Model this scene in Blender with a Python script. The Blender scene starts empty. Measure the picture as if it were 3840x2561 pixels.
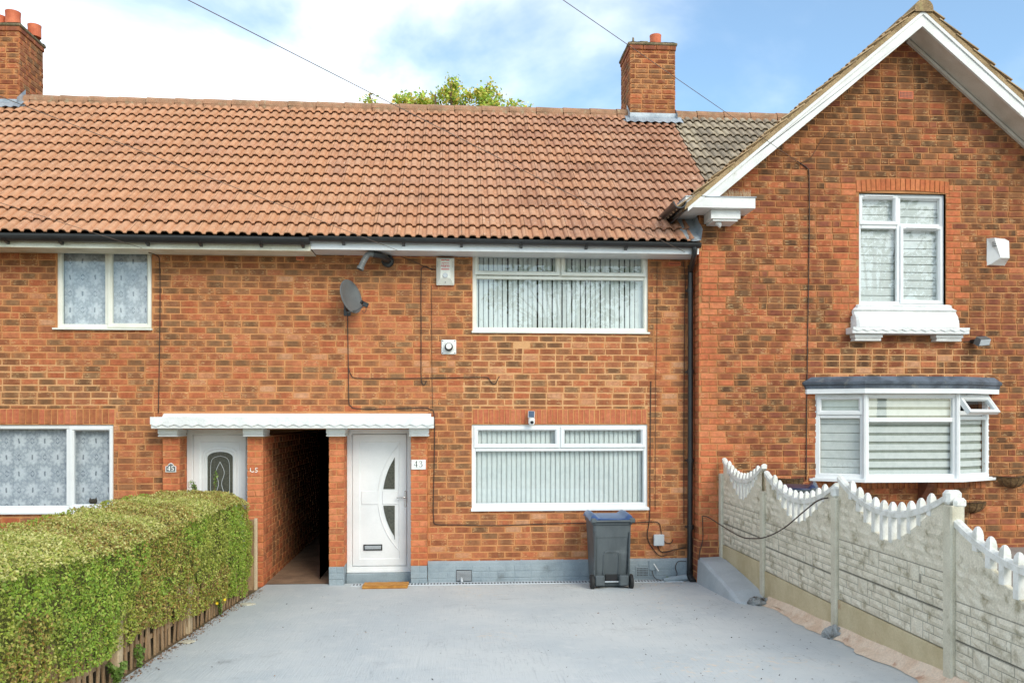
import bpy, bmesh, math, random
import numpy as np
from mathutils import Vector, Matrix

RG = random.Random(11)
rad = math.radians
scene = bpy.context.scene
COL = scene.collection

# ------------------------------------------------------------------ camera
cam_d = bpy.data.cameras.new("camera")
cam = bpy.data.objects.new("camera", cam_d)
COL.objects.link(cam)
CAM = Vector((0.0, -11.3, 2.24))
YAW = 3.864
cam.location = CAM
cam.rotation_euler = (rad(90), 0, rad(-YAW))
cam_d.lens = 29.58
cam_d.sensor_width = 36.0
cam_d.shift_y = 0.0736
cam_d.clip_start = 0.1
cam_d.clip_end = 3000
scene.camera = cam

# ------------------------------------------------------------------ world, sun, exposure
SUN_DIR = Vector((0.48, -0.85, 0.66)).normalized()      # towards the sun
sun_el = math.asin(SUN_DIR.z)
sun_az = math.atan2(SUN_DIR.x, SUN_DIR.y)
world = bpy.data.worlds.new("World")
scene.world = world
world.use_nodes = True
wt = world.node_tree
wt.nodes.clear()
wo = wt.nodes.new('ShaderNodeOutputWorld')
bg = wt.nodes.new('ShaderNodeBackground')
bg.inputs['Strength'].default_value = 0.15
sky = wt.nodes.new('ShaderNodeTexSky')
sky.sky_type = 'NISHITA'
sky.sun_disc = False
sky.sun_elevation = sun_el
sky.sun_rotation = sun_az
sky.air_density = 1.0
sky.dust_density = 0.6
sky.ozone_density = 3.0
tc = wt.nodes.new('ShaderNodeTexCoord')
mp = wt.nodes.new('ShaderNodeMapping')
mp.inputs['Location'].default_value = (0.40, 0.294, 0.38)
mp.inputs['Scale'].default_value = (1.0, 1.0, 1.7)
n1 = wt.nodes.new('ShaderNodeTexNoise')
n1.inputs['Scale'].default_value = 1.9
n1.inputs['Detail'].default_value = 7
n1.inputs['Roughness'].default_value = 0.52
n1.inputs['Distortion'].default_value = 0.35
rp = wt.nodes.new('ShaderNodeMapRange')
rp.interpolation_type = 'SMOOTHSTEP'
rp.inputs['From Min'].default_value = 0.40
rp.inputs['From Max'].default_value = 0.76
rp.inputs['To Min'].default_value = 0.05
mx = wt.nodes.new('ShaderNodeMix')
mx.data_type = 'RGBA'
mx.inputs['B'].default_value = (10.5, 10.2, 9.6, 1)
L = wt.links.new
L(tc.outputs['Generated'], mp.inputs['Vector'])
L(mp.outputs['Vector'], n1.inputs['Vector'])
L(n1.outputs['Fac'], rp.inputs['Value'])
L(rp.outputs['Result'], mx.inputs['Factor'])
tint = wt.nodes.new('ShaderNodeMix')
tint.data_type = 'RGBA'
tint.blend_type = 'MULTIPLY'
tint.inputs['Factor'].default_value = 1.0
tint.inputs['B'].default_value = (0.88, 1.08, 1.06, 1)
L(sky.outputs['Color'], tint.inputs['A'])
L(tint.outputs['Result'], mx.inputs['A'])
L(mx.outputs['Result'], bg.inputs['Color'])
L(bg.outputs['Background'], wo.inputs['Surface'])

sun_d = bpy.data.lights.new("sun", 'SUN')
sun_d.energy = 1.45
sun_d.angle = rad(26)
sun_d.color = (1.0, 0.91, 0.74)
sun = bpy.data.objects.new("sun", sun_d)
COL.objects.link(sun)
sun.rotation_euler = SUN_DIR.to_track_quat('Z', 'Y').to_euler()

vs = scene.view_settings
vs.view_transform = 'Standard'
vs.look = 'None'
vs.gamma = 1.0
vs.use_curve_mapping = False
vs.exposure = 0.62

# ------------------------------------------------------------------ helpers
def lin(r, g, b, k=1.0):
    def f(c):
        c /= 255.0
        return c / 12.92 if c <= 0.04045 else ((c + 0.055) / 1.055) ** 2.4
    return (f(r) * k, f(g) * k, f(b) * k, 1.0)

def gz(y):
    """height of the drive: it rises gently from the house towards the street"""
    return 0.025 - 0.052 * max(-9.0, min(y, 0.0))

def hash2(i, j, s=0):
    n = (i * 374761393 + j * 668265263 + s * 1442695041) & 0xffffffff
    n = ((n ^ (n >> 13)) * 1274126177) & 0xffffffff
    return ((n ^ (n >> 16)) & 0xffff) / 65535.0

def vnoise(x, y, s=0):
    i, j = math.floor(x), math.floor(y)
    fx, fy = x - i, y - j
    fx = fx * fx * (3 - 2 * fx)
    fy = fy * fy * (3 - 2 * fy)
    a = hash2(i, j, s) * (1 - fx) + hash2(i + 1, j, s) * fx
    b = hash2(i, j + 1, s) * (1 - fx) + hash2(i + 1, j + 1, s) * fx
    return a * (1 - fy) + b * fy

class MB:
    """collects polygons and builds ONE mesh object out of them"""
    def __init__(self):
        self.v, self.f, self.c, self.col, self.l, self.loc = [], [], [], None, [], None
    def add(self, vs_, fs, col=None, loc=None):
        o = len(self.v)
        self.l.extend(loc or [(0.5, 0.5, 0.0, 1.0)] * len(vs_))
        if loc:
            self.loc = True
        self.v.extend([tuple(p) for p in vs_])
        self.f.extend([tuple(o + i for i in q) for q in fs])
        self.c.extend([col or (1, 1, 1, 1)] * len(vs_))
        if col:
            self.col = True
        return self
    def convex(self, vs_, fs, col=None):
        cen = sum((Vector(p) for p in vs_), Vector()) / len(vs_)
        out = []
        for q in fs:
            p = [Vector(vs_[i]) for i in q]
            n = (p[1] - p[0]).cross(p[2] - p[0])
            m = sum(p, Vector()) / len(p)
            out.append(q if n.dot(m - cen) >= 0 else tuple(reversed(q)))
        return self.add(vs_, out, col)
    def box(self, x0, x1, y0, y1, z0, z1, b=0.0, M=None, col=None):
        lo, hi = (min(x0, x1), min(y0, y1), min(z0, z1)), (max(x0, x1), max(y0, y1), max(z0, z1))
        if b <= 0:
            vs_ = [Vector((hi[0] if i & 1 else lo[0], hi[1] if i & 2 else lo[1], hi[2] if i & 4 else lo[2])) for i in range(8)]
            fs = [(0, 1, 3, 2), (4, 6, 7, 5), (0, 4, 5, 1), (2, 3, 7, 6), (0, 2, 6, 4), (1, 5, 7, 3)]
        else:
            b = min(b, *[(hi[k] - lo[k]) * 0.49 for k in range(3)])
            vs_, fs = [], []
            for i in range(8):
                s = [(i >> k) & 1 for k in range(3)]
                for a in range(3):
                    p = []
                    for k in range(3):
                        q = hi[k] if s[k] else lo[k]
                        if k != a:
                            q += -b if s[k] else b
                        p.append(q)
                    vs_.append(Vector(p))
            for a in range(3):
                k1, k2 = (a + 1) % 3, (a + 2) % 3
                for s in (0, 1):
                    cs = [(s << a) | (p << k1) | (q << k2) for p, q in ((0, 0), (1, 0), (1, 1), (0, 1))]
                    fs.append(tuple(c * 3 + a for c in cs))
                for p in (0, 1):
                    for q in (0, 1):
                        c1 = (p << k1) | (q << k2)
                        c2 = c1 | (1 << a)
                        fs.append((c1 * 3 + k1, c2 * 3 + k1, c2 * 3 + k2, c1 * 3 + k2))
            for i in range(8):
                fs.append((i * 3, i * 3 + 1, i * 3 + 2))
        if M is not None:
            vs_ = [M @ p for p in vs_]
        return self.convex(vs_, fs, col)
    def prism(self, pts, a0, a1, axis='Y', col=None, M=None):
        """extrude a polygon; pts are (x,z) for axis Y, (y,z) for axis X, (x,y) for axis Z"""
        def P(p, a):
            q = {'Y': (p[0], a, p[1]), 'X': (a, p[0], p[1]), 'Z': (p[0], p[1], a)}[axis]
            q = Vector(q)
            return M @ q if M is not None else q
        n = len(pts)
        area = sum(pts[i][0] * pts[(i + 1) % n][1] - pts[(i + 1) % n][0] * pts[i][1] for i in range(n))
        vs_ = [P(p, a0) for p in pts] + [P(p, a1) for p in pts]
        fs = [tuple(range(n)), tuple(reversed(range(n, 2 * n)))]
        fs += [(i, i + n, (i + 1) % n + n, (i + 1) % n) for i in range(n)]
        flip = (area > 0) == (axis != 'Y')
        flip = flip if a1 > a0 else not flip
        if flip:
            fs = [tuple(reversed(q)) for q in fs]
        return self.add(vs_, fs, col)
    def tube(self, pts, r, seg=8, caps=True, col=None):
        pts = [Vector(p) for p in pts]
        rs = r if isinstance(r, (list, tuple)) else [r] * len(pts)
        vs_, fs = [], []
        up = None
        for i, p in enumerate(pts):
            d = (pts[min(i + 1, len(pts) - 1)] - pts[max(i - 1, 0)]).normalized()
            if up is None:
                up = d.orthogonal().normalized()
            else:
                up = (up - d * up.dot(d)).normalized()
            w = d.cross(up)
            for k in range(seg):
                t = 2 * math.pi * k / seg
                vs_.append(p + (up * math.cos(t) + w * math.sin(t)) * rs[i])
        for i in range(len(pts) - 1):
            for k in range(seg):
                a, b = i * seg + k, i * seg + (k + 1) % seg
                fs.append((a, b, b + seg, a + seg))
        if caps:
            fs.append(tuple(reversed(range(seg))))
            fs.append(tuple(range((len(pts) - 1) * seg, len(pts) * seg)))
        return self.add(vs_, fs, col)
    def ring(self, x0, x1, z0, z1, prof, M=None):
        """mitred rectangular frame in the XZ plane; prof = [(inset, y), ...]"""
        vs_, fs = [], []
        for d, y in prof:
            for p in ((x0 + d, z0 + d), (x1 - d, z0 + d), (x1 - d, z1 - d), (x0 + d, z1 - d)):
                q = Vector((p[0], y, p[1]))
                vs_.append(M @ q if M is not None else q)
        n = len(prof)
        for i in range(n):
            j = (i + 1) % n
            for k in range(4):
                m = (k + 1) % 4
                fs.append((i * 4 + k, i * 4 + m, j * 4 + m, j * 4 + k))
        return self.add(vs_, fs)
    def loft(self, rings, close=True, caps=True, col=None):
        n = len(rings[0])
        vs_ = [p for r in rings for p in r]
        fs = []
        for i in range(len(rings) - 1):
            for k in range(n if close else n - 1):
                m = (k + 1) % n
                fs.append((i * n + k, i * n + m, (i + 1) * n + m, (i + 1) * n + k))
        if caps:
            fs.append(tuple(reversed(range(n))))
            fs.append(tuple(range((len(rings) - 1) * n, len(rings) * n)))
        return self.add(vs_, fs, col)
    def mesh(self, name, mat, smooth=False, recalc=False):
        me = bpy.data.meshes.new(name)
        me.from_pydata(self.v, [], self.f)
        if self.col:
            at = me.color_attributes.new('Col', 'FLOAT_COLOR', 'POINT')
            at.data.foreach_set('color', np.array(self.c, dtype=np.float32).ravel())
        if self.loc:
            at = me.color_attributes.new('Loc', 'FLOAT_COLOR', 'POINT')
            at.data.foreach_set('color', np.array(self.l, dtype=np.float32).ravel())
        if recalc:
            bm = bmesh.new()
            bm.from_mesh(me)
            bmesh.ops.recalc_face_normals(bm, faces=bm.faces)
            bm.to_mesh(me)
            bm.free()
        if smooth:
            me.polygons.foreach_set('use_smooth', [True] * len(me.polygons))
        me.materials.append(mat)
        me.update()
        return me
    def build(self, name, mat, parent=None, smooth=False, recalc=False):
        return put(name, self.mesh(name, mat, smooth, recalc), parent)

WM = {}
def put(name, me, parent=None, M=None):
    o = bpy.data.objects.new(name, me)
    COL.objects.link(o)
    W = M if M is not None else Matrix()
    if parent is not None:
        o.parent = parent
        o.matrix_parent_inverse = WM[parent.name].inverted()
    o.matrix_basis = W
    WM[o.name] = W.copy()
    return o

def thing(name, label, cat, group=None, loc=(0, 0, 0)):
    o = bpy.data.objects.new(name, None)
    COL.objects.link(o)
    o.empty_display_size = 0.2
    o.location = loc
    WM[o.name] = Matrix.Translation(loc)
    tag(o, label, cat, group)
    return o

def tag(o, label, cat, group=None):
    o['label'] = label
    o['category'] = cat
    if group:
        o['group'] = group
    return o

def struct(o):
    o['kind'] = 'structure'
    return o

def stuff(o):
    o['kind'] = 'stuff'
    return o

def smooth_path(pts, n=6):
    pts = [Vector(p) for p in pts]
    out = []
    for i in range(len(pts) - 1):
        p0, p1, p2, p3 = pts[max(i - 1, 0)], pts[i], pts[i + 1], pts[min(i + 2, len(pts) - 1)]
        for k in range(n):
            t = k / n
            out.append(0.5 * ((2 * p1) + (-p0 + p2) * t + (2 * p0 - 5 * p1 + 4 * p2 - p3) * t * t + (-p0 + 3 * p1 - 3 * p2 + p3) * t ** 3))
    out.append(pts[-1])
    return out

# ------------------------------------------------------------------ materials
def newmat(name):
    m = bpy.data.materials.new(name)
    m.use_nodes = True
    nt = m.node_tree
    bs = nt.nodes['Principled BSDF']
    return m, nt, bs

def nd(nt, typ, **kw):
    n = nt.nodes.new('ShaderNode' + typ)
    for k, v in kw.items():
        if k in ('operation', 'blend_type', 'data_type', 'feature', 'interpolation_type', 'attribute_name', 'noise_dimensions', 'distance', 'use_clamp'):
            setattr(n, k, v)
        else:
            n.inputs[k].default_value = v
    return n

def pos_noise(nt, scale, detail=3, rough=0.55, stretch=None, coord='pos', dist=0.0):
    if coord == 'pos':
        src = nt.nodes.new('ShaderNodeNewGeometry').outputs['Position']
    else:
        src = nt.nodes.new('ShaderNodeTexCoord').outputs['Object']
    if stretch:
        mp = nd(nt, 'Mapping')
        mp.inputs['Scale'].default_value = stretch
        nt.links.new(src, mp.inputs['Vector'])
        src = mp.outputs['Vector']
    n = nd(nt, 'TexNoise', Scale=scale, Detail=detail, Roughness=rough, Distortion=dist)
    nt.links.new(src, n.inputs['Vector'])
    return n.outputs['Fac']

def rng(nt, val, a, b, c=0.0, d=1.0, smooth=True):
    m = nd(nt, 'MapRange')
    if smooth:
        m.interpolation_type = 'SMOOTHSTEP'
    m.inputs['From Min'].default_value = a
    m.inputs['From Max'].default_value = b
    m.inputs['To Min'].default_value = c
    m.inputs['To Max'].default_value = d
    nt.links.new(val, m.inputs['Value'])
    return m.outputs['Result']

def mixc(nt, fac, a, b, blend='MIX'):
    m = nd(nt, 'Mix', data_type='RGBA', blend_type=blend)
    for key, val in (('Factor', fac), ('A', a), ('B', b)):
        if hasattr(val, 'links'):
            nt.links.new(val, m.inputs[key])
        else:
            m.inputs[key].default_value = val
    return m.outputs['Result']

def math2(nt, op, a, b=None, clamp=False):
    m = nd(nt, 'Math', operation=op)
    m.use_clamp = clamp
    for i, val in enumerate((a, b)):
        if val is None:
            continue
        if hasattr(val, 'links'):
            nt.links.new(val, m.inputs[i])
        else:
            m.inputs[i].default_value = val
    return m.outputs['Value']

def bump(nt, bs, h, strength=0.3, dist=0.01):
    b = nd(nt, 'Bump', Strength=strength, Distance=dist)
    nt.links.new(h, b.inputs['Height'])
    nt.links.new(b.outputs['Normal'], bs.inputs['Normal'])

def surf(name, col, col2=None, scale=6.0, rough=0.6, lo=0.35, hi=0.7, fine=0.10, fscale=60, bstr=0.15, bdist=0.004,
         stretch=None, metal=0.0, spec=0.5, dirt=None, dscale=3.0, dlo=0.55, dhi=0.75):
    m, nt, bs = newmat(name)
    c = mixc(nt, rng(nt, pos_noise(nt, scale, 4, 0.6, stretch), lo, hi), col, col2 or col)
    fn = pos_noise(nt, fscale, 3, 0.6)
    g = rng(nt, fn, 0.25, 0.75, 1 - fine, 1 + fine)
    mm = nd(nt, 'Vector' + 'Math', operation='MULTIPLY')
    cc = nd(nt, 'CombineColor')
    for k in ('Red', 'Green', 'Blue'):
        nt.links.new(g, cc.inputs[k])
    c = mixc(nt, 1.0, c, cc.outputs['Color'], 'MULTIPLY')
    nt.nodes.remove(mm)
    if dirt:
        c = mixc(nt, rng(nt, pos_noise(nt, dscale, 6, 0.68), dlo, dhi), c, dirt)
    nt.links.new(c, bs.inputs['Base Color'])
    bs.inputs['Roughness'].default_value = rough
    bs.inputs['Metallic'].default_value = metal
    bs.inputs['Specular IOR Level'].default_value = spec
    if bstr > 0:
        bump(nt, bs, fn, bstr, bdist)
    return m

def brick_mat(name):
    m, nt, bs = newmat(name)
    at = nd(nt, 'Attribute', attribute_name='Col')
    lo = nd(nt, 'Attribute', attribute_name='Loc')
    sp = nd(nt, 'SeparateColor')
    nt.links.new(lo.outputs['Color'], sp.inputs['Color'])
    u, v, rnd = sp.outputs['Red'], sp.outputs['Green'], sp.outputs['Blue']
    c = at.outputs['Color']
    tone = rng(nt, pos_noise(nt, 17, 5, 0.7), 0.3, 0.7, 0.80, 1.20)
    cc = nd(nt, 'CombineColor')
    for k in ('Red', 'Green', 'Blue'):
        nt.links.new(tone, cc.inputs[k])
    c = mixc(nt, 1.0, c, cc.outputs['Color'], 'MULTIPLY')
    # browner heart, paler arrises
    ends = rng(nt, math2(nt, 'ABSOLUTE', math2(nt, 'SUBTRACT', u, 0.5)), 0.22, 0.50)
    big = pos_noise(nt, 7, 3, 0.6)
    c = mixc(nt, math2(nt, 'MULTIPLY', ends, rng(nt, big, 0.35, 0.7, 0.10, 0.55)), c, lin(202, 128, 76))
    c = mixc(nt, rng(nt, pos_noise(nt, 9, 4, 0.65), 0.52, 0.72, 0.0, 0.40), c, lin(150, 96, 60))
    # drag-faced pattern: rows of short pale dashes towards the ends of the brick
    rows = rng(nt, math2(nt, 'SINE', math2(nt, 'MULTIPLY', math2(nt, 'ADD', v, math2(nt, 'MULTIPLY', rnd, 0.3)), 19.5)), 0.15, 0.8)
    br = rng(nt, pos_noise(nt, 1.0, 3, 0.6, (28, 28, 60)), 0.46, 0.58)
    e2 = rng(nt, math2(nt, 'ABSOLUTE', math2(nt, 'SUBTRACT', u, math2(nt, 'ADD', 0.35, math2(nt, 'MULTIPLY', rnd, 0.3)))), 0.10, 0.30)
    fac = math2(nt, 'MULTIPLY', math2(nt, 'MULTIPLY', math2(nt, 'MULTIPLY', rows, br), e2), at.outputs['Alpha'], True)
    c = mixc(nt, math2(nt, 'MULTIPLY', fac, 0.75), c, lin(220, 184, 134))
    st = rng(nt, pos_noise(nt, 1.0, 5, 0.65, (2.4, 2.4, 0.55)), 0.52, 0.74, 0.0, 0.42)
    c = mixc(nt, st, c, lin(120, 80, 52))
    dk = rng(nt, pos_noise(nt, 34, 5, 0.7), 0.62, 0.76)
    c = mixc(nt, math2(nt, 'MULTIPLY', dk, 0.5), c, lin(84, 58, 40))
    nt.links.new(c, bs.inputs['Base Color'])
    bs.inputs['Roughness'].default_value = 0.9
    bs.inputs['Specular IOR Level'].default_value = 0.2
    h = math2(nt, 'ADD', pos_noise(nt, 90, 4, 0.7), math2(nt, 'MULTIPLY', fac, 0.5))
    bump(nt, bs, h, 0.4, 0.005)
    return m

def tile_mat(name, speck, grime):
    m, nt, bs = newmat(name)
    at = nd(nt, 'Attribute', attribute_name='Col')
    c = at.outputs['Color']
    tone = rng(nt, pos_noise(nt, 9, 4, 0.6), 0.3, 0.7, 0.88, 1.10)
    cc = nd(nt, 'CombineColor')
    for k in ('Red', 'Green', 'Blue'):
        nt.links.new(tone, cc.inputs[k])
    c = mixc(nt, 1.0, c, cc.outputs['Color'], 'MULTIPLY')
    c = mixc(nt, math2(nt, 'MULTIPLY', rng(nt, pos_noise(nt, 2.2, 6, 0.72), 0.52, 0.75), math2(nt, 'MULTIPLY', at.outputs['Alpha'], 0.85)), c, grime)
    sp = rng(nt, pos_noise(nt, 36, 3, 0.7), 0.61, 0.69)
    pa = rng(nt, pos_noise(nt, 3.4, 3, 0.6), 0.36, 0.58)
    c = mixc(nt, math2(nt, 'MULTIPLY', math2(nt, 'MULTIPLY', sp, pa), at.outputs['Alpha']), c, speck)
    nt.links.new(c, bs.inputs['Base Color'])
    bs.inputs['Roughness'].default_value = 0.85
    bs.inputs['Specular IOR Level'].default_value = 0.3
    bump(nt, bs, pos_noise(nt, 120, 3, 0.6), 0.25, 0.004)
    return m

def glass_mat(name, tint=(0.95, 0.97, 0.965, 1), r0=0.085):
    m = bpy.data.materials.new(name)
    m.use_nodes = True
    nt = m.node_tree
    nt.nodes.clear()
    out = nd(nt, 'OutputMaterial')
    tr = nd(nt, 'BsdfTransparent', Color=tint)
    gl = nd(nt, 'BsdfGlossy', Color=(1, 1, 1, 1), Roughness=0.012)
    geo = nt.nodes.new('ShaderNodeNewGeometry')
    dot = nd(nt, 'VectorMath', operation='DOT_PRODUCT')
    nt.links.new(geo.outputs['Normal'], dot.inputs[0])
    nt.links.new(geo.outputs['Incoming'], dot.inputs[1])
    c = math2(nt, 'ABSOLUTE', dot.outputs['Value'])
    # Schlick reflectance of a double-glazed unit, the same from both sides
    k = math2(nt, 'POWER', math2(nt, 'SUBTRACT', 1.0, c), 5.0)
    f = math2(nt, 'ADD', math2(nt, 'MULTIPLY', k, 1.0 - r0), r0)
    mxs = nd(nt, 'MixShader')
    nt.links.new(f, mxs.inputs['Fac'])
    nt.links.new(tr.outputs['BSDF'], mxs.inputs[1])
    nt.links.new(gl.outputs['BSDF'], mxs.inputs[2])
    nt.links.new(mxs.outputs['Shader'], out.inputs['Surface'])
    return m

M = {}
M['brick'] = brick_mat('brick_clay')
M['brick_paint'] = surf('grey_masonry_paint', lin(150, 162, 168), lin(136, 149, 156), 5, 0.6, fine=0.08, bstr=0.4, bdist=0.004, dirt=lin(112, 118, 118), dscale=2.6, dlo=0.58, dhi=0.8)
M['mortar'] = surf('mortar_orange', lin(200, 142, 92), lin(184, 122, 76), 2.0, 0.95, fine=0.14, fscale=140, bstr=0.5, dirt=lin(162, 110, 66), dscale=0.8, dlo=0.50, dhi=0.72)
M['mortar_wing'] = surf('mortar_wing', lin(190, 136, 88), lin(170, 114, 70), 1.6, 0.95, fine=0.14, fscale=140, bstr=0.5, dirt=lin(142, 100, 62), dscale=0.7, dlo=0.50, dhi=0.72)
M['repoint'] = surf('pale_repointing', lin(210, 160, 112), lin(196, 142, 94), 5, 0.95, fine=0.12, fscale=140, bstr=0.4)
M['tile'] = tile_mat('clay_tile', lin(232, 214, 196), lin(150, 112, 92))
M['tile_grey'] = tile_mat('grey_tile', lin(206, 200, 188), lin(92, 84, 74))
M['pvc'] = surf('white_pvc', lin(230, 231, 231), lin(221, 223, 223), 3, 0.28, fine=0.015, bstr=0.0)
M['pvc_old'] = surf('cream_pvc', lin(234, 233, 222), lin(220, 219, 206), 3, 0.35, fine=0.02, bstr=0.0)
M['white_paint'] = surf('white_paint', lin(228, 228, 225), lin(214, 214, 210), 4, 0.5, fine=0.03, bstr=0.2, dirt=lin(186, 182, 168), dscale=5, dlo=0.56, dhi=0.80)
M['white_render'] = surf('white_rough_render', lin(232, 232, 230), lin(218, 219, 217), 6, 0.7, fine=0.05, fscale=45, bstr=0.5, bdist=0.008, dirt=lin(196, 194, 184), dscale=8, dlo=0.64, dhi=0.8)
M['cream_paint'] = surf('cream_paint', lin(226, 224, 206), lin(204, 200, 178), 3, 0.55, fine=0.05, bstr=0.15, dirt=lin(160, 152, 128), dscale=4, dlo=0.62, dhi=0.8)
M['soffit'] = surf('soffit_paint', lin(214, 208, 196), lin(196, 188, 174), 3, 0.6, fine=0.04, bstr=0.1)
M['wire'] = surf('wire_sheath', lin(120, 104, 92), lin(96, 84, 76), 9, 0.6, fine=0.05, bstr=0)
M['black_pvc'] = surf('black_pvc', lin(44, 45, 46), lin(34, 35, 36), 5, 0.35, fine=0.08, bstr=0.05, dirt=lin(92, 94, 90), dscale=7, dlo=0.66, dhi=0.85)
M['rubber'] = surf('black_rubber', lin(34, 34, 34), lin(26, 26, 26), 9, 0.7, fine=0.1)
M['cable'] = surf('cable_sheath', lin(66, 48, 38), lin(50, 38, 32), 9, 0.6, fine=0.05, bstr=0)
M['lead'] = surf('lead_sheet', lin(176, 184, 190), lin(140, 150, 158), 4, 0.5, fine=0.08, bstr=0.3, metal=0.25, dirt=lin(206, 208, 206), dscale=6, dlo=0.58, dhi=0.72)
M['lead_dark'] = surf('dark_lead', lin(104, 114, 126), lin(74, 82, 92), 5, 0.55, fine=0.12, bstr=0.4, metal=0.1, dirt=lin(142, 140, 132), dscale=6, dlo=0.58, dhi=0.76)
M['glass'] = glass_mat('window_glass')
M['glass_dark'] = surf('dark_obscure_glass', lin(86, 87, 78), lin(64, 66, 60), 40, 0.14, fine=0.12, fscale=160, bstr=0.2, bdist=0.001)
M['dark'] = surf('unlit_interior_dark', lin(48, 50, 48), lin(36, 38, 36), 3, 0.9, fine=0.05, bstr=0)  # dark colour stands for unlit rooms and the unlit passage end
M['felt'] = surf('roof_felt', lin(60, 50, 44), None, 3, 0.9, bstr=0)
M['vane'] = surf('blind_fabric', lin(212, 218, 216), lin(203, 209, 208), 14, 0.8, fine=0.03, fscale=200, bstr=0.1)
M['zebra'] = surf('blind_white_band', lin(212, 215, 212), lin(203, 207, 204), 14, 0.8, fine=0.03, fscale=200, bstr=0.1)
M['sheer'] = surf('blind_sheer_band', lin(150, 156, 146), lin(136, 142, 132), 14, 0.85, fine=0.05, fscale=300, bstr=0.1)
M['terracotta'] = surf('terracotta', lin(214, 120, 82), lin(190, 96, 62), 6, 0.75, fine=0.08, bstr=0.2)
M['flaunch'] = surf('mortar_flaunching', lin(150, 132, 104), lin(112, 104, 78), 9, 0.95, fine=0.2, bstr=0.8, bdist=0.02, dirt=lin(84, 84, 58), dscale=14, dlo=0.5, dhi=0.66)
M['verge'] = surf('verge_mortar', lin(178, 150, 112), lin(146, 122, 88), 6, 0.95, fine=0.2, bstr=0.8, bdist=0.02, dirt=lin(176, 160, 110), dscale=9, dlo=0.54, dhi=0.72)
M['ridge'] = surf('ridge_tile_clay', lin(172, 128, 98), lin(140, 108, 82), 5, 0.9, fine=0.15, bstr=0.5, dirt=lin(168, 152, 122), dscale=12, dlo=0.52, dhi=0.7)
M['concrete'] = surf('post_concrete', lin(206, 200, 180), lin(190, 183, 162), 7, 0.9, fine=0.10, fscale=90, bstr=0.4, dirt=lin(146, 140, 116), dscale=5, dlo=0.60, dhi=0.8)
M['stone'] = surf('cast_stone', lin(222, 214, 194), lin(206, 197, 176), 9, 0.9, fine=0.12, fscale=70, bstr=0.7, bdist=0.012, dirt=lin(150, 141, 114), dscale=6, dlo=0.50, dhi=0.72)
M['stone_back'] = surf('cast_stone_joint', lin(160, 156, 142), lin(142, 137, 122), 9, 0.95, fine=0.12, bstr=0.4)
M['picket'] = surf('painted_baluster', lin(228, 227, 221), lin(204, 202, 192), 12, 0.7, fine=0.05, bstr=0.3, dirt=lin(176, 172, 156), dscale=15, dlo=0.60, dhi=0.78)
M['gravel_board'] = surf('gravel_board', lin(200, 186, 152), lin(184, 168, 132), 3, 0.92, fine=0.08, fscale=80, bstr=0.3, dirt=lin(160, 118, 92), dscale=2.6, dlo=0.60, dhi=0.74)
M['wood'] = surf('weathered_wood', lin(168, 138, 104), lin(128, 100, 72), 9, 0.9, fine=0.14, fscale=70, bstr=0.4, stretch=(1, 1, 0.15))
M['post_wood'] = surf('pale_post', lin(206, 186, 156), lin(180, 156, 122), 6, 0.9, fine=0.1, bstr=0.3, stretch=(1, 1, 0.2))
M['coir'] = surf('coir', lin(150, 118, 80), lin(110, 86, 56), 30, 1.0, fine=0.3, fscale=120, bstr=1.0, bdist=0.02)
M['plastic_white'] = surf('white_plastic', lin(234, 234, 230), lin(224, 224, 219), 4, 0.4, fine=0.02, bstr=0)
M['plastic_grey'] = surf('grey_plastic', lin(200, 206, 210), lin(190, 196, 200), 4, 0.45, fine=0.02, bstr=0)
M['dish'] = surf('dish_grey', lin(104, 106, 106), lin(94, 96, 96), 4, 0.45, fine=0.04, bstr=0)
M['dark_bracket'] = surf('dark_bracket', lin(126, 76, 52), lin(98, 60, 42), 8, 0.9, fine=0.15, bstr=0.4)
M['flue_grey'] = surf('flue_grey', lin(112, 114, 113), lin(92, 94, 93), 8, 0.45, fine=0.06, bstr=0)
M['chrome'] = surf('chrome', lin(206, 208, 210), None, 4, 0.22, fine=0.02, bstr=0, metal=0.9)
M['ink'] = surf('black_ink_and_hollows', lin(26, 26, 28), None, 4, 0.5, bstr=0)  # print and black parts; also painted shade inside holes and slots
M['red_ink'] = surf('red_ink', lin(208, 70, 66), None, 4, 0.5, bstr=0)
M['white_ink'] = surf('white_paint_mark', lin(240, 238, 232), None, 4, 0.6, bstr=0)
M['bin'] = surf('bin_plastic', lin(88, 95, 98), lin(76, 83, 86), 3, 0.5, fine=0.05, bstr=0.1, dirt=lin(122, 128, 130), dscale=2.2, dlo=0.56, dhi=0.8, stretch=(2.0, 2.0, 0.5))
M['bin_lid'] = surf('bin_lid_blue', lin(58, 88, 136), lin(46, 72, 114), 4, 0.36, fine=0.05, bstr=0.05, dirt=lin(96, 118, 156), dscale=6, dlo=0.55, dhi=0.8)
M['bin_lid_navy'] = surf('bin_lid_navy', lin(40, 54, 88), lin(30, 42, 70), 4, 0.35, fine=0.05, bstr=0.05)
M['coir_mat'] = surf('doormat_coir', lin(206, 148, 72), lin(184, 124, 56), 12, 1.0, fine=0.2, fscale=200, bstr=0.8, bdist=0.01)
M['solar'] = surf('solar_panel', lin(70, 88, 112), lin(56, 72, 94), 20, 0.2, fine=0.05, bstr=0)
M['cat'] = surf('dark_fur', lin(60, 54, 46), lin(34, 30, 26), 20, 0.9, fine=0.2, bstr=0.4)
M['paint_lump'] = surf('painted_mortar', lin(176, 180, 180), lin(146, 148, 146), 9, 0.85, fine=0.2, fscale=50, bstr=1.0, bdist=0.03, dirt=lin(78, 66, 52), dscale=9, dlo=0.54, dhi=0.68)
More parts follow.
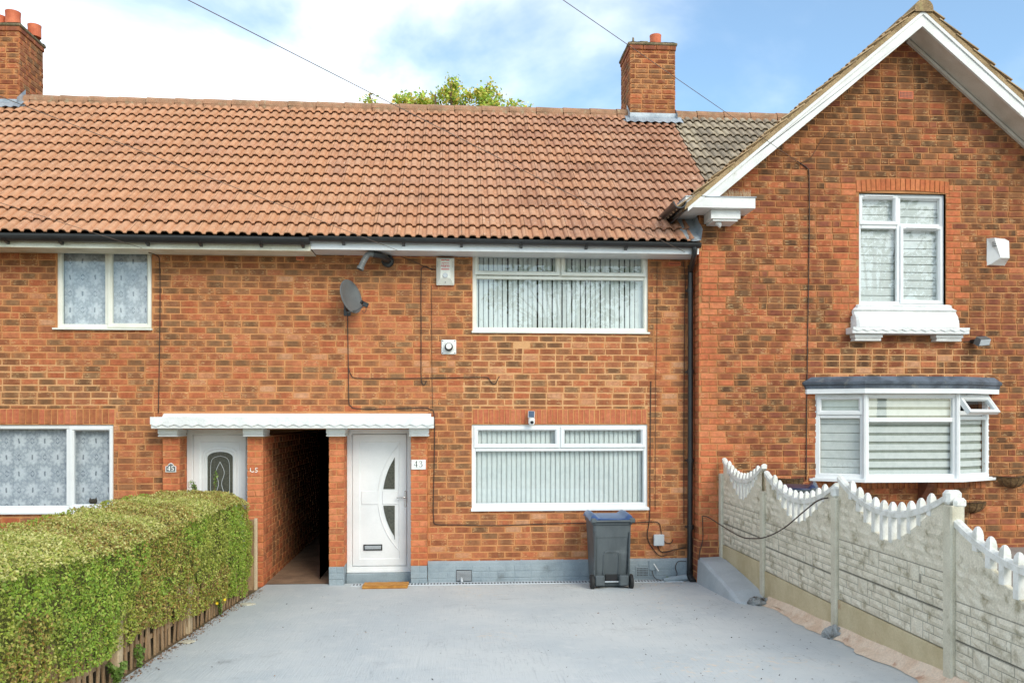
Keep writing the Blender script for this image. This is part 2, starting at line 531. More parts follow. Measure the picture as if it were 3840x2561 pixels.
M['haunch'] = surf('painted_haunch', lin(180, 188, 192), lin(166, 175, 180), 3, 0.7, fine=0.06, bstr=0.4, dirt=lin(176, 184, 188), dscale=3, dlo=0.55, dhi=0.8)
M['screed'] = surf('bare_screed', lin(222, 202, 180), lin(208, 180, 154), 5, 0.95, fine=0.12, bstr=0.6, dirt=lin(184, 146, 122), dscale=6, dlo=0.55, dhi=0.7)

def drive_mat():
    m, nt, bs = newmat('painted_concrete_drive')
    c = mixc(nt, rng(nt, pos_noise(nt, 0.8, 5, 0.6), 0.35, 0.68), lin(186, 193, 195), lin(200, 204, 203))
    # faint broom marks
    br = pos_noise(nt, 1.0, 5, 0.65, (70, 3.0, 1), dist=0.5)
    pm = rng(nt, pos_noise(nt, 0.9, 3, 0.5), 0.42, 0.62)
    c = mixc(nt, math2(nt, 'MULTIPLY', rng(nt, br, 0.54, 0.70), math2(nt, 'MULTIPLY', pm, 0.42)), c, lin(136, 143, 147))
    c = mixc(nt, rng(nt, pos_noise(nt, 5.5, 5, 0.65), 0.52, 0.72, 0.0, 0.5), c, lin(208, 210, 208))
    crk = rng(nt, pos_noise(nt, 2.6, 6, 0.62, (1, 1, 1), dist=1.2), 0.497, 0.500)
    crk2 = rng(nt, pos_noise(nt, 2.6, 6, 0.62, (1, 1, 1), dist=1.2), 0.503, 0.500)
    c = mixc(nt, math2(nt, 'MULTIPLY', math2(nt, 'MULTIPLY', crk, crk2), 0.6), c, lin(110, 116, 120))
    # worn paint showing the orange-buff slab
    wn = math2(nt, 'MULTIPLY', rng(nt, pos_noise(nt, 0.55, 3, 0.5), 0.56, 0.72), rng(nt, pos_noise(nt, 12, 5, 0.7), 0.52, 0.66))
    c = mixc(nt, math2(nt, 'MULTIPLY', wn, 0.7), c, lin(220, 200, 176))
    # fine dark pits
    pit = rng(nt, pos_noise(nt, 55, 3, 0.7), 0.70, 0.78)
    c = mixc(nt, math2(nt, 'MULTIPLY', pit, 0.5), c, lin(104, 110, 114))
    dd = rng(nt, pos_noise(nt, 1.9, 6, 0.7), 0.58, 0.8)
    c = mixc(nt, math2(nt, 'MULTIPLY', dd, 0.7), c, lin(142, 146, 146))
    nt.links.new(c, bs.inputs['Base Color'])
    bs.inputs['Roughness'].default_value = 0.72
    bs.inputs['Specular IOR Level'].default_value = 0.35
    h = math2(nt, 'ADD', math2(nt, 'MULTIPLY', br, 1.0), math2(nt, 'MULTIPLY', pos_noise(nt, 70, 4, 0.7), 0.5))
    bump(nt, bs, h, 0.5, 0.008)
    return m
M['drive'] = drive_mat()
M['soil'] = surf('soil', lin(120, 98, 72), lin(92, 84, 50), 3, 1.0, fine=0.2, bstr=0.8, bdist=0.02)
M['passage_floor'] = surf('passage_floor', lin(150, 122, 98), lin(122, 98, 78), 3, 0.95, fine=0.15, bstr=0.5)
M['slabs'] = surf('yard_slabs', lin(150, 140, 130), lin(128, 118, 108), 2, 0.9, fine=0.12, bstr=0.4)
M['asphalt'] = surf('asphalt', lin(74, 74, 76), lin(64, 64, 66), 3, 0.9, fine=0.2, fscale=120, bstr=0.6)

def leaf_mat(name):
    m, nt, bs = newmat(name)
    at = nd(nt, 'Attribute', attribute_name='Col')
    nt.links.new(at.outputs['Color'], bs.inputs['Base Color'])
    bs.inputs['Roughness'].default_value = 0.5
    bs.inputs['Specular IOR Level'].default_value = 0.4
    tl = nd(nt, 'BsdfTranslucent')
    nt.links.new(at.outputs['Color'], tl.inputs['Color'])
    mxs = nd(nt, 'MixShader', Fac=0.28)
    out = nt.nodes['Material Output']
    nt.links.new(bs.outputs['BSDF'], mxs.inputs[1])
    nt.links.new(tl.outputs['BSDF'], mxs.inputs[2])
    nt.links.new(mxs.outputs['Shader'], out.inputs['Surface'])
    return m
M['leaf'] = leaf_mat('leaf')
M['twig'] = surf('twig_bark', lin(112, 90, 64), lin(84, 66, 46), 12, 0.95, fine=0.2, bstr=0.5)

def lace_mat():
    m, nt, bs = newmat('damask_net')
    geo = nt.nodes.new('ShaderNodeNewGeometry')
    sx = nd(nt, 'SeparateXYZ')
    nt.links.new(geo.outputs['Position'], sx.inputs['Vector'])
    wob = pos_noise(nt, 9, 3, 0.6)
    wob2 = pos_noise(nt, 22, 4, 0.7)
    X = math2(nt, 'ADD', sx.outputs['X'], math2(nt, 'MULTIPLY', wob, 0.035))
    Z = math2(nt, 'ADD', sx.outputs['Z'], math2(nt, 'MULTIPLY', wob2, 0.02))
    base = lin(160, 167, 177)
    white = lin(216, 220, 225)
    c = mixc(nt, rng(nt, pos_noise(nt, 30, 4, 0.7, dist=1.5), 0.44, 0.58), base, lin(188, 194, 201))
    PX, PZ = 0.325, 0.43
    for ox, oz in ((0.0, 0.0), (0.5, 0.5)):
        fx = math2(nt, 'SUBTRACT', math2(nt, 'FRACT', math2(nt, 'ADD', math2(nt, 'MULTIPLY', X, 1 / PX), ox + 40.0)), 0.5)
        fz = math2(nt, 'SUBTRACT', math2(nt, 'FRACT', math2(nt, 'ADD', math2(nt, 'MULTIPLY', Z, 1 / PZ), oz + 40.0)), 0.5)
        fx = math2(nt, 'MULTIPLY', fx, PX)
        fz = math2(nt, 'MULTIPLY', fz, PZ * 0.86)
        r = math2(nt, 'SQRT', math2(nt, 'ADD', math2(nt, 'MULTIPLY', fx, fx), math2(nt, 'MULTIPLY', fz, fz)))
        th = math2(nt, 'ARCTAN2', fz, fx)
        pet = math2(nt, 'ADD', 1.0, math2(nt, 'MULTIPLY', math2(nt, 'COSINE', math2(nt, 'MULTIPLY', th, 9.0)), 0.16))
        rr = math2(nt, 'DIVIDE', r, pet)
        # halo, petals, scroll ring, small dark mark in the middle and a V between the rows
        ringm = math2(nt, 'MULTIPLY', rng(nt, rr, 0.085, 0.098), rng(nt, rr, 0.125, 0.110))
        c = mixc(nt, math2(nt, 'MULTIPLY', ringm, 0.5), c, lin(142, 150, 161))
        c = mixc(nt, rng(nt, rr, 0.092, 0.055, 0.0, 0.5), c, white)
        fig = math2(nt, 'MULTIPLY', rng(nt, math2(nt, 'ABSOLUTE', fx), 0.013, 0.006), rng(nt, math2(nt, 'ABSOLUTE', fz), 0.032, 0.022))
        c = mixc(nt, math2(nt, 'MULTIPLY', fig, 0.8), c, lin(84, 94, 108))
        vz = math2(nt, 'SUBTRACT', math2(nt, 'ABSOLUTE', fz), 0.165)
        vv = math2(nt, 'ABSOLUTE', math2(nt, 'SUBTRACT', math2(nt, 'ABSOLUTE', fx), math2(nt, 'ADD', vz, 0.012)))
        vm = math2(nt, 'MULTIPLY', rng(nt, vv, 0.010, 0.005), rng(nt, math2(nt, 'ABSOLUTE', fx), 0.024, 0.018))
        c = mixc(nt, math2(nt, 'MULTIPLY', vm, 0.7), c, lin(96, 106, 120))
    nt.links.new(c, bs.inputs['Base Color'])
    bs.inputs['Roughness'].default_value = 0.9
    return m
M['lace'] = lace_mat()

# ------------------------------------------------------------------ ground
def sheet(name, mat, xs, ys, zf, dz=0.0):
    mb = MB()
    vs_ = [(x, y, zf(x, y) + dz) for y in ys for x in xs]
    n = len(xs)
    fs = [(j * n + i, j * n + i + 1, (j + 1) * n + i + 1, (j + 1) * n + i) for j in range(len(ys) - 1) for i in range(n - 1)]
    mb.add(vs_, fs)
    return mb.build(name, mat)

def frange(a, b, n):
    return [a + (b - a) * i / n for i in range(n + 1)]

g = sheet('ground', M['soil'], [-900, -300, -60, -12, -2.6, 3.6, 12, 60, 300, 900],
          [-900, -300, -60, -13.5, -9, -6, -3, 0, 12, 60, 300, 900], lambda x, y: gz(y) - 0.03 - 0.02)
struct(g)
def drive_z(x, y):
    return gz(y) + 0.006 * (vnoise(x * 0.9, y * 0.9, 3) - 0.5)
d = sheet('driveway', M['drive'], frange(-2.50, 3.50, 40), frange(-9.0, 0.02, 60), drive_z)
struct(d)
struct(sheet('pavement', M['slabs'], frange(-40, 40, 8), [-11.9, -10, -9.004], lambda x, y: gz(-9) + 0.004))
struct(sheet('road', M['asphalt'], frange(-60, 60, 8), [-19, -15, -12], lambda x, y: gz(-9) - 0.11 + 0.06))
struct(sheet('yard_paving', M['slabs'], frange(3.6, 14, 6), [-9, -5, -2, -0.1], lambda x, y: 0.468 + 0.0 * y))
struct(sheet('front_garden', M['soil'], frange(-12, -2.52, 6), frange(-9, 0.0, 8), lambda x, y: gz(y) - 0.012))
struct(sheet('passage_floor', M['passage_floor'], [-2.52, -2.1, -1.62], frange(0.024, 5.2, 10), lambda x, y: 0.03 + 0.008 * y))

# ------------------------------------------------------------------ brickwork
PAL = {
 'O': [(204, 112, 66), (196, 104, 60), (210, 122, 76), (190, 98, 56), (200, 116, 72)],
 'R': [(180, 102, 62), (170, 96, 58), (186, 110, 68), (164, 92, 56), (176, 104, 66)],
 'B': [(162, 104, 66), (154, 98, 62), (168, 112, 72), (148, 92, 58), (158, 102, 68)],
 'K': [(144, 102, 68), (136, 95, 62), (152, 110, 74), (128, 89, 60)],
 'S': [(216, 148, 104), (210, 138, 94), (220, 158, 116)],
 'Q': [(214, 118, 70), (206, 111, 65), (218, 128, 80), (200, 107, 63)],
 'D': [(150, 84, 60), (138, 76, 54), (158, 92, 64)],
 'r': [(164, 88, 54), (152, 80, 50), (172, 96, 60), (146, 76, 48), (160, 90, 58)],
 'b': [(146, 92, 58), (138, 86, 54), (152, 100, 64), (130, 80, 50), (142, 90, 60)],
 'k': [(122, 86, 58), (112, 78, 52), (130, 94, 64), (104, 72, 50)],
 'T': [(200, 108, 72), (192, 102, 66), (206, 118, 80)],
}
def pick(weights, r):
    ks = list(weights)
    t = r.random() * sum(weights.values())
    for k in ks:
        t -= weights[k]
        if t <= 0:
            break
    i = r.randrange(len(PAL[k]))
    a = r.choice((0.15, 0.6, 1.0)) if k.upper() in 'ORBKS' else r.choice((0.0, 0.15))
    return (k, i, a)

def bcol(key):
    k, i, a = key
    c = lin(*PAL[k][i], 0.86)
    if k in 'ORBKSrbk':
        t_ = lin(172, 120, 78, 0.86)
        c = tuple((c[n] * 0.92 + t_[n] * 0.08) * (0.86 if k.islower() else 0.93) for n in range(3))
    c = (c[0], c[1] * 0.98, c[2] * 0.92)
    l_ = 0.3 * c[0] + 0.6 * c[1] + 0.1 * c[2]
    return (c[0] * 0.89 + l_ * 0.11, c[1] * 0.89 + l_ * 0.11, c[2] * 0.89 + l_ * 0.11, a)

def terrace_tone(x, z, r):
    n = vnoise(x * 0.8, z * 1.6, 5)
    m = vnoise(x * 0.35 + 7, z * 0.5, 9)
    if z > 3.85:
        w = {'O': 1.6, 'R': 2.0, 'B': 3.4, 'K': 2.0, 'S': 0.2}
    elif x < -3.9 and z > 2.3:
        w = {'O': 2.6, 'R': 2.2, 'B': 2.8, 'K': 2.0, 'S': 0.3}
    elif z > 2.45:
        w = {'O': 1.8 + 3 * n, 'R': 3.4, 'B': 2.6, 'K': 1.8, 'S': 0.4}
        if x > 0.2:
            w['S'] = 1.1
    elif z > 2.27 and x < -0.2:
        w = {'O': 0.8, 'R': 1.5, 'B': 3, 'K': 2}
    elif z > 1.0:
        w = {'O': 2.6, 'R': 2.8, 'B': 2.4, 'K': 1.4, 'S': 0.4}
    elif x > 2.4 and z < 0.75:
        w = {'O': 1.0, 'S': 1.6, 'B': 1.8, 'K': 0.4}
    else:
        w = {'O': 3.8, 'R': 2.6, 'B': 1.0, 'S': 1.6, 'K': 0.2}
    if 0.15 < x < 0.55 and 0.5 < z < 0.97:
        w = {'B': 2, 'K': 3, 'R': 1.5}
    if m > 0.62:
        w = dict(w)
        w['B'] = w.get('B', 0) * 1.7
        w['K'] = w.get('K', 0) * 1.5
    return pick(w, r)

def wing_tone(x, z, r):
    n = vnoise(x * 0.7, z * 1.2, 15)
    if z > 6.9:
        w = {'r': 1.6, 'b': 1.6, 'k': 2.4, 'D': 2.0}
    elif z > 5.45:
        w = {'O': 1.8 * n, 'r': 2.0, 'b': 3.2, 'k': 4.0, 'D': 0.8}
    elif x > 6.75:
        w = {'O': 0.6, 'r': 3.2, 'b': 3.0, 'k': 2.2, 'D': 1.6}
    elif 2.7 < z < 3.2 and 4.9 < x < 7.0:
        w = {'O': 1.0, 'r': 1.6, 'b': 2.6, 'k': 2.0, 'S': 1.6}
    elif z < 1.4:
        w = {'O': 1.8, 'r': 3.6, 'b': 2.6, 'k': 1.0, 'D': 0.8}
    else:
        w = {'O': 1.2 + 2 * n, 'r': 4.0, 'b': 2.0, 'k': 2.0, 'D': 1.0}
    return pick(w, r)

def quoin_tone(x, z, r):
    return pick({'Q': 5, 'O': 1.2, 'R': 0.25}, r)

CO = 0.0855
BH = 0.0720
BL = 0.2125

def brick_geo(mb, O, U, N, u0, u1, z0, z1, col, r, proud=0.0, ch=0.006, back=0.03):
    O, U, N = Vector(O), Vector(U), Vector(N)
    Z = Vector((0, 0, 1))
    d = proud + r.uniform(-0.0022, 0.0022)
    j = lambda: r.uniform(-0.0028, 0.0028)
    cs = ((u0, z0), (u1, z0), (u1, z1), (u0, z1))
    ins = ((ch, ch), (-ch, ch), (-ch, -ch), (ch, -ch))
    vs_ = []
    jj = [(j(), j()) for _ in range(4)]
    for (u, z), (a, b) in zip(cs, jj):
        vs_.append(O + U * (u + a) + Z * (z + b) - N * back)
    for (u, z), (a, b) in zip(cs, jj):
        vs_.append(O + U * (u + a) + Z * (z + b) + N * (d - ch))
    for (u, z), (a, b), (iu, iz) in zip(cs, jj, ins):
        vs_.append(O + U * (u + a + iu) + Z * (z + b + iz) + N * d)
    fs = [(8, 9, 10, 11)]
    for k in range(4):
        m = (k + 1) % 4
        fs.append((k, m, m + 4, k + 4))
        fs.append((k + 4, m + 4, m + 8, k + 8))
    if U.cross(Z).dot(N) < 0:
        fs = [tuple(reversed(q)) for q in fs]
    rn = r.random()
    W = (u1 - u0) / BL
    loc = [((c_[0] - u0) / (u1 - u0) * min(1.0, W) if W < 0.8 else (c_[0] - u0) / (u1 - u0), (c_[1] - z0) / max(1e-4, z1 - z0), rn, 1.0) for c_ in cs] * 3
    mb.add(vs_, fs, col, loc)

def course_rects(u0, u1, z0, z1, holes, r, off=0, half=0.06):
    """stretcher bond rows, cut round the openings; yields (u0,u1,z0,z1,full)"""
    out = []
    k0 = 0
    z = z0
    while z + 0.02 < z1:
        za, zb = z + 0.0068, min(z + 0.0068 + BH, z1)
        k = round(z / CO)
        sh = (0.1125 if (k + off) % 2 else 0.0) + r.uniform(-0.012, 0.012)
        u = math.floor((u0 - 0.5) / 0.225) * 0.225 + sh
        row = []
        while u < u1:
            w = 0.225
            if r.random() < half:
                w = 0.1125
            row.append((u + 0.00625, u + w - 0.00625))
            u += w
        for a, b in row:
            a0, b0 = max(a, u0), min(b, u1)
            if b0 - a0 < 0.03:
                continue
            segs = [(a0, b0, za, zb)]
            for h in holes:
                nxt = []
                for (p, q, s, t) in segs:
                    if q <= h[0] or p >= h[1] or t <= h[2] or s >= h[3]:
                        nxt.append((p, q, s, t))
                        continue
                    if p < h[0]:
                        nxt.append((p, h[0] - 0.004, s, t))
                    if q > h[1]:
                        nxt.append((h[1] + 0.004, q, s, t))
                    pi, qi = max(p, h[0]), min(q, h[1])
                    if s < h[2]:
                        nxt.append((pi, qi, s, h[2] - 0.002))
                    if t > h[3]:
                        nxt.append((pi, qi, h[3] + 0.002, t))
                segs = nxt
            for (p, q, s, t) in segs:
                if q - p > 0.028 and t - s > 0.022:
                    out.append((p, q, s, t, abs((q - p) - BL) < 0.004 and abs((t - s) - BH) < 0.003))
        z += CO
    return out

VAR = {}
def brick_variant(key):
    if key not in VAR:
        mb = MB()
        brick_geo(mb, (0, 0, 0), (1, 0, 0), (0, -1, 0), 0, BL, 0, BH, bcol(key), RG)
        VAR[key] = mb.mesh('brick', M['brick'])
    return VAR[key]

class Bricks:
    """all the bricks of one house: the ones that show largest become objects, the rest one mass"""
    def __init__(self):
        self.full, self.mb = [], MB()
    def front(self, y, rects, tone, proud=0.0, r=RG, single=True):
        for (p, q, s, t, full) in rects:
            key = tone((p + q) / 2, (s + t) / 2, r)
            if full and single and proud == 0.0:
                c = Vector(((p + q) / 2, y, (s + t) / 2))
                dd = (c - CAM)
                self.full.append((dd.length_squared ** 1.5 / abs(dd.y), (p, y, s), key))
            else:
                brick_geo(self.mb, (0, y, 0), (1, 0, 0), (0, -1, 0), p, q, s, t, bcol(key), r, proud)
    def side(self, O, U, N, rects, tone, r=RG, proud=0.0):
        for (p, q, s, t, full) in rects:
            brick_geo(self.mb, O, U, N, p, q, s, t, bcol(tone(p, s, r)), r, proud)
    def finish(self, wall, limit=300):
        self.full.sort(key=lambda e: e[0])
        for i, (_, loc, key) in enumerate(self.full):
            if i < limit:
                put('brick', brick_variant(key), wall, Matrix.Translation((loc[0], loc[1] + RG.uniform(-0.002, 0.002), loc[2])))
            else:
                brick_geo(self.mb, (0, loc[1], 0), (1, 0, 0), (0, -1, 0), loc[0], loc[0] + BL, loc[2], loc[2] + BH, bcol(key), RG)
        stuff(self.mb.build('brickwork', M['brick'], wall))

def wall_sheet(mb, x0, x1, z0, z1, holes, y, reveal=0.10):
    """mortar bed of a front wall with its openings and their reveals"""
    xs = sorted({x0, x1, *[v for h in holes for v in h[:2] if x0 < v < x1]})
    zs = sorted({z0, z1, *[v for h in holes for v in h[2:] if z0 < v < z1]})
    for i in range(len(xs) - 1):
        for k in range(len(zs) - 1):
            cx, cz = (xs[i] + xs[i + 1]) / 2, (zs[k] + zs[k + 1]) / 2
            if any(h[0] < cx < h[1] and h[2] < cz < h[3] for h in holes):
                continue
            mb.add([(xs[i], y, zs[k]), (xs[i + 1], y, zs[k]), (xs[i + 1], y, zs[k + 1]), (xs[i], y, zs[k + 1])], [(0, 1, 2, 3)])
    for h in holes:
        a, b, c, d_ = h
        if b <= x0 or a >= x1:
            continue
        for p, q in (((a, c), (a, d_)), ((b, d_), (b, c)), ((a, d_), (b, d_)), ((b, c), (a, c))):
            mb.add([(p[0], y, p[1]), (q[0], y, q[1]), (q[0], y + reveal, q[1]), (p[0], y + reveal, p[1])], [(0, 1, 2, 3)])

# ------------------------------------------------------------------ roof tiles
PITCH = rad(40)
TG = 0.300          # gauge
TW = 0.275          # cover width
def roll(x):
    d = abs(((x + TW / 4) % (TW / 2)) - TW / 4)
    return 0.034 * max(0.0, 1 - (d / 0.050) ** 4.0)
TPX = [0.0022, 0.018, 0.033, 0.043, 0.050, 0.0685, 0.0875, 0.0945, 0.1045, 0.1195, 0.1375, 0.1555, 0.1705, 0.1805, 0.1875, 0.206, 0.225, 0.232, 0.242, 0.257, 0.2728]
def tile_geo(mb, col, T=None, lift=0.044, length=0.36, th=0.013):
    vs_, fs = [], []
    n = len(TPX)
    for y, zz in ((0.0, lift), (length, 0.0)):
        for x in TPX:
            vs_.append(Vector((x, y, zz + roll(x))))
    for x in TPX:
        vs_.append(Vector((x, 0.0, lift + roll(x) - th)))
    for i in range(n - 1):
        fs.append((i, i + 1, n + i + 1, n + i))
        fs.append((2 * n + i, 2 * n + i + 1, i + 1, i))
    for x in (TPX[0], TPX[-1]):
        o = len(vs_)
        vs_ += [Vector((x, 0, lift + roll(x))), Vector((x, length, roll(x))), Vector((x, length, roll(x) - th)), Vector((x, 0, lift + roll(x) - th))]
        fs.append((o, o + 1, o + 2, o + 3))
    if T is not None:
        vs_ = [T @ v for v in vs_]
    mb.add(vs_, fs, col)

ROT_MAIN = Matrix.Rotation(PITCH, 4, 'X')
E0 = Vector((0, -0.48, 4.507))      # lower edge of the eaves course
UP = Vector((0, math.cos(PITCH), math.sin(PITCH)))
def tile_T(x, k):
    return Matrix.Translation(Vector((x, 0, 0)) + E0 + UP * (TG * k)) @ ROT_MAIN
TVAR = {}
def tile_variant(col, mat):
    key = (col, mat.name)
    if key not in TVAR:
        mb = MB()
        tile_geo(mb, col)
        TVAR[key] = mb.mesh('roof_tile', mat)
    return TVAR[key]
def tcol(rgb, a, k=0.87):
    c = lin(*rgb, k)
    return (c[0], c[1], c[2], a)
T_ORANGE = [tcol(c, 0.45) for c in ((208, 154, 116), (204, 150, 112), (210, 157, 120), (206, 154, 117))]
T_MID = [tcol(c, 0.8) for c in ((204, 151, 116), (200, 147, 112), (201, 150, 118), (206, 156, 122))]
T_PINK = [tcol(c, 1.0) for c in ((194, 144, 114), (189, 138, 108), (198, 150, 120), (184, 134, 104))]
T_GREY = [tcol(c, 1.0) for c in ((182, 166, 142), (170, 154, 132), (192, 176, 150), (158, 144, 124))]

# wing roof (needed to know where the main slope disappears under it)
APX, APZ = 6.09, 7.545
TAN = math.tan(PITCH)
def wing_z(x):
    return APZ - abs(x - APX) * TAN
def main_z(y):
    return 4.70 + (y + 0.25) * TAN

def lay_tiles(roof, x0, x1, rows, colf, mat, limit=300, skip=None):
    items = []
    nx = round((x1 - x0) / TW)
    for k in range(rows):
        for i in range(nx):
            x = x0 + i * TW
            T = tile_T(x, k)
            c = T @ Vector((TW / 2, TG / 2, 0.02))
            if skip and skip(c, k):
                continue
            col = colf(x, k)
            u = (c.x - 0.0) / (c.y + 11.3)
            vis = -0.63 < u < 0.62
            items.append((((c - CAM).length_squared) + (0 if vis else 1e6), T, col))
    items.sort(key=lambda e: e[0])
    rest = MB()
    for n, (_, T, col) in enumerate(items):
        J = T @ Matrix.Translation((RG.uniform(-.0015, .0015), RG.uniform(-.005, .005), RG.uniform(-.001, .002)))
        if n < limit and _ < 1e5:
            put('roof_tile', tile_variant(col, mat), roof, J)
        else:
            tile_geo(rest, col, J)
    if rest.v:
        stuff(rest.build('tile_field', mat, roof))

def ridge_run(roof, x0, x1, y, z, mat):
    n = max(1, round((x1 - x0) / 0.45))
    w = (x1 - x0) / n
    for i in range(n):
        mb = MB()
        rings = []
        for x, rr in ((0, 0.118), (w * 0.5, 0.112), (w - 0.006, 0.108)):
            rings.append([Vector((x0 + i * w + x, y + math.cos(t) * rr * 1.05, z - 0.06 + math.sin(t) * rr)) for t in [math.pi * q / 8 for q in range(9)]])
        mb.loft(rings, close=False, caps=True)
        mb.box(x0 + i * w + 0.004, x0 + (i + 1) * w - 0.008, y - 0.118, y - 0.095, z - 0.13, z - 0.055, 0.008)
        mb.build('ridge_tile', mat, roof, smooth=False)

def chimney(house, x0, x1, y0, y1, zb, zt, pots, toner, name='chimney'):
    core = MB()
    core.box(x0 + .004, x1 - .004, y0 + .004, y1 - .004, zb - 0.9, zt - 0.08)
    ch = core.build(name, M['mortar'], house)
    cw = MB()
    r = random.Random(int(abs(x0) * 100))
    br = MB()
    def add(O, U, N, ulen, proud=0.0):
        for (p, q, s, t, full) in course_rects(0, ulen, zb - 0.35, zt - 0.16, [], r, 0, 0.12):
            key = toner(p, s, r)
            brick_geo(br, O, U, N, p, q, s, t, bcol(key), r, proud + 0.004, 0.005, 0.02)
        for (p, q) in [(i * 0.23, min(i * 0.23 + 0.222, ulen)) for i in range(int(ulen / 0.23) + 1)]:
            if q - p > 0.03:
                brick_geo(br, O, U, N, p, q, zt - 0.155, zt - 0.085, bcol(('D', r.randrange(3), 0.0)), r, proud + 0.018, 0.005, 0.03)
    for face in ('f', 'l', 'r'):
        if face == 'f':
            rects = course_rects(x0, x1, zb - 0.25, zt - 0.16, [], r, 0, 0.10)
            for (p, q, s, t, full) in rects:
                mb = MB()
                brick_geo(mb, (p, y0, s), (1, 0, 0), (0, -1, 0), 0, q - p - 0.006, 0, t - s - 0.006, bcol(toner(p, s, r)), r, 0.006, 0.007, 0.02)
                mb.build('brick', M['brick'], ch)
            i = 0
            x = x0
            while x < x1 - 0.03:
                e = min(x + 0.222, x1 + 0.012)
                mb = MB()
                brick_geo(mb, (x, y0, zt - 0.155), (1, 0, 0), (0, -1, 0), 0, e - x, 0, 0.07, bcol(('D', r.randrange(3), 0.0)), r, 0.02, 0.005, 0.03)
                mb.build('brick', M['brick'], ch)
                x += 0.23
        elif face == 'l':
            add((x0, y1, 0), (0, -1, 0), (-1, 0, 0), y1 - y0)
        else:
            add((x1, y0, 0), (0, 1, 0), (1, 0, 0), y1 - y0)
    br.build('side_brickwork', M['brick'], ch)['kind'] = 'stuff'
    cp = MB()
    cp.box(x0 - 0.035, x1 + 0.035, y0 - 0.035, y1 + 0.035, zt - 0.082, zt - 0.035, 0.012)
    # uneven mortar flaunching on top
    nx, ny = 12, 12
    vs_, fs = [], []
    for b in range(ny + 1):
        for a in range(nx + 1):
            ex = min(a, nx - a) / (nx / 2)
            ey = min(b, ny - b) / (ny / 2)
            h = min(1, min(ex, ey) * 1.5)
            vs_.append((x0 - 0.03 + (x1 - x0 + 0.06) * a / nx, y0 - 0.03 + (y1 - y0 + 0.06) * b / ny, zt - 0.037 + 0.075 * h + 0.025 * (r.random() - 0.5)))
    for b in range(ny):
        for a in range(nx):
            i = b * (nx + 1) + a
            fs.append((i, i + 1, i + nx + 2, i + nx + 1))
    cp.add(vs_, fs)
    cp.build('cap', M['flaunch'], ch)
    for (px, py, pr, ph) in pots:
        mb = MB()
        seg = 20
        rings = []
        for rr, zz in ((pr, zt + 0.0), (pr * 0.98, zt + ph * 0.75), (pr * 1.03, zt + ph), (pr * 0.85, zt + ph), (pr * 0.8, zt + ph * 0.3)):
            rings.append([Vector((px + math.cos(2 * math.pi * k / seg) * rr, py + math.sin(2 * math.pi * k / seg) * rr, zz)) for k in range(seg)])
        mb.loft(rings)
        mb.build('chimney_pot', M['terracotta'], ch)
    fl = MB()
    fl.prism([(x0 - 0.02, zb - 0.11), (x1 + 0.02, zb - 0.11), (x1 + 0.02, zb + 0.02), (x0 - 0.02, zb + 0.02)], y0 - 0.022, y0 - 0.006)
    # apron dressed over the tiles
    za = main_z(y0) + 0.075
    pts = []
    n = 28
    vs_, fs = [], []
    for j, dy in enumerate((0.0, 0.08, 0.17)):
        for i in range(n + 1):
            x = x0 - 0.09 + (x1 - x0 + 0.18) * i / n
            wob = 0.012 * math.sin(x * 45.7) * (j / 2)
            vs_.append((x, y0 - 0.024 - dy, za - dy * TAN + 0.012 + wob - (0.02 if j == 0 and False else 0)))
    for j in range(2):
        for i in range(n):
            a = j * (n + 1) + i
            fs.append((a, a + n + 1, a + n + 2, a + 1))
    fl.add(vs_, fs)
    for xs, sg in ((x0, -1), (x1, 1)):
        n = 6
        vs_, fs = [], []
        for i in range(n + 1):
            y = y0 - 0.1 + (2.93 - y0 + 0.1) * i / n
            zz = main_z(y) + 0.07
            vs_ += [(xs + sg * 0.016, y, zz + 0.14), (xs + sg * 0.016, y, zz), (xs + sg * 0.12, y, zz - 0.005)]
        for i in range(n):
            a = i * 3
            fs += [(a, a + 3, a + 4, a + 1), (a + 1, a + 4, a + 5, a + 2)]
        fl.add(vs_, fs)
    fl.build('flashing', M['lead'], ch)
    return ch

# ------------------------------------------------------------------ the two terraced houses
PARTY = -1.84
H43 = thing('terraced_house', 'orange brick terraced house numbered 43 with white front door and wide windows', 'house', loc=(0.7, 0, 0))
H45 = thing('terraced_house', 'brick terraced house numbered 45 with patterned net curtains, behind the hedge', 'house', loc=(-5.5, 0, 0))

W_LU = (-5.163, -3.962, 3.372, 4.50)
W_LL = (-6.85, -4.449, 0.985, 2.139)
W_RU = (0.233, 2.620, 3.366, 4.50)
W_RL = (0.222, 2.614, 0.978, 2.139)
S_RL = (0.228, 2.608, 2.139, 2.347)
S_LL = (-6.85, -4.42, 2.139, 2.347)
PORCH = (-3.789, -0.369, -0.2, 2.285)
ALLH = [W_LU, W_LL, W_RU, W_RL, S_RL, S_LL, PORCH]
for H, x0, x1 in ((H45, -9.3, PARTY), (H43, PARTY, 3.30)):
    mb = MB()
    wall_sheet(mb, x0, x1, 0.0, 4.56, [h for h in ALLH if h not in (S_RL, S_LL)], 0.005)
    # sides and back so that the house is a closed body
    mb.add([(x0, 0.3, 0), (x0, 6.2, 0), (x0, 6.2, 4.6), (x0, 0.3, 4.6)], [(0, 1, 2, 3)])
    mb.add([(x1, 0.3, 0), (x1, 6.2, 0), (x1, 6.2, 4.6), (x1, 0.3, 4.6)], [(0, 1, 2, 3)])
    mb.add([(x0, 6.2, 0), (x1, 6.2, 0), (x1, 6.2, 4.6), (x0, 6.2, 4.6)], [(0, 1, 2, 3)])
    H['_wall'] = 1
    wall = mb.build('wall', M['mortar'], H)
    if H is H43:
        wall43 = wall
    else:
        wall45 = wall
B43, B45 = Bricks(), Bricks()
rects = course_rects(-9.3, 3.24, 0.0, 4.55, ALLH, random.Random(3))
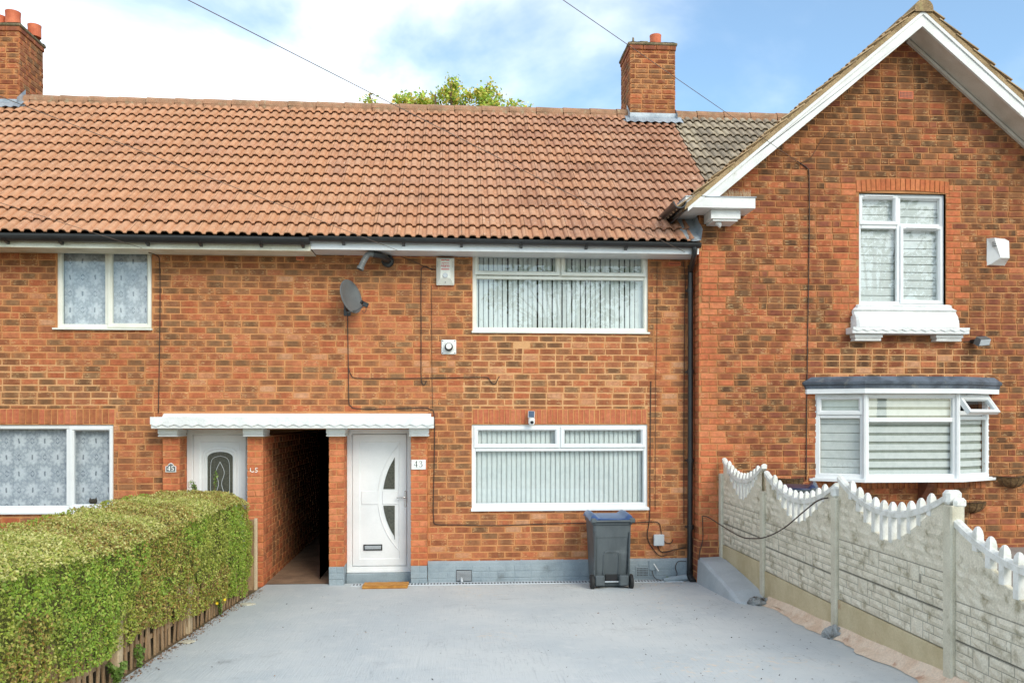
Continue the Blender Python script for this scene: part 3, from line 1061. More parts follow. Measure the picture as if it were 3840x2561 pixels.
B43.front(0.0, [q for q in rects if (q[0] + q[1]) / 2 > PARTY and not (q[3] < 0.33 and q[0] > -0.37)], terrace_tone)
B45.front(0.0, [q for q in rects if (q[0] + q[1]) / 2 <= PARTY], terrace_tone)

# soldier courses over the ground-floor windows
def soldiers(wall, x0, x1, n, z0, z1, cols):
    w = (x1 - x0) / n
    va = []
    for k in range(len(cols) * 2):
        mb = MB()
        brick_geo(mb, (0, 0, 0), (1, 0, 0), (0, -1, 0), 0, w - 0.011, 0, z1 - z0 - 0.014, bcol((cols[k // 2][0], cols[k // 2][1], 0.1)), RG, 0.001)
        va.append(mb.mesh('brick', M['brick']))
    for i in range(n):
        put('brick', RG.choice(va), wall, Matrix.Translation((x0 + i * w + 0.0055, RG.uniform(-.003, .003), z0 + 0.008 + RG.uniform(-.004, .004))))
soldiers(wall43, 0.233, 2.602, 33, 2.141, 2.345, [('T', 0), ('T', 1), ('T', 2)])
soldiers(wall45, -6.84, -4.43, 30, 2.141, 2.345, [('T', 0), ('R', 2), ('T', 2), ('R', 0)])
for H, a in ((wall43, S_RL), (wall45, S_LL)):
    pass

# porch piers and the passage walls
def pier(house, B, x0, x1, yb, zt, left=False, right=True, base=None):
    mb = MB()
    mb.box(x0 + 0.006, x1 - 0.006, -0.094, yb, 0.0, zt)
    p = mb.build('pier', M['mortar'], house)
    r = random.Random(int(x0 * 77))
    bm = MB()
    z, k = base or 0.0, 0
    while z < zt - 0.02:
        t = min(z + 0.0055 + BH, zt)
        w = x1 - x0
        cuts = [(0, w)] if k % 2 else [(0, w / 2 - 0.005), (w / 2 + 0.005, w)]
        for (a, b) in cuts:
            key = quoin_tone(a, z, r)
            m2 = MB()
            brick_geo(m2, (x0 + a, -0.1, z + 0.0055), (1, 0, 0), (0, -1, 0), 0, b - a, 0, t - z - 0.0055, bcol(key), r, 0.0, 0.005, 0.02)
            m2.build('brick', M['brick'], p)
        z += CO
        k += 1
    def sideface(O, U, N, ln):
        for (a, b, s, t, f) in course_rects(0, ln, base or 0.0, zt, [], r, 1, 0.1):
            kk = quoin_tone(a, s, r) if a < 0.5 else pick({'O': 1, 'R': 2, 'B': 2}, r)
            brick_geo(bm, O, U, N, a, b, s, t, bcol(kk), r, 0.0, 0.004, 0.02)
    if right:
        sideface((x1, -0.1, 0), (0, 1, 0), (1, 0, 0), yb + 0.1)
    if left:
        sideface((x0, yb, 0), (0, -1, 0), (-1, 0, 0), yb + 0.1)
    if bm.v:
        bm.build('side_brickwork', M['brick'], p)['kind'] = 'stuff'
    return p
pier(H45, B45, -3.789, -3.574, 0.30, 1.985)
pier(H45, B45, -2.713, -2.506, 5.0, 1.985)
pier(H43, B43, -1.657, -1.459, 5.0, 1.985, base=0.27)
pier(H43, B43, -0.587, -0.369, 0.30, 1.985, base=0.27)
mb = MB()
mb.box(-3.80, -0.36, 0.012, 5.1, 2.075, 2.28)
mb.build('passage_ceiling', M['mortar'], H45)
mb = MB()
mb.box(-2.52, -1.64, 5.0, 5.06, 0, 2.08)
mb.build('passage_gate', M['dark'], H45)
# painted plinth courses: on the front wall and at the foot of the two piers
mb = MB()
mb.box(-0.364, 3.235, -0.034, 0.004, -0.05, 0.262)
mb.prism([(-0.034, 0.262), (-0.034, 0.286), (0.004, 0.318), (0.004, 0.262)], -0.364, 3.235, 'X')
mb.box(-1.652, -1.464, -0.105, 0.2, -0.05, 0.27)
mb.box(-0.583, -0.372, -0.105, 0.2, -0.05, 0.27)
pl = mb.build('plinth', M['brick_paint'], H43)
rr = random.Random(9)
AIRB = [(0.012, 0.221, 0.045, 0.195), (2.44, 2.62, 0.07, 0.215)]
for (a, b, s, t, f) in course_rects(-0.36, 3.23, 0.0, 0.262, AIRB, rr):
    m2 = MB()
    brick_geo(m2, (a, -0.036, s), (1, 0, 0), (0, -1, 0), 0, b - a, 0, t - s, None, rr, 0.0022, 0.004, 0.01)
    m2.build('brick', M['brick_paint'], pl)
for (x0, x1) in ((-1.655, -1.461), (-0.586, -0.370)):
    for k, z in enumerate((0.02, 0.105, 0.19)):
        cuts = [(x0, x1)] if k % 2 else [(x0, (x0 + x1) / 2 - .005), ((x0 + x1) / 2 + .005, x1)]
        for a, b in cuts:
            m2 = MB()
            brick_geo(m2, (a, -0.107, z), (1, 0, 0), (0, -1, 0), 0, b - a, 0, 0.076, None, rr, 0.003, 0.006, 0.01)
            m2.build('brick', M['brick_paint'], pl)
# pale repointing left by later repairs
def repoint(wall, pts, y):
    mb = MB()
    mb.add([(p_[0], y, p_[1]) for p_ in pts], [tuple(range(len(pts)))])
    mb.build('repointing', M['repoint'], wall)
repoint(wall45, [(-6.9, 2.35), (-4.36, 2.35), (-4.36, 2.52), (-4.48, 2.52), (-4.48, 2.61), (-4.62, 2.61), (-4.62, 2.78), (-4.95, 2.78), (-4.95, 2.95), (-5.5, 2.95), (-5.5, 3.04), (-6.9, 3.04)], 0.0035)
repoint(wall43, [(0.10, 2.35), (2.74, 2.35), (2.74, 2.6), (2.62, 2.6), (2.62, 3.35), (0.24, 3.35), (0.24, 2.7), (0.10, 2.7)], 0.0035)
B43.finish(wall43, 190)
B45.finish(wall45, 190)

# ------------------------------------------------------------------ windows
def pvc_window(house, x0, x1, z0, z1, y, mat, bars=(), sashes=(), panes=(), sill=None, fw=0.055, room=True):
    mb = MB()
    mb.ring(x0, x1, z0, z1, [(0, y), (fw - 0.012, y), (fw, y + 0.014), (fw, y + 0.06), (0, y + 0.06)])
    for (a, b, c, d_) in bars:
        mb.box(a, b, y + 0.002, y + 0.058, c, d_, 0.006)
    w = mb.build('window', mat, house, recalc=True)
    for s in sashes:
        a, b, c, d_ = s[:4]
        tilt = s[4] if len(s) > 4 else 0.0
        Mx = None
        if tilt:
            Mx = Matrix.Translation((0, y, d_)) @ Matrix.Rotation(rad(-tilt), 4, 'X') @ Matrix.Translation((0, -y, -d_))
        m2 = MB()
        m2.ring(a, b, c, d_, [(0, y - 0.010), (0.008, y - 0.014), (0.038, y - 0.014), (0.056, y + 0.008), (0.056, y + 0.05), (0, y + 0.05)], Mx)
        sash = m2.build('sash', mat, w, recalc=True)
    for (a, b, c, d_) in panes:
        m2 = MB()
        m2.add([(a, y + 0.028, c), (b, y + 0.028, c), (b, y + 0.028, d_), (a, y + 0.028, d_)], [(0, 1, 2, 3)])
        m2.build('pane', M['glass'], w)
    if sill:
        m2 = MB()
        a, b, c, d_, out = sill
        m2.prism([(y + 0.05, c + 0.008), (-out, c), (-out, c + 0.022), (y + 0.05, d_)], a, b, 'X')
        m2.build('sill', mat, w, recalc=True)
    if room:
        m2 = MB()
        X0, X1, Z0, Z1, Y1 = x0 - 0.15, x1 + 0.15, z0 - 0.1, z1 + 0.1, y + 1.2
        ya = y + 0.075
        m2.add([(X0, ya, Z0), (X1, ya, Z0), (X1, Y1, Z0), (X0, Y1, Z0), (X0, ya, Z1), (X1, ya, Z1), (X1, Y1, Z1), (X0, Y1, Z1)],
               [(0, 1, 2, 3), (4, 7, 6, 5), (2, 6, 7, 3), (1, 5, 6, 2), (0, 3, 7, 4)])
        m2.build('room', M['dark'], w)  # walls coloured dark so gaps in the blinds look unlit
    return w

YF = 0.028
pvc_window(H43, 0.233, 2.620, 3.392, 4.470, YF, M['pvc_old'],
           bars=[(0.286, 2.567, 4.098, 4.140), (1.405, 1.438, 4.140, 4.42)],
           sashes=[(0.262, 1.412, 4.150, 4.462, 2.2), (1.432, 2.592, 4.146, 4.462, 4.0)],
           panes=[(0.286, 2.567, 3.445, 4.10), (0.31, 1.37, 4.20, 4.41), (1.48, 2.54, 4.20, 4.41)],
           sill=(0.222, 2.640, 3.366, 3.41, 0.03))
pvc_window(H43, 0.222, 2.614, 1.020, 2.135, YF, M['pvc'],
           bars=[(0.275, 2.561, 1.776, 1.818), (1.398, 1.432, 1.818, 2.085)],
           sashes=[(0.252, 1.405, 1.822, 2.110), (1.425, 2.586, 1.822, 2.110)],
           panes=[(0.275, 2.561, 1.07, 1.78), (0.30, 1.36, 1.87, 2.06), (1.47, 2.54, 1.87, 2.06)],
           sill=(0.212, 2.628, 0.978, 1.045, 0.035))
pvc_window(H45, -5.163, -3.962, 3.396, 4.470, YF, M['pvc_old'],
           bars=[(-4.566, -4.520, 3.45, 4.416)], sashes=[(-4.530, -3.976, 3.408, 4.440)],
           panes=[(-5.11, -4.566, 3.445, 4.42), (-4.48, -4.03, 3.46, 4.39)],
           sill=(-5.205, -3.95, 3.372, 3.41, 0.035))
pvc_window(H45, -6.85, -4.449, 1.030, 2.135, YF, M['pvc'],
           bars=[(-5.056, -5.006, 1.085, 2.08), (-6.29, -6.24, 1.085, 2.08)], sashes=[(-5.016, -4.462, 1.045, 2.115), (-6.838, -6.284, 1.045, 2.115)],
           panes=[(-6.24, -5.056, 1.08, 2.085), (-4.965, -4.515, 1.095, 2.065), (-6.79, -6.335, 1.095, 2.065)],
           sill=(-6.89, -4.435, 0.985, 1.05, 0.04))

def vertical_blind(label, x0, x1, z0, z1, y, vane, angle, group):
    t = thing('vertical_blind', label, 'blind', group, loc=((x0 + x1) / 2, y, z0))
    pitch = 0.0668
    n = int((x1 - x0) / pitch)
    var = []
    for k in range(3):
        mb = MB()
        pts = [(-vane / 2, 0.004), (0, -0.004 - 0.002 * k), (vane / 2, 0.004)]
        rings = []
        for zz in (z0, z1):
            rings.append([Vector((p[0], p[1] - 0.0008, zz)) for p in pts] + [Vector((p[0], p[1] + 0.0008, zz)) for p in reversed(pts)])
        mb.loft(rings)
        var.append(mb.mesh('slat', M['vane']))
    for i in range(n + 1):
        an = angle(i / n) + RG.uniform(-1.2, 1.2)
        put('slat', RG.choice(var), t, Matrix.Translation((x0 + pitch * (i + 0.5), y, 0)) @ Matrix.Rotation(rad(an), 4, 'Z') @ Matrix.Rotation(rad(RG.uniform(-.15, .15)), 4, 'Y'))
    mb = MB()
    mb.box(x0, x1, y - 0.02, y + 0.02, z1, z1 + 0.035, 0.004)
    mb.build('headrail', M['pvc'], t)
    return t
vertical_blind('pale green vertical blind with dark gaps in the upstairs window of number 43', 0.25, 2.60, 3.42, 4.40, 0.125, 0.059, lambda s: 14 - 10 * max(0.0, (s - 0.55) / 0.45), 'vertical blinds of number 43')
vertical_blind('pale closed vertical blind in the downstairs window of number 43', 0.24, 2.60, 1.05, 2.08, 0.125, 0.080, lambda s: 18, 'vertical blinds of number 43')

def net_curtain(label, x0, x1, z0, z1, y, amp, waves):
    mb = MB()
    nx = 140
    vs_, fs = [], []
    for i in range(nx + 1):
        s = i / nx
        x = x0 + (x1 - x0) * s
        yy = y + amp * (math.sin(s * waves * 6.28) + 0.5 * math.sin(s * waves * 2.7 * 6.28 + 1))
        vs_ += [(x, yy, z0), (x, yy * 0.6 + y * 0.4, z1)]
    for i in range(nx):
        fs.append((2 * i, 2 * i + 2, 2 * i + 3, 2 * i + 1))
    mb.add(vs_, fs)
    o = mb.build('net_curtain', M['lace'], smooth=True)
    return tag(o, label, 'curtain', 'net curtains of number 45')
net_curtain('damask net curtain in the upstairs window of number 45', -5.12, -4.0, 3.42, 4.45, 0.13, 0.010, 5)
net_curtain('damask net curtain in the downstairs window of number 45', -6.8, -4.49, 1.06, 2.10, 0.15, 0.008, 8)

# cat looking out at the foot of the curtain
def cat():
    mb = MB()
    cx, cy, zb = -4.745, 0.105, 1.068
    rings = []
    seg = 16
    prof = [(0.0, 0.060, 0.034, 0.004), (0.02, 0.064, 0.036, 0.002), (0.04, 0.050, 0.032, 0.0), (0.055, 0.038, 0.028, 0.0), (0.070, 0.046, 0.034, -0.004), (0.092, 0.054, 0.040, -0.008), (0.112, 0.050, 0.038, -0.008), (0.128, 0.036, 0.028, -0.004), (0.136, 0.012, 0.010, 0.0)]
    for h, rx, ry, oy in prof:
        rings.append([Vector((cx + math.cos(2 * math.pi * k / seg) * rx, cy + oy + math.sin(2 * math.pi * k / seg) * ry, zb + h * 0.72)) for k in range(seg)])
    mb.loft(rings)
    zt = zb + 0.075
    for s in (-1, 1):
        b = Vector((cx + s * 0.032, cy - 0.006, zt))
        mb.convex([b + Vector((-0.019, 0, 0)), b + Vector((0.019, 0, -0.004)), b + Vector((0, 0.02, 0)), b + Vector((0, -0.012, 0)), b + Vector((s * 0.010, 0, 0.045))],
                  [(0, 3, 4), (3, 1, 4), (1, 2, 4), (2, 0, 4), (0, 2, 1, 3)])
    # muzzle
    mb.box(cx - 0.016, cx + 0.016, cy - 0.058, cy - 0.03, zb + 0.052, zb + 0.072, 0.008)
    return tag(mb.build('cat', M['cat'], smooth=False), 'dark cat with pricked ears sitting behind the downstairs window of number 45', 'cat')
cat()

# ------------------------------------------------------------------ doors
def arc_x(z, r):
    return 0.007 - math.sqrt(max(0.0, r * r - (z - 1.15) ** 2))
def door43():
    y = 0.20
    mb = MB()
    mb.ring(-1.458, -0.588, 0.150, 2.075, [(0, y), (0.055, y), (0.068, y + 0.015), (0.068, y + 0.07), (0, y + 0.07)])
    mb.box(-1.458, -0.588, y - 0.045, y + 0.0, 0.140, 0.168, 0.006)
    d_ = mb.build('door', M['pvc'], H43, recalc=True)
    mb = MB()
    mb.box(-1.388, -0.658, y + 0.004, y + 0.06, 0.222, 2.004, 0.006)
    mb.ring(-1.380, -0.664, 0.230, 1.996, [(0, y - 0.006), (0.085, y - 0.006), (0.098, y + 0.004), (0.098, y + 0.01), (0, y + 0.01)])
    lf = mb.build('door_leaf', M['pvc'], d_, recalc=True)
    # raised mouldings: the bow, its string and the cross band
    m2 = MB()
    zs = frange(0.434, 1.867, 24)
    m2.tube([(arc_x(z, 1.051), y + 0.002, z) for z in zs], 0.008, 6)
    m2.tube([(-0.762, y + 0.002, 0.434), (-0.762, y + 0.002, 1.867)], 0.008, 6)
    m2.build('moulding', M['pvc'], lf)
    m2 = MB()
    m2.box(-1.265, -1.035, y - 0.006, y + 0.004, 1.055, 1.235, 0.005)
    m2.box(-0.985, -0.775, y - 0.006, y + 0.004, 1.055, 1.235, 0.005)
    m2.build('cross_band', M['pvc'], lf)
    for z0, z1 in ((1.263, 1.690), (0.580, 1.039)):
        zz = frange(z0, z1, 10)
        pts = [(-0.818, z0)] + [(-0.818, z1)] + [(min(arc_x(z, 0.985), -0.822), z) for z in reversed(zz)]
        m2 = MB()
        m2.prism(pts, y - 0.004, y + 0.006, 'Y')
        m2.build('door_glass', M['glass_dark'], lf)
    m2 = MB()
    m2.box(-0.690, -0.662, y - 0.020, y - 0.006, 1.02, 1.24, 0.010)
    m2.tube([(-0.676, y - 0.01, 1.15), (-0.676, y - 0.055, 1.15), (-0.70, y - 0.06, 1.15), (-0.79, y - 0.058, 1.147)], 0.009, 8)
    m2.build('handle', M['chrome'], lf)
    m2 = MB()
    m2.ring(-1.237, -0.986, 0.436, 0.515, [(0, y - 0.012), (0.010, y - 0.012), (0.010, y + 0.004), (0, y + 0.004)])
    lb = m2.build('letterbox', M['ink'], lf)
    m2 = MB()
    m2.box(-1.226, -0.997, y - 0.008, y + 0.004, 0.447, 0.504, 0.004)
    m2.box(-1.222, -1.001, y - 0.012, y - 0.007, 0.452, 0.476, 0.002)
    m2.build('flap', M['chrome'], lb)
    m2 = MB()
    m2.box(-1.459, -0.587, 0.10, 0.26, -0.02, 0.139, 0.008)
    m2.build('doorstep', M['brick_paint'], H43)
door43()
def door45():
    y = 0.20
    mb = MB()
    mb.ring(-3.572, -2.715, 0.15, 2.075, [(0, y), (0.066, y), (0.08, y + 0.015), (0.08, y + 0.07), (0, y + 0.07)])
    d_ = mb.build('door', M['pvc'], H45, recalc=True)
    mb = MB()
    mb.box(-3.49, -2.797, y + 0.004, y + 0.06, 0.222, 2.0, 0.006)
    mb.ring(-3.482, -2.805, 0.23, 1.99, [(0, y - 0.004), (0.075, y - 0.004), (0.088, y + 0.004), (0.088, y + 0.01), (0, y + 0.01)])
    lf = mb.build('door_leaf', M['pvc'], d_, recalc=True)
    cx, w = -3.138, 0.165
    arch = [(cx - w, 0.93)] + [(cx + w, 0.93), (cx + w, 1.70)] + [(cx + w * math.cos(t), 1.70 + 0.075 * math.sin(t)) for t in frange(0, math.pi, 12)[1:-1]] + [(cx - w, 1.70)]
    m2 = MB()
    m2.prism(arch, y - 0.004, y + 0.008, 'Y')
    gl = m2.build('door_glass', M['glass_dark'], lf)
    for k, g in ((1.14, 0.012), (1.32, 0.007)):
        m2 = MB()
        pts = [Vector((cx + (p[0] - cx) * k, y, 1.32 + (p[1] - 1.32) * (1 + (k - 1) * 0.5))) for p in arch]
        m2.tube(pts + [pts[0]], g, 6, caps=False)
        m2.build('moulding', M['pvc'], lf)
    m2 = MB()
    for s in (-1, 1):
        m2.tube(smooth_path([(cx, y - 0.006, 1.05), (cx + s * 0.05, y - 0.006, 1.2), (cx + s * 0.02, y - 0.006, 1.35), (cx + s * 0.055, y - 0.006, 1.5), (cx, y - 0.006, 1.64)]), 0.0035, 5)
        m2.tube(smooth_path([(cx + s * 0.12, y - 0.006, 0.96), (cx + s * 0.125, y - 0.006, 1.4), (cx + s * 0.11, y - 0.006, 1.66), (cx, y - 0.006, 1.72)]), 0.003, 5)
    m2.build('leading', M['plastic_grey'], gl)
    m2 = MB()
    m2.box(-3.552, -3.522, y - 0.016, y, 1.30, 1.385, 0.005)
    m2.tube([(-3.537, y - 0.018, 1.352), (-3.537, y - 0.024, 1.352)], 0.009, 10)
    m2.build('doorbell', M['plastic_white'], d_)
    m2 = MB()
    m2.box(-3.574, -2.713, 0.10, 0.26, -0.02, 0.149, 0.008)
    m2.build('doorstep', M['concrete'], H45)
door45()

# ------------------------------------------------------------------ porch canopy over both doors and the passage
cp = thing('porch_canopy', 'long white concrete porch canopy with zigzag edge above both doors', 'canopy', loc=(-2.07, -0.36, 2.09))
mb = MB()
mb.box(-3.852, -0.281, -0.345, 0.006, 2.090, 2.236, 0.008)
mb.prism([(-0.02, 2.232), (-0.10, 2.232), (-0.03, 2.278), (0.004, 2.286), (0.004, 2.232)], -3.80, -0.32, 'X')
mb.build('slab', M['white_render'], cp, recalc=True)
mb = MB()
n = 24
xs = frange(-3.855, -0.278, n * 2)
pts = [(-3.855, 2.240)] + [(x, 2.150 - (0.030 if i % 2 else 0.0)) for i, x in enumerate(xs)] + [(-0.278, 2.240)]
# triangulated strip so that the zigzag stays exact
vs_, fs = [], []
for i, x in enumerate(xs):
    zb = 2.148 - (0.030 if i % 2 else 0.0)
    vs_ += [(x, -0.363, 2.240), (x, -0.363, zb), (x, -0.344, zb), (x, -0.344, 2.240)]
for i in range(len(xs) - 1):
    a = i * 4
    for k in range(4):
        m = (k + 1) % 4
        fs.append((a + k, a + m, a + 4 + m, a + 4 + k))
mb.add(vs_, fs)
mb.build('zigzag_band', M['white_render'], cp, recalc=True)
for (a, b) in ((-3.812, -3.566), (-2.742, -2.480), (-1.676, -1.430), (-0.606, -0.346)):
    mb = MB()
    mb.box(a, b, -0.215, 0.18, 2.022, 2.089, 0.005)
    mb.box(a + 0.006, b - 0.006, -0.205, 0.18, 2.004, 2.021, 0.004)
    mb.box(a - 0.003, b + 0.003, -0.200, 0.18, 1.986, 2.003, 0.004)
    mb.build('corbel', M['white_paint'], cp)

# ------------------------------------------------------------------ roofs
def skip43(c, k):
    if c.x > 3.02 and c.y < 0.0:
        return True
    return main_z(c.y) < wing_z(c.x) - 0.02 and c.x > 2.95 and c.y > 0.0
def col43(x, k):
    s = (x - PARTY) / 5.4 + RG.uniform(-0.25, 0.25) + (0.35 if (x > 2.2 and k < 6) else 0)
    return RG.choice(T_ORANGE if s < 0.05 else T_MID if s < 0.62 else T_PINK)
def deck(house, x0, x1, skirt=True):
    mb = MB()
    a = E0 + UP * 0.02 + Vector((0, 0, -0.02))
    b = E0 + UP * 4.47 + Vector((0, 0, -0.02))
    mb.add([(x0, a.y, a.z), (x1, a.y, a.z), (x1, b.y, b.z), (x0, b.y, b.z)], [(0, 1, 2, 3)])
    mb.add([(x0, b.y, b.z), (x1, b.y, b.z), (x1, 6.5, 4.45), (x0, 6.5, 4.45)], [(0, 1, 2, 3)])
    return mb.build('roof', M['felt'], house)
RY, RZ = 2.945, 7.44
roof43 = deck(H43, PARTY, 3.22)
mb = MB()
lay_tiles(roof43, PARTY, PARTY + 20 * TW, 15, col43, M['tile'], 300, skip43)
ridge_run(roof43, PARTY, 3.66, RY, RZ, M['ridge'])
mb = MB()                                    # felt under the valley corner
a0, b0 = E0 + UP * 0.55 + Vector((0, 0, -0.02)), E0 + UP * 4.47 + Vector((0, 0, -0.02))
mb.add([(3.221, a0.y + 0.2, a0.z + 0.2 * TAN), (3.66, a0.y + 0.7, a0.z + 0.7 * TAN), (3.66, b0.y, b0.z), (3.221, b0.y, b0.z)], [(0, 1, 2, 3)])
mb.build('valley_board', M['felt'], roof43)
roof45 = deck(H45, -10.09, PARTY)
lay_tiles(roof45, PARTY - 30 * TW, PARTY, 15, lambda x, k: RG.choice(T_ORANGE + T_ORANGE + T_MID[:1]), M['tile'], 300)
ridge_run(roof45, -10.09, PARTY, RY, RZ, M['ridge'])
def chim_tone(x, z, r):
    return pick({'R': 3, 'r': 3, 'O': 0.8, 'B': 1.8, 'K': 1.4}, r)
ch = chimney(H43, 2.944, 3.721, 2.75, 3.50, 7.352, 8.60, [(3.448, 3.02, 0.098, 0.21)], chim_tone)
mb = MB()
mb.tube([(3.04, 2.95, 8.55), (3.045, 2.95, 8.72), (3.04, 2.95, 8.74)], [0.018, 0.018, 0.008], 8)
mb.box(3.14, 3.30, 2.88, 3.02, 8.55, 8.66, 0.02)
mb.build('broken_pot', M['flaunch'], ch)
chimney(H45, -7.90, -7.005, 2.75, 3.55, 7.322, 8.60, [(-7.215, 2.98, 0.115, 0.25), (-7.045, 3.33, 0.105, 0.20), (-7.47, 3.05, 0.11, 0.2)], chim_tone)

# fascia, soffit and gutter
def eaves(house, x0, x1, z0, z1, mat, gz0, gz1, gfall, clipx, name_clip):
    mb = MB()
    mb.box(x0, x1, -0.42, -0.40, z0, z1)
    mb.box(x0, x1, -0.398, 0.0, z0 + 0.008, z0 + 0.02)
    mb.build('fascia', mat, house)
    mb = MB()
    prof = [(math.cos(t), math.sin(t)) for t in frange(math.pi, 2 * math.pi, 10)]
    rings = []
    for x in (x0, x1):
        dz = -gfall * (x - x0) / (x1 - x0)
        h = gz1 - gz0
        rings.append([Vector((x, -0.485 + 0.058 * c, gz1 + dz + h * s)) for c, s in prof] + [Vector((x, -0.485 + 0.050 * c, gz1 + dz + (h - 0.006) * s)) for c, s in reversed(prof)])
    mb.loft(rings)
    g_ = mb.build('gutter', M['black_pvc'], house, recalc=True)
    for cx in clipx:
        dz = -gfall * (cx - x0) / (x1 - x0)
        m2 = MB()
        m2.prism([(-0.545, gz0 + dz + 0.03), (-0.50, gz0 + dz - 0.008), (-0.425, gz0 + dz - 0.03), (-0.425, gz0 + dz + 0.04)], cx - 0.018, cx + 0.018, 'X')
        m2.build('gutter_clip', M['black_pvc'], g_)
eaves(H43, PARTY + 0.002, 3.20, 4.378, 4.53, M['pvc'], 4.462, 4.525, 0.02, (-1.42, -0.66, 0.08, 0.85, 1.70, 2.22), 1)
eaves(H45, -9.3, PARTY - 0.002, 4.355, 4.49, M['cream_paint'], 4.418, 4.505, 0.0, (-5.55, -4.9, -3.85, -3.2, -2.45, -1.93), 1)

# ------------------------------------------------------------------ gabled house on the right
HG = thing('gabled_house', 'brick house with white-trimmed steep gable, bay window and patched brickwork', 'house', loc=(6.09, -0.3, 0))
WY = -0.30
XL, XR = 3.237, 8.943
GLIM = 7.395
G_W = (5.435, 6.648, 3.755, 5.262)
G_ARCH = (5.395, 6.690, 5.262, 5.462)
G_BAY = (4.90, 7.19, 1.40, 2.62)
mb = MB()
wall_sheet(mb, XL, XR, 0.0, 5.0, [G_W, G_BAY], WY + 0.008, 0.12)
wall_sheet(mb, 3.772, 8.408, 5.0, 5.45, [G_W], WY + 0.008, 0.12)
yy = WY + 0.008
mb.add([(XL, yy, 5.0), (3.772, yy, 5.0), (3.772, yy, 5.45)], [(0, 1, 2)])
mb.add([(8.408, yy, 5.0), (XR, yy, 5.0), (8.408, yy, 5.45)], [(0, 1, 2)])
mb.add([(3.772, yy, 5.45), (8.408, yy, 5.45), (6.09, yy, GLIM)], [(0, 1, 2)])
mb.add([(XL + 0.008, 0.4, 0), (XL + 0.008, WY + 0.008, 0), (XL + 0.008, WY + 0.008, 5.0), (XL + 0.008, 0.4, 5.0)], [(0, 1, 2, 3)])
mb.add([(XR, WY, 0), (XR, 6.2, 0), (XR, 6.2, 5.0), (XR, WY, 5.0)], [(0, 1, 2, 3)])
mb.add([(XL, 6.2, 0), (XR, 6.2, 0), (XR, 6.2, 5.0), (XL, 6.2, 5.0)], [(0, 1, 2, 3)])
wallG = mb.build('wall', M['mortar_wing'], HG)
BG = Bricks()
rr = random.Random(21)
raw = course_rects(XL, XR, 0.598, GLIM, [G_W, G_ARCH, G_BAY, (5.982, 6.195, 6.535, 6.648)], rr, 1, 0.10)
cl = []
for (p, q, s, t, f) in raw:
    lim = (GLIM - t) / TAN
    a, b = max(p, 6.09 - lim), min(q, 6.09 + lim)
    if b - a > 0.03:
        cl.append((a, b, s, t, f and a == p and b == q))
def gtone(x, z, r):
    k = round(z / CO)
    if x < XL + (0.46 if k % 2 else 0.30) and 0.6 < z < 4.5:
        return quoin_tone(x, z, r)
    w = 0.30 if k % 2 else 0.2
    if 3.70 < z < 5.42 and (5.435 - w < x < 5.435 or 6.648 < x < 6.648 + w):
        return quoin_tone(x, z, r)
    return wing_tone(x, z, r)
BG.front(WY, cl, gtone)
BG.side((XL, 0.4, 0), (0, -1, 0), (-1, 0, 0), course_rects(0, 0.70, 0.598, 4.9, [], rr, 0, 0.1), quoin_tone)
for rc in course_rects(XL - 0.03, XR, 0.0, 0.598, [], rr, 0, 0.1):
    brick_geo(BG.mb, (0, WY - 0.03, 0), (1, 0, 0), (0, -1, 0), rc[0], rc[1], rc[2], rc[3], bcol(('D', rr.randrange(3), 0.0)), rr, 0.0, 0.004, 0.05)
BG.side((XL - 0.03, 0.4, 0), (0, -1, 0), (-1, 0, 0), course_rects(0, 0.73, 0.0, 0.598, [], rr, 0, 0.1), lambda x, z, r: ('D', r.randrange(3), 0.0))
repoint(wallG, [(4.80, 2.62), (7.30, 2.62), (7.30, 2.9), (7.1, 2.9), (7.1, 3.1), (6.9, 3.1), (6.9, 3.25), (5.2, 3.25), (5.2, 3.1), (4.95, 3.1), (4.95, 2.9), (4.80, 2.9)], WY + 0.006)
BG.finish(wallG, 270)
mb = MB()
mb.box(XL - 0.026, XR, WY - 0.028, WY + 0.0, 0.0, 0.596)
mb.box(XL - 0.026, XL, WY, 0.4, 0.0, 0.596)
mb.build('plinth', M['mortar_wing'], HG)
# cambered arch of gauged bricks
n = 19
for i in range(n):
    t = (i + 0.5) / n - 0.5
    xa, xb = 5.395 + (6.690 - 5.395) * i / n, 5.395 + (6.690 - 5.395) * (i + 1) / n
    lift = lambda x: 0.034 * (1 - ((x - 6.0425) / 0.65) ** 2)
    fan = 0.10 * t
    pts = [(xa + 0.005, 5.268 + lift(xa)), (xb - 0.005, 5.268 + lift(xb)), (xb - 0.005 + fan * 0.16, 5.425 + lift(xb)), (xa + 0.005 + fan * 0.16, 5.425 + lift(xa))]
    m2 = MB()
    m2.prism(pts, WY - 0.003 + rr.uniform(-.002, .002), WY + 0.03, 'Y', col=bcol(('Q', rr.randrange(4), 0.0)))
    m2.build('brick', M['brick'], wallG)

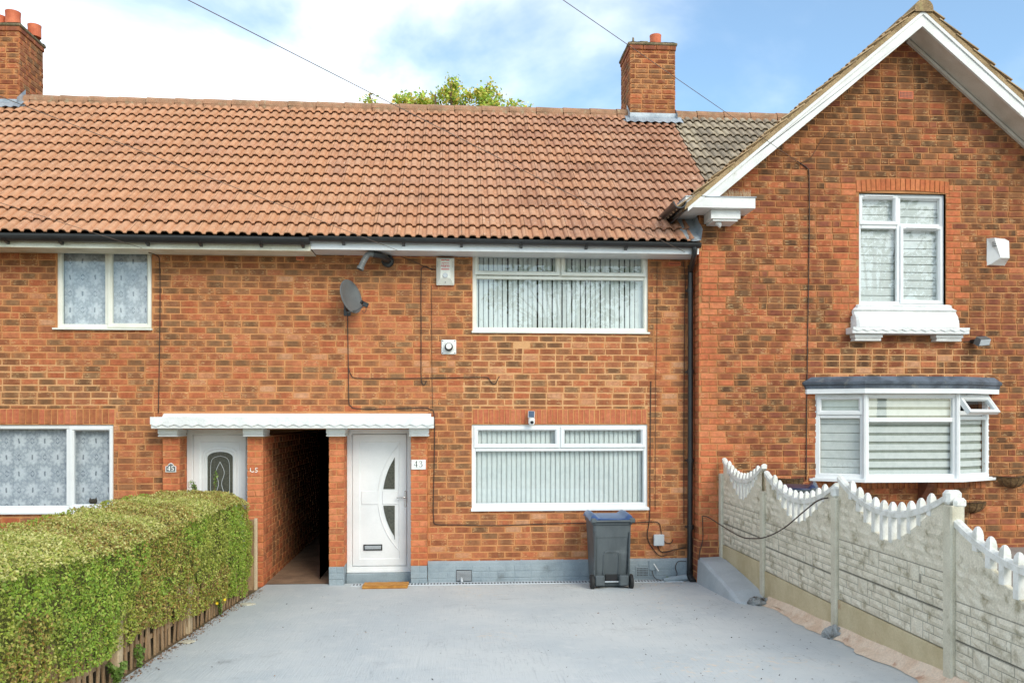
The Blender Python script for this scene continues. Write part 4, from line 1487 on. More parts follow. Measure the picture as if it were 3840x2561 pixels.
# upstairs window
GY = WY + 0.055
gw = pvc_window(HG, 5.435, 6.648, 3.755, 5.262, GY, M['pvc'],
           bars=[(5.985, 6.040, 3.81, 5.21), (5.49, 5.985, 4.792, 4.845), (6.040, 6.593, 4.818, 4.866)],
           sashes=[(5.452, 6.000, 4.842, 5.246), (6.030, 6.632, 3.775, 4.834)],
           panes=[(5.49, 5.985, 3.81, 4.792), (5.50, 5.955, 4.89, 5.20), (6.04, 6.593, 4.866, 5.21), (6.08, 6.58, 3.825, 4.785)])
mb = MB()
xs = frange(5.437, 6.646, 16)
pts = [(5.437, 5.262), (6.646, 5.262)] + [(x, 5.263 + 0.034 * (1 - ((x - 6.0425) / 0.65) ** 2)) for x in reversed(xs)]
mb.prism(pts, GY + 0.004, GY + 0.05, 'Y')
mb.build('arched_head', M['pvc'], gw)
for (a, b, z) in ((5.515, 5.935, 5.222), (6.115, 6.545, 4.796)):
    mb = MB()
    mb.box(a, b, GY - 0.032, GY - 0.012, z, z + 0.018, 0.005)
    mb.build('trickle_vent', M['pvc'], gw)
mb = MB()
prof = [(-0.235, 3.757), (-0.355, 3.752), (-0.372, 3.735), (-0.365, 3.712), (-0.392, 3.700), (-0.396, 3.672), (-0.372, 3.652), (-0.384, 3.625), (-0.412, 3.600), (-0.436, 3.570), (-0.440, 3.540), (-0.452, 3.534), (-0.462, 3.480), (-0.464, 3.436), (-0.30, 3.432), (-0.28, 3.60)]
rings = []
for x, k in ((5.315, 0.55), (5.33, 0.86), (5.365, 0.97), (5.42, 1.0), (6.66, 1.0), (6.72, 0.97), (6.752, 0.86), (6.768, 0.55)):
    ring_ = []
    for (y, z) in prof:
        ring_.append(Vector((x if z < 3.70 else 6.0425 + (x - 6.0425) * (0.885 if z > 3.74 else 0.92), -0.28 + (y + 0.28) * k, z)))
    rings.append(ring_)
mb.loft(rings)
sl = mb.build('sill', M['white_render'], gw, recalc=True)
mb = MB()
mb.box(5.248, 6.861, -0.492, -0.29, 3.345, 3.430, 0.006)
xs = frange(5.252, 6.857, 24)
vs_, fs = [], []
for i, x in enumerate(xs):
    zb = 3.402 - (0.026 if i % 2 else 0.0)
    vs_ += [(x, -0.504, 3.4285), (x, -0.504, zb), (x, -0.4915, zb), (x, -0.4915, 3.4285)]
for i in range(len(xs) - 1):
    a = i * 4
    for k in range(4):
        m = (k + 1) % 4
        fs.append((a + k, a + m, a + 4 + m, a + 4 + k))
mb.add(vs_, fs)
mb.build('ledge', M['white_render'], gw, recalc=True)
for (a, b) in ((5.305, 5.690), (6.430, 6.806)):
    mb = MB()
    mb.box(a, b, -0.44, -0.29, 3.298, 3.344, 0.004)
    mb.box(a + 0.015, b - 0.015, -0.425, -0.29, 3.276, 3.296, 0.003)
    mb.box(a + 0.01, b - 0.012, -0.42, -0.29, 3.255, 3.275, 0.003)
    mb.build('corbel', M['white_paint'], gw)

# bay window
def facet(P, Q):
    P, Q = Vector(P), Vector(Q)
    d_ = (Q - P)
    ln = d_.length
    d_.normalize()
    nrm = Vector((d_.y, -d_.x, 0))              # outward
    Mx = Matrix((( d_.x, -nrm.x, 0, P.x), (d_.y, -nrm.y, 0, P.y), (0, 0, 1, 0), (0, 0, 0, 1)))
    return Mx, ln
BP = [(4.826, -0.295), (5.362, -0.60), (6.622, -0.60), (7.262, -0.295)]
BZ0, BZ1 = 1.425, 2.545
bay = MB()
FRP = [(0, 0.0), (0.052, 0.0), (0.062, 0.014), (0.062, 0.06), (0, 0.06)]
F = [facet((*BP[i], 0), (*BP[i + 1], 0)) for i in range(3)]
for Mx, ln in F:
    bay.ring(0.0, ln, BZ0, BZ1, FRP, Mx)
Mx, ln = F[0]
bay.box(0.06, ln - 0.06, 0.003, 0.058, 2.222, 2.27, 0.006, Mx)
Mx, ln = F[1]
bay.box(0.06, ln - 0.06, 0.003, 0.058, 2.172, 2.232, 0.006, Mx)
Mx, ln = F[2]
bay.box(0.06, ln - 0.06, 0.003, 0.058, 2.200, 2.25, 0.006, Mx)
for q in (BP[1], BP[2]):
    bay.tube([(q[0], q[1] - 0.004, BZ0), (q[0], q[1] - 0.004, BZ1)], 0.034, 8)
by = bay.build('bay_window', M['pvc'], HG, recalc=True)
def bay_pane(Mx, a, b, c, d_):
    m2 = MB()
    m2.add([Mx @ Vector(v) for v in ((a, 0.028, c), (b, 0.028, c), (b, 0.028, d_), (a, 0.028, d_))], [(0, 1, 2, 3)])
    m2.build('pane', M['glass'], by)
SP = [(0, -0.010), (0.008, -0.014), (0.040, -0.014), (0.058, 0.008), (0.058, 0.05), (0, 0.05)]
Mx, ln = F[0]
bay_pane(Mx, 0.06, ln - 0.06, 1.48, 2.225)
m2 = MB()
m2.ring(0.02, ln - 0.02, 2.268, 2.525, SP, Mx)
m2.build('sash', M['pvc'], by, recalc=True)
bay_pane(Mx, 0.07, ln - 0.07, 2.32, 2.475)
m2 = MB()
m2.box(0.15, ln - 0.15, -0.032, -0.012, 2.505, 2.52, 0.004, Mx)
m2.build('trickle_vent', M['pvc'], by)
Mx, ln = F[1]
bay_pane(Mx, 0.06, ln - 0.06, 1.48, 2.175)
bay_pane(Mx, 0.06, ln - 0.06, 2.23, 2.49)
Mx, ln = F[2]
bay_pane(Mx, 0.06, ln - 0.06, 1.48, 2.205)
OM = Mx @ Matrix.Translation((0, 0, 2.525)) @ Matrix.Rotation(rad(-36), 4, 'X') @ Matrix.Translation((0, 0, -2.525))
m2 = MB()
m2.ring(0.02, ln - 0.02, 2.248, 2.525, SP, OM)
m2.build('sash', M['pvc'], by, recalc=True)
bay_pane(OM, 0.07, ln - 0.07, 2.30, 2.475)
m2 = MB()
m2.box(0.18, ln - 0.18, -0.032, -0.012, 2.505, 2.52, 0.004, OM)
m2.build('trickle_vent', M['pvc'], by)
# sill board, fascia board, leaded roof
def plan(off):
    return [(4.826 - off * 1.2, WY + 0.01), (4.826 - off * 1.1, -0.32), (5.362 - off * 0.5, -0.60 - off), (6.622 + off * 0.5, -0.60 - off), (7.262 + off * 1.1, -0.32), (7.262 + off * 1.2, WY + 0.01)]
m2 = MB()
m2.prism(plan(0.075), 1.385, 1.418, 'Z')
m2.prism(plan(0.03), 1.4185, 1.428, 'Z')
m2.build('sill', M['pvc'], by, recalc=True)
m2 = MB()
m2.prism(plan(0.115), 2.548, 2.612, 'Z')
m2.build('fascia', M['pvc'], by, recalc=True)
m2 = MB()
def zring(off, z):
    return [Vector((p[0], p[1], z)) for p in plan(off)]
m2.loft([zring(0.120, 2.613), zring(0.128, 2.655), zring(0.150, 2.668), zring(0.158, 2.70), zring(0.05, 2.772)])
m2.build('lead_roof', M['lead_dark'], by, recalc=True)
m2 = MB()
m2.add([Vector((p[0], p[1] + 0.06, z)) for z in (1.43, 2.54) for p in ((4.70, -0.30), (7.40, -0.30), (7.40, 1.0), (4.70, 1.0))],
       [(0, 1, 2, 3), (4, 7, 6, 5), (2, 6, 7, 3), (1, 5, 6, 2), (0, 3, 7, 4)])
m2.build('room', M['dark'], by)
m2 = MB()
for i in range(30):
    pass
for x in (6.30,):
    m2.prism([(-0.30, 1.10), (-0.33, 1.10), (-0.52, 1.30), (-0.56, 1.384), (-0.30, 1.384)], x - 0.05, x + 0.05, 'X')
m2.build('bracket', M['dark_bracket'], by, recalc=True)
# row of upright bricks under the bay
for i in range(30):
    x = 4.92 + i * 0.0765
    m2 = MB()
    brick_geo(m2, (0, 0, 0), (1, 0, 0), (0, -1, 0), 0, 0.066, 0, 0.105, bcol((rr.choice('RRB'), rr.randrange(5), 0.1)), rr, 0.006)
    put('brick', m2.mesh('brick', M['brick']), wallG, Matrix.Translation((x, WY - 0.002, 1.272)))

def zebra(label, Mx, x0, x1, z0, z1, y, wh, gap):
    t = thing('striped_blind', label, 'blind', 'striped day and night blinds of the gabled house', loc=tuple(Mx @ Vector(((x0 + x1) / 2, y, z0))))
    m2 = MB()
    m2.box(x0, x1, y + 0.012, y + 0.014, z0, z1, 0, Mx)
    m2.build('sheer', M['sheer'], t)
    m0 = MB()
    m0.box(x0, x1, y - 0.001, y + 0.001, 0, wh, 0)
    me = m0.mesh('band', M['zebra'])
    z = z0 + 0.01
    while z + wh < z1:
        put('band', me, t, Mx @ Matrix.Translation((0, 0, z)))
        z += wh + gap
    m2 = MB()
    m2.box(x0, x1, y - 0.03, y + 0.03, z1 - 0.02, z1 + 0.04, 0.01, Mx)
    m2.build('headrail', M['pvc'], t)
zebra('white striped blind in the canted pane at the downpipe side of the bay', F[0][0], 0.05, F[0][1] - 0.05, 1.45, 2.50, 0.075, 0.106, 0.008)
zebra('white and grey striped blind in the front pane of the bay', F[1][0], 0.05, F[1][1] - 0.05, 1.45, 2.50, 0.075, 0.078, 0.036)
zebra('narrow striped blind under the open light of the bay', F[2][0], 0.05, F[2][1] - 0.05, 1.45, 2.28, 0.075, 0.074, 0.040)
I4 = Matrix()
zebra('pale striped blind in the larger hinged side of the gable window', I4, 6.03, 6.61, 3.78, 5.22, GY + 0.085, 0.098, 0.010)
zebra('pale striped blind in the fixed side of the gable window', I4, 5.47, 5.99, 3.78, 5.22, GY + 0.085, 0.102, 0.008)

# ---- gable trim
def mir(pts):
    return [(12.18 - x, z) for x, z in pts]
LB = [(6.09, 7.533), (2.965, 4.911), (2.965, 4.93), (3.30, 4.998), (6.09, 7.338)]
RB = mir([(6.09, 7.533), (2.90, 4.856), (2.90, 4.661), (6.09, 7.338)])
for pts in (LB, RB):
    mb = MB()
    mb.prism(pts, -0.70, -0.665, 'Y')
    mb.build('bargeboard', M['white_paint'], HG, recalc=True)
for sg in (1, -1):
    pts = [(6.09, 7.536), (2.97, 4.918), (2.97, 4.868), (6.09, 7.486)]
    if sg < 0:
        pts = mir(pts)
    mb = MB()
    mb.prism(pts, -0.716, -0.7015, 'Y')
    mb.build('barge_moulding', M['white_paint'], HG, recalc=True)
for sg in (1, -1):
    mb = MB()
    a = [(6.09, 7.362), (2.95, 4.727), (2.95, 4.745), (6.09, 7.380)]
    b = [(6.09, 7.345), (3.2, 4.92), (3.2, 4.87), (6.09, 7.295)]
    if sg < 0:
        a, b = mir(a), mir(b)
        mb.prism(a, -0.664, -0.301, 'Y')
        mb.prism(b, -0.345, -0.302, 'Y')
    else:
        a = [(6.09, 7.362), (3.4, 5.105), (3.4, 5.123), (6.09, 7.380)]
        mb.prism(a, -0.664, -0.301, 'Y')
    mb.build('soffit', M['soffit'], HG, recalc=True)
# cornice return and its little box
mb = MB()
mb.box(2.943, 3.857, -0.706, -0.305, 4.920, 5.058, 0.004)
mb.box(2.943, 3.22, -0.304, 0.12, 4.920, 4.94)
cr = mb.build('cornice', M['white_paint'], HG)
mb = MB()
mb.box(2.938, 3.868, -0.716, -0.305, 5.0585, 5.068)
mb.build('drip_edge', M['lead'], cr)
mb = MB()
mb.box(3.300, 3.690, -0.62, -0.305, 4.802, 4.9195, 0.004)
mb.box(3.330, 3.660, -0.60, -0.305, 4.776, 4.8015, 0.004)
mb.build('bracket_box', M['white_paint'], cr)
mb = MB()
seg = 12
rings = []
for rr_, dz, dx in ((0.035, 0.0, 0), (0.045, -0.012, 0.0), (0.040, -0.03, 0.004), (0.024, -0.05, 0.012), (0.006, -0.07, 0.02)):
    rings.append([Vector((3.43 + dx + math.cos(6.283 * k / seg) * rr_, -0.52 + math.sin(6.283 * k / seg) * rr_, 4.777 + dz)) for k in range(seg)])
mb.loft(rings)
mb.build('pendant', M['white_paint'], cr, smooth=True)

# ---- gable roof
roofG = MB()
for sg in (1, -1):
    pts = [(6.09, APZ - 0.006), (2.90, wing_z(2.90) - 0.006), (2.90, wing_z(2.90) - 0.03), (6.09, APZ - 0.03)]
    if sg < 0:
        pts = mir(pts)
    roofG.prism(pts, -0.655, 6.0, 'Y')
aa, bb = E0 + UP * 0.9, E0 + UP * 4.47
roofG.add([(3.66, aa.y + 0.3, aa.z + 0.3 * TAN - 0.03), (9.0, aa.y + 0.3, aa.z + 0.3 * TAN - 0.03), (9.0, bb.y, bb.z - 0.02), (3.66, bb.y, bb.z - 0.02)], [(0, 1, 2, 3)])
roofG = roofG.build('roof', M['felt'], HG, recalc=True)
# verge bedding
for sg in (1, -1):
    pts = [(6.09, APZ + 0.062), (2.93, wing_z(2.93) + 0.062), (2.93, wing_z(2.93) - 0.008), (6.09, APZ - 0.008)]
    if sg < 0:
        pts = mir(pts)
    mb = MB()
    mb.prism(pts, -0.718, -0.60, 'Y')
    mb.build('verge_mortar', M['verge'], roofG, recalc=True)
ca, sa = math.cos(PITCH), math.sin(PITCH)
LM = Matrix(((0, ca, -sa, 0), (-1, 0, 0, 0), (0, sa, ca, 0), (0, 0, 0, 1)))
RM = Matrix(((0, -ca, sa, 0), (1, 0, 0, 0), (0, sa, ca, 0), (0, 0, 0, 1)))
rest = MB()
T_VERGE = [tcol(c, 1.0) for c in ((196, 166, 126), (182, 152, 114), (204, 176, 138))]
for sg, RMx in ((1, LM), (-1, RM)):
    for k in range(14):
        for j in range(13):
            s0 = k * TG
            x = 2.86 + s0 * ca
            z = wing_z(2.86) + s0 * sa + 0.032
            if sg > 0:
                o = Vector((x, -0.735 + (j + 1) * TW, z))
            else:
                o = Vector((12.18 - x, -0.735 + j * TW, z))
            yc = o.y - TW / 2 if sg > 0 else o.y + TW / 2
            if j and main_z(yc) > wing_z(x) + 0.1:
                continue
            T = Matrix.Translation(o) @ RMx
            if j == 0:
                put('roof_tile', tile_variant(rr.choice(T_VERGE), M['tile_grey']), roofG, T)
            else:
                tile_geo(rest, rr.choice(T_GREY), T)
stuff(rest.build('tile_field', M['tile_grey'], roofG))
mb = MB()
for i in range(8):
    y0_, y1_ = -0.74 + i * 0.45, -0.74 + (i + 1) * 0.45 - 0.006
    m2 = MB()
    rings = []
    for y_, r_ in ((y0_, 0.125), (y1_, 0.118)):
        rings.append([Vector((6.09 + math.cos(t) * r_, y_, APZ + 0.005 + math.sin(t) * r_)) for t in frange(-0.3, math.pi + 0.3, 10)])
    m2.loft(rings, close=False, caps=True)
    m2.build('ridge_tile', M['verge'], roofG)
lay_tiles(roofG, PARTY + 20 * TW + 0.012, PARTY + 31 * TW, 15, lambda x, k: RG.choice(T_GREY), M['tile_grey'], 200,
          lambda c, k: main_z(c.y) < wing_z(c.x) + 0.02)
ridge_run(roofG, 3.665, 6.0, RY, RZ, M['ridge'])
# eaves gutter of the wing
mb = MB()
prof = [(math.cos(t), math.sin(t)) for t in frange(math.pi, 2 * math.pi, 10)]
rings = []
for y_ in (-0.75, -0.58, -0.57, 0.14):
    k = 1.08 if y_ in (-0.75, -0.58) else 1.0
    rings.append([Vector((2.86 + 0.082 * c * k, y_, 4.985 + 0.082 * s * k)) for c, s in prof] + [Vector((2.86 + 0.074 * c, y_, 4.985 + 0.074 * s)) for c, s in reversed(prof)])
mb.loft(rings)
mb.build('gutter', M['black_pvc'], HG, recalc=True)
# lead valley flashing where the two roofs meet the wing wall
mb = MB()
vs_, fs = [], []
nn = 8
for i in range(nn + 1):
    y_ = -0.50 + 0.62 * i / nn
    z_ = main_z(y_) + 0.050
    w_ = 0.008 * math.sin(i * 2.3)
    vs_ += [(2.985 + 0.06 * i / nn * 0, y_, z_ + 0.012 + w_), (3.10, y_, z_ - 0.010), (3.205, y_, z_ + 0.006 + w_), (3.226, y_, z_ + 0.15 + 1.5 * w_)]
for i in range(nn):
    for k in range(3):
        a = i * 4 + k
        fs.append((a, a + 4, a + 5, a + 1))
mb.add(vs_, fs)
mb.build('flashing', M['lead'], HG)

def air_brick(parent, x0, x1, z0, z1, y, mat, nx, nz, slots=False):
    mb = MB()
    mb.box(x0, x1, y, y + 0.02, z0, z1, 0.003)
    ab = mb.build('air_brick', mat, parent)
    h = MB()
    px, pz = (x1 - x0 - 0.03) / nx, (z1 - z0 - 0.03) / nz
    for i in range(nx):
        for k in range(nz):
            cx, cz = x0 + 0.015 + px * (i + 0.5), z0 + 0.015 + pz * (k + 0.5)
            h.box(cx - px * 0.30, cx + px * 0.30, y - 0.0015, y + 0.004, cz - pz * 0.30, cz + pz * 0.30)
    h.build('holes', M['ink'], ab)  # black boxes on the face, painted shade instead of openings
air_brick(HG, 5.984, 6.193, 6.537, 6.646, WY - 0.002, M['terracotta'], 9, 4)
air_brick(H43, 2.44, 2.62, 0.07, 0.215, -0.043, M['brick_paint'], 8, 5)
air_brick(H43, 2.902, 3.071, 4.30, 4.352, -0.006, M['terracotta'], 10, 2)
air_brick(H45, -2.098, -1.996, 4.31, 4.366, -0.006, M['terracotta'], 4, 3)
mb = MB()
mb.box(0.012, 0.221, -0.040, -0.02, 0.045, 0.195)
vg = mb.build('vent_grille', M['ink'], H43)
for i in range(9):
    m2 = MB()
    m2.box(0.018, 0.215, -0.046, -0.041, 0.056 + i * 0.0155, 0.062 + i * 0.0155)
    m2.build('louvre', M['plastic_grey'], vg)

# ------------------------------------------------------------------ drainpipe (part of the house) and things fixed to the walls
mb = MB()
mb.tube(smooth_path([(3.12, -0.485, 4.47), (3.13, -0.44, 4.36), (3.165, -0.16, 4.22), (3.175, -0.11, 4.10), (3.175, -0.105, 2.0), (3.165, -0.105, 0.10)], 8), 0.036, 14)
dp = mb.build('downpipe', M['black_pvc'], H43, smooth=True)
for z in (3.95, 2.85, 1.65, 0.75):
    m2 = MB()
    m2.tube([(3.174, -0.105, z - 0.03), (3.174, -0.105, z + 0.03)], 0.044, 14)
    m2.box(3.125, 3.223, -0.10, -0.02, z - 0.014, z + 0.014)
    m2.build('pipe_bracket', M['black_pvc'], dp)
m2 = MB()
m2.tube([(3.165, -0.105, 0.16), (3.165, -0.115, 0.09), (3.170, -0.26, 0.045)], 0.042, 12)
m2.build('pipe_shoe', M['black_pvc'], dp)
# broken channel and debris at the foot of the pipe
mb = MB()
mb.tube([(2.78, -0.20, 0.055), (3.10, -0.16, 0.085)], [0.03, 0.045], 10)
mb.build('drain_spout', M['brick_paint'], dp)

def cable(label, pts, r=0.0055, y=-0.010, mat='cable', n=4):
    p3 = [(p[0], y, p[1]) if len(p) == 2 else p for p in pts]
    mb = MB()
    mb.tube(smooth_path(p3, n), r, 6)
    return tag(mb.build('cable', M[mat], smooth=True), label, 'cable', 'cables fixed to the house walls')
cable('dark cable running from the satellite dish round the porch and under the window', [(-1.415, -0.06, 3.66), (-1.426, 3.60), (-1.42, 3.264), (-1.414, 2.859), (-1.409, 2.454), (-1.38, 2.385), (-1.3, 2.35), (-0.84, 2.35), (-0.436, 2.362), (-0.331, 2.339), (-0.279, 2.252), (-0.279, 1.64), (-0.291, 1.116), (-0.285, 0.883), (-0.25, 0.807), (0.029, 0.798), (0.496, 0.783), (1.202, 0.8), (1.765, 0.807), (2.332, 0.802), (2.644, 0.817), (2.764, 0.799), (2.794, 0.709), (2.80, 0.64)])
cable('dark cable branching level from the dish cable to a hole below the window', [(-1.409, 2.888), (-1.38, 2.801), (-1.3, 2.755), (-0.84, 2.751), (-0.262, 2.759), (0.379, 2.772), (0.45, 2.749), (0.496, 2.691), (0.543, 2.691), (0.584, 2.773), (0.60, 0.02, 2.775)])
cable('thin cable drooping from the eaves to the alarm box of number 43', [(-0.72, -0.03, 4.37), (-0.64, 4.345), (-0.522, 4.30), (-0.40, 4.24), (-0.24, 4.20)], 0.004)
cable('dark hooked cable dropping beside the alarm box to mid wall', [(-0.30, 4.205), (-0.343, 4.22), (-0.389, 4.249), (-0.436, 4.225), (-0.453, 4.143), (-0.453, 3.386), (-0.453, 2.775), (-0.436, 2.688), (-0.412, 2.665), (-0.383, 2.723)], 0.006)
cable('dark cable dropping from mid wall beside the wide windows to the plinth', [(2.656, 2.726), (2.65, 2.222), (2.644, 1.511), (2.642, 0.977), (2.63, 0.8), (2.608, 0.652), (2.632, 0.533), (2.71, -0.012, 0.414), (2.782, -0.03, 0.352), (2.872, -0.02, 0.362)], 0.006)
cable('hair-thin cable down the wall between the wide windows and the downpipe', [(2.74, 4.36), (2.74, 3.408), (2.722, 2.578), (2.716, 0.977)], 0.0028)
cable('hair-thin cable beside the flue plate of number 43', [(-0.314, 4.0), (-0.314, 3.795), (-0.308, 2.805), (-0.300, 2.36)], 0.0028)
cable('thin cable close behind the downpipe', [(3.10, 4.36), (3.13, 4.10), (3.12, 3.411), (3.112, 1.984), (3.112, 0.795)], 0.0045)
cable('dark cable down the wall of number 45 beside the upstairs window', [(-3.95, -0.15, 4.36), (-3.88, -0.03, 4.34), (-3.858, 4.25), (-3.851, 3.705), (-3.862, 2.85), (-3.873, 2.29)], 0.006)
cable('black loop of cable from the grey box towards the downpipe', [(2.746, 0.51), (2.77, 0.431), (2.836, 0.4), (2.963, 0.429), (3.135, 0.462)], 0.006)
cable('short black hooked cable end beside the grey box', [(2.82, 0.59), (2.845, 0.545), (2.872, 0.525), (2.933, 0.524), (2.963, 0.577)], 0.006)
cable('loose black cable curling over the grey plinth by the downpipe', [(3.13, -0.05, 0.28), (3.02, -0.06, 0.28), (2.98, -0.06, 0.20), (3.0, -0.07, 0.10), (2.86, -0.16, 0.05), (2.70, -0.10, 0.06), (2.66, -0.06, 0.16)], 0.005)
cable('black cable running down the gabled house wall to the bay', [(4.574, 5.657), (4.634, 5.623), (4.71, 5.57), (4.735, 5.45), (4.736, 4.561), (4.712, 3.158), (4.70, 1.989), (4.694, 1.40)], 0.007, WY - 0.012)
cable('hair-thin cable slanting up the gable brickwork', [(4.62, 5.64), (4.748, 5.70), (4.85, 5.86), (4.922, 5.968), (5.05, 6.10)], 0.003, WY - 0.010)
fc = cable('black cable hanging in a sag along the concrete fence', [(3.27, -0.345, 0.93), (3.34, -0.40, 0.915), (3.44, -0.62, 0.835), (3.455, -1.281, 0.790), (3.455, -1.716, 0.826), (3.455, -2.142, 0.905), (3.46, -2.639, 1.069), (3.46, -3.192, 1.322), (3.475, -3.443, 1.44), (3.50, -3.60, 1.48)], 0.007)
cable('black cable hanging against the red plinth beside the fence', [(3.27, -0.345, 0.93), (3.275, -0.345, 0.75), (3.27, -0.35, 0.60), (3.22, -0.38, 0.45), (3.20, -0.42, 0.36)], 0.006)

def wire(label, end, start=(-13.6, -20.4, 5.9), sag=0.25):
    a, b = Vector(end), Vector(start)
    pts = []
    for i in range(41):
        t = i / 40
        p = a.lerp(b, t)
        p.z -= sag * 4 * t * (1 - t) * 0.12
        pts.append(p)
    mb = MB()
    mb.tube(pts, 0.0032, 6)
    tag(mb.build('overhead_wire', M['wire'], smooth=True), label, 'wire', 'overhead telephone wires')
wire('overhead wire crossing the sky to the eaves beside the downpipe', (3.011, -0.43, 4.40))
wire('overhead wire crossing the roof to the eaves above the satellite dish', (-0.74, -0.43, 4.375))
wire('overhead wire ending at the eaves of number 45', (-3.93, -0.43, 4.36))
wire('overhead wire passing the chimney to the gabled house wall', (4.574, -0.31, 5.657))

# satellite dish
t = thing('satellite_dish', 'grey satellite dish on the upper wall of number 43', 'satellite dish', loc=(-1.41, 0, 3.72))
nrm = Vector((0.82, -0.52, 0.24)).normalized()
q = nrm.to_track_quat('Z', 'Y').to_matrix().to_4x4()
DM = Matrix.Translation((-1.385, -0.22, 3.795)) @ q
mb = MB()
rings = []
seg = 32
for k, rr_ in enumerate((0.02, 0.3, 0.6, 0.85, 1.0)):
    rings.append([DM @ Vector((0.205 * rr_ * math.cos(6.28318 * s / seg), 0.222 * rr_ * math.sin(6.28318 * s / seg), 0.05 * rr_ ** 2)) for s in range(seg)])
rings.append([DM @ Vector((0.212 * math.cos(6.28318 * s / seg), 0.229 * math.sin(6.28318 * s / seg), 0.046)) for s in range(seg)])
for k, rr_ in enumerate((1.0, 0.6, 0.05)):
    rings.append([DM @ Vector((0.207 * rr_ * math.cos(6.28318 * s / seg), 0.224 * rr_ * math.sin(6.28318 * s / seg), 0.05 * rr_ ** 2 - 0.014)) for s in range(seg)])
mb.loft(rings)
mb.build('reflector', M['dish'], t, smooth=True, recalc=True)
mb = MB()
mb.tube(smooth_path([(-1.43, -0.005, 3.66), (-1.43, -0.10, 3.66), (-1.425, -0.16, 3.72), (-1.41, -0.19, 3.78)]), 0.018, 8)
mb.box(-1.475, -1.385, -0.012, 0.0, 3.58, 3.74, 0.003)
mb.build('wall_mount', M['black_pvc'], t)
mb = MB()
mb.tube([(-1.392, -0.235, 3.60), (-1.26, -0.34, 3.615), (-1.175, -0.41, 3.66)], 0.011, 8)
mb.build('feed_arm', M['dish'], t)
mb = MB()
mb.box(-0.035, 0.035, -0.022, 0.022, -0.03, 0.03, 0.006, Matrix.Translation((-1.145, -0.425, 3.675)) @ Matrix.Rotation(rad(20), 4, 'Y'))
mb.tube([(-1.18, -0.40, 3.70), (-1.20, -0.385, 3.715)], 0.026, 12)
mb.build('receiver', M['black_pvc'], t)
mb = MB()
mb.tube(smooth_path([(-1.14, -0.42, 3.64), (-1.14, -0.42, 3.60), (-1.165, -0.41, 3.575), (-1.19, -0.39, 3.60)]), 0.004, 6)
mb.build('lead_wire', M['cable'], t)

# condensate / flue pipe under the eaves
t = thing('flue_pipe', 'black flue outlet with bent grey pipe under the eaves of number 43', 'flue', loc=(-0.895, 0, 4.30))
mb = MB()
mb.tube([(-0.895, 0.0, 4.31), (-0.895, -0.05, 4.31), (-0.895, -0.055, 4.31)], [0.082, 0.082, 0.06], 24)
mb.tube(smooth_path([(-0.895, -0.05, 4.31), (-0.91, -0.16, 4.315), (-0.97, -0.26, 4.335), (-1.06, -0.30, 4.345)], 6), 0.045, 14)
mb.build('elbow', M['black_pvc'], t, smooth=True)
mb = MB()
path = smooth_path([(-1.05, -0.30, 4.345), (-1.12, -0.31, 4.34), (-1.17, -0.32, 4.27), (-1.215, -0.33, 4.17)], 8)
mb.tube(path, [0.036 + 0.004 * (i % 2) for i in range(len(path))], 14)
mb.tube([path[-1], path[-1] + Vector((-0.012, -0.005, -0.03))], [0.047, 0.047], 16)
mb.build('plume_pipe', M['flue_grey'], t)
mb = MB()
pe = path[-1] + Vector((-0.0122, -0.005, -0.0302))
mb.tube([pe, pe + Vector((-0.001, 0, -0.004))], 0.034, 14)
mb.build('outlet', M['ink'], t)

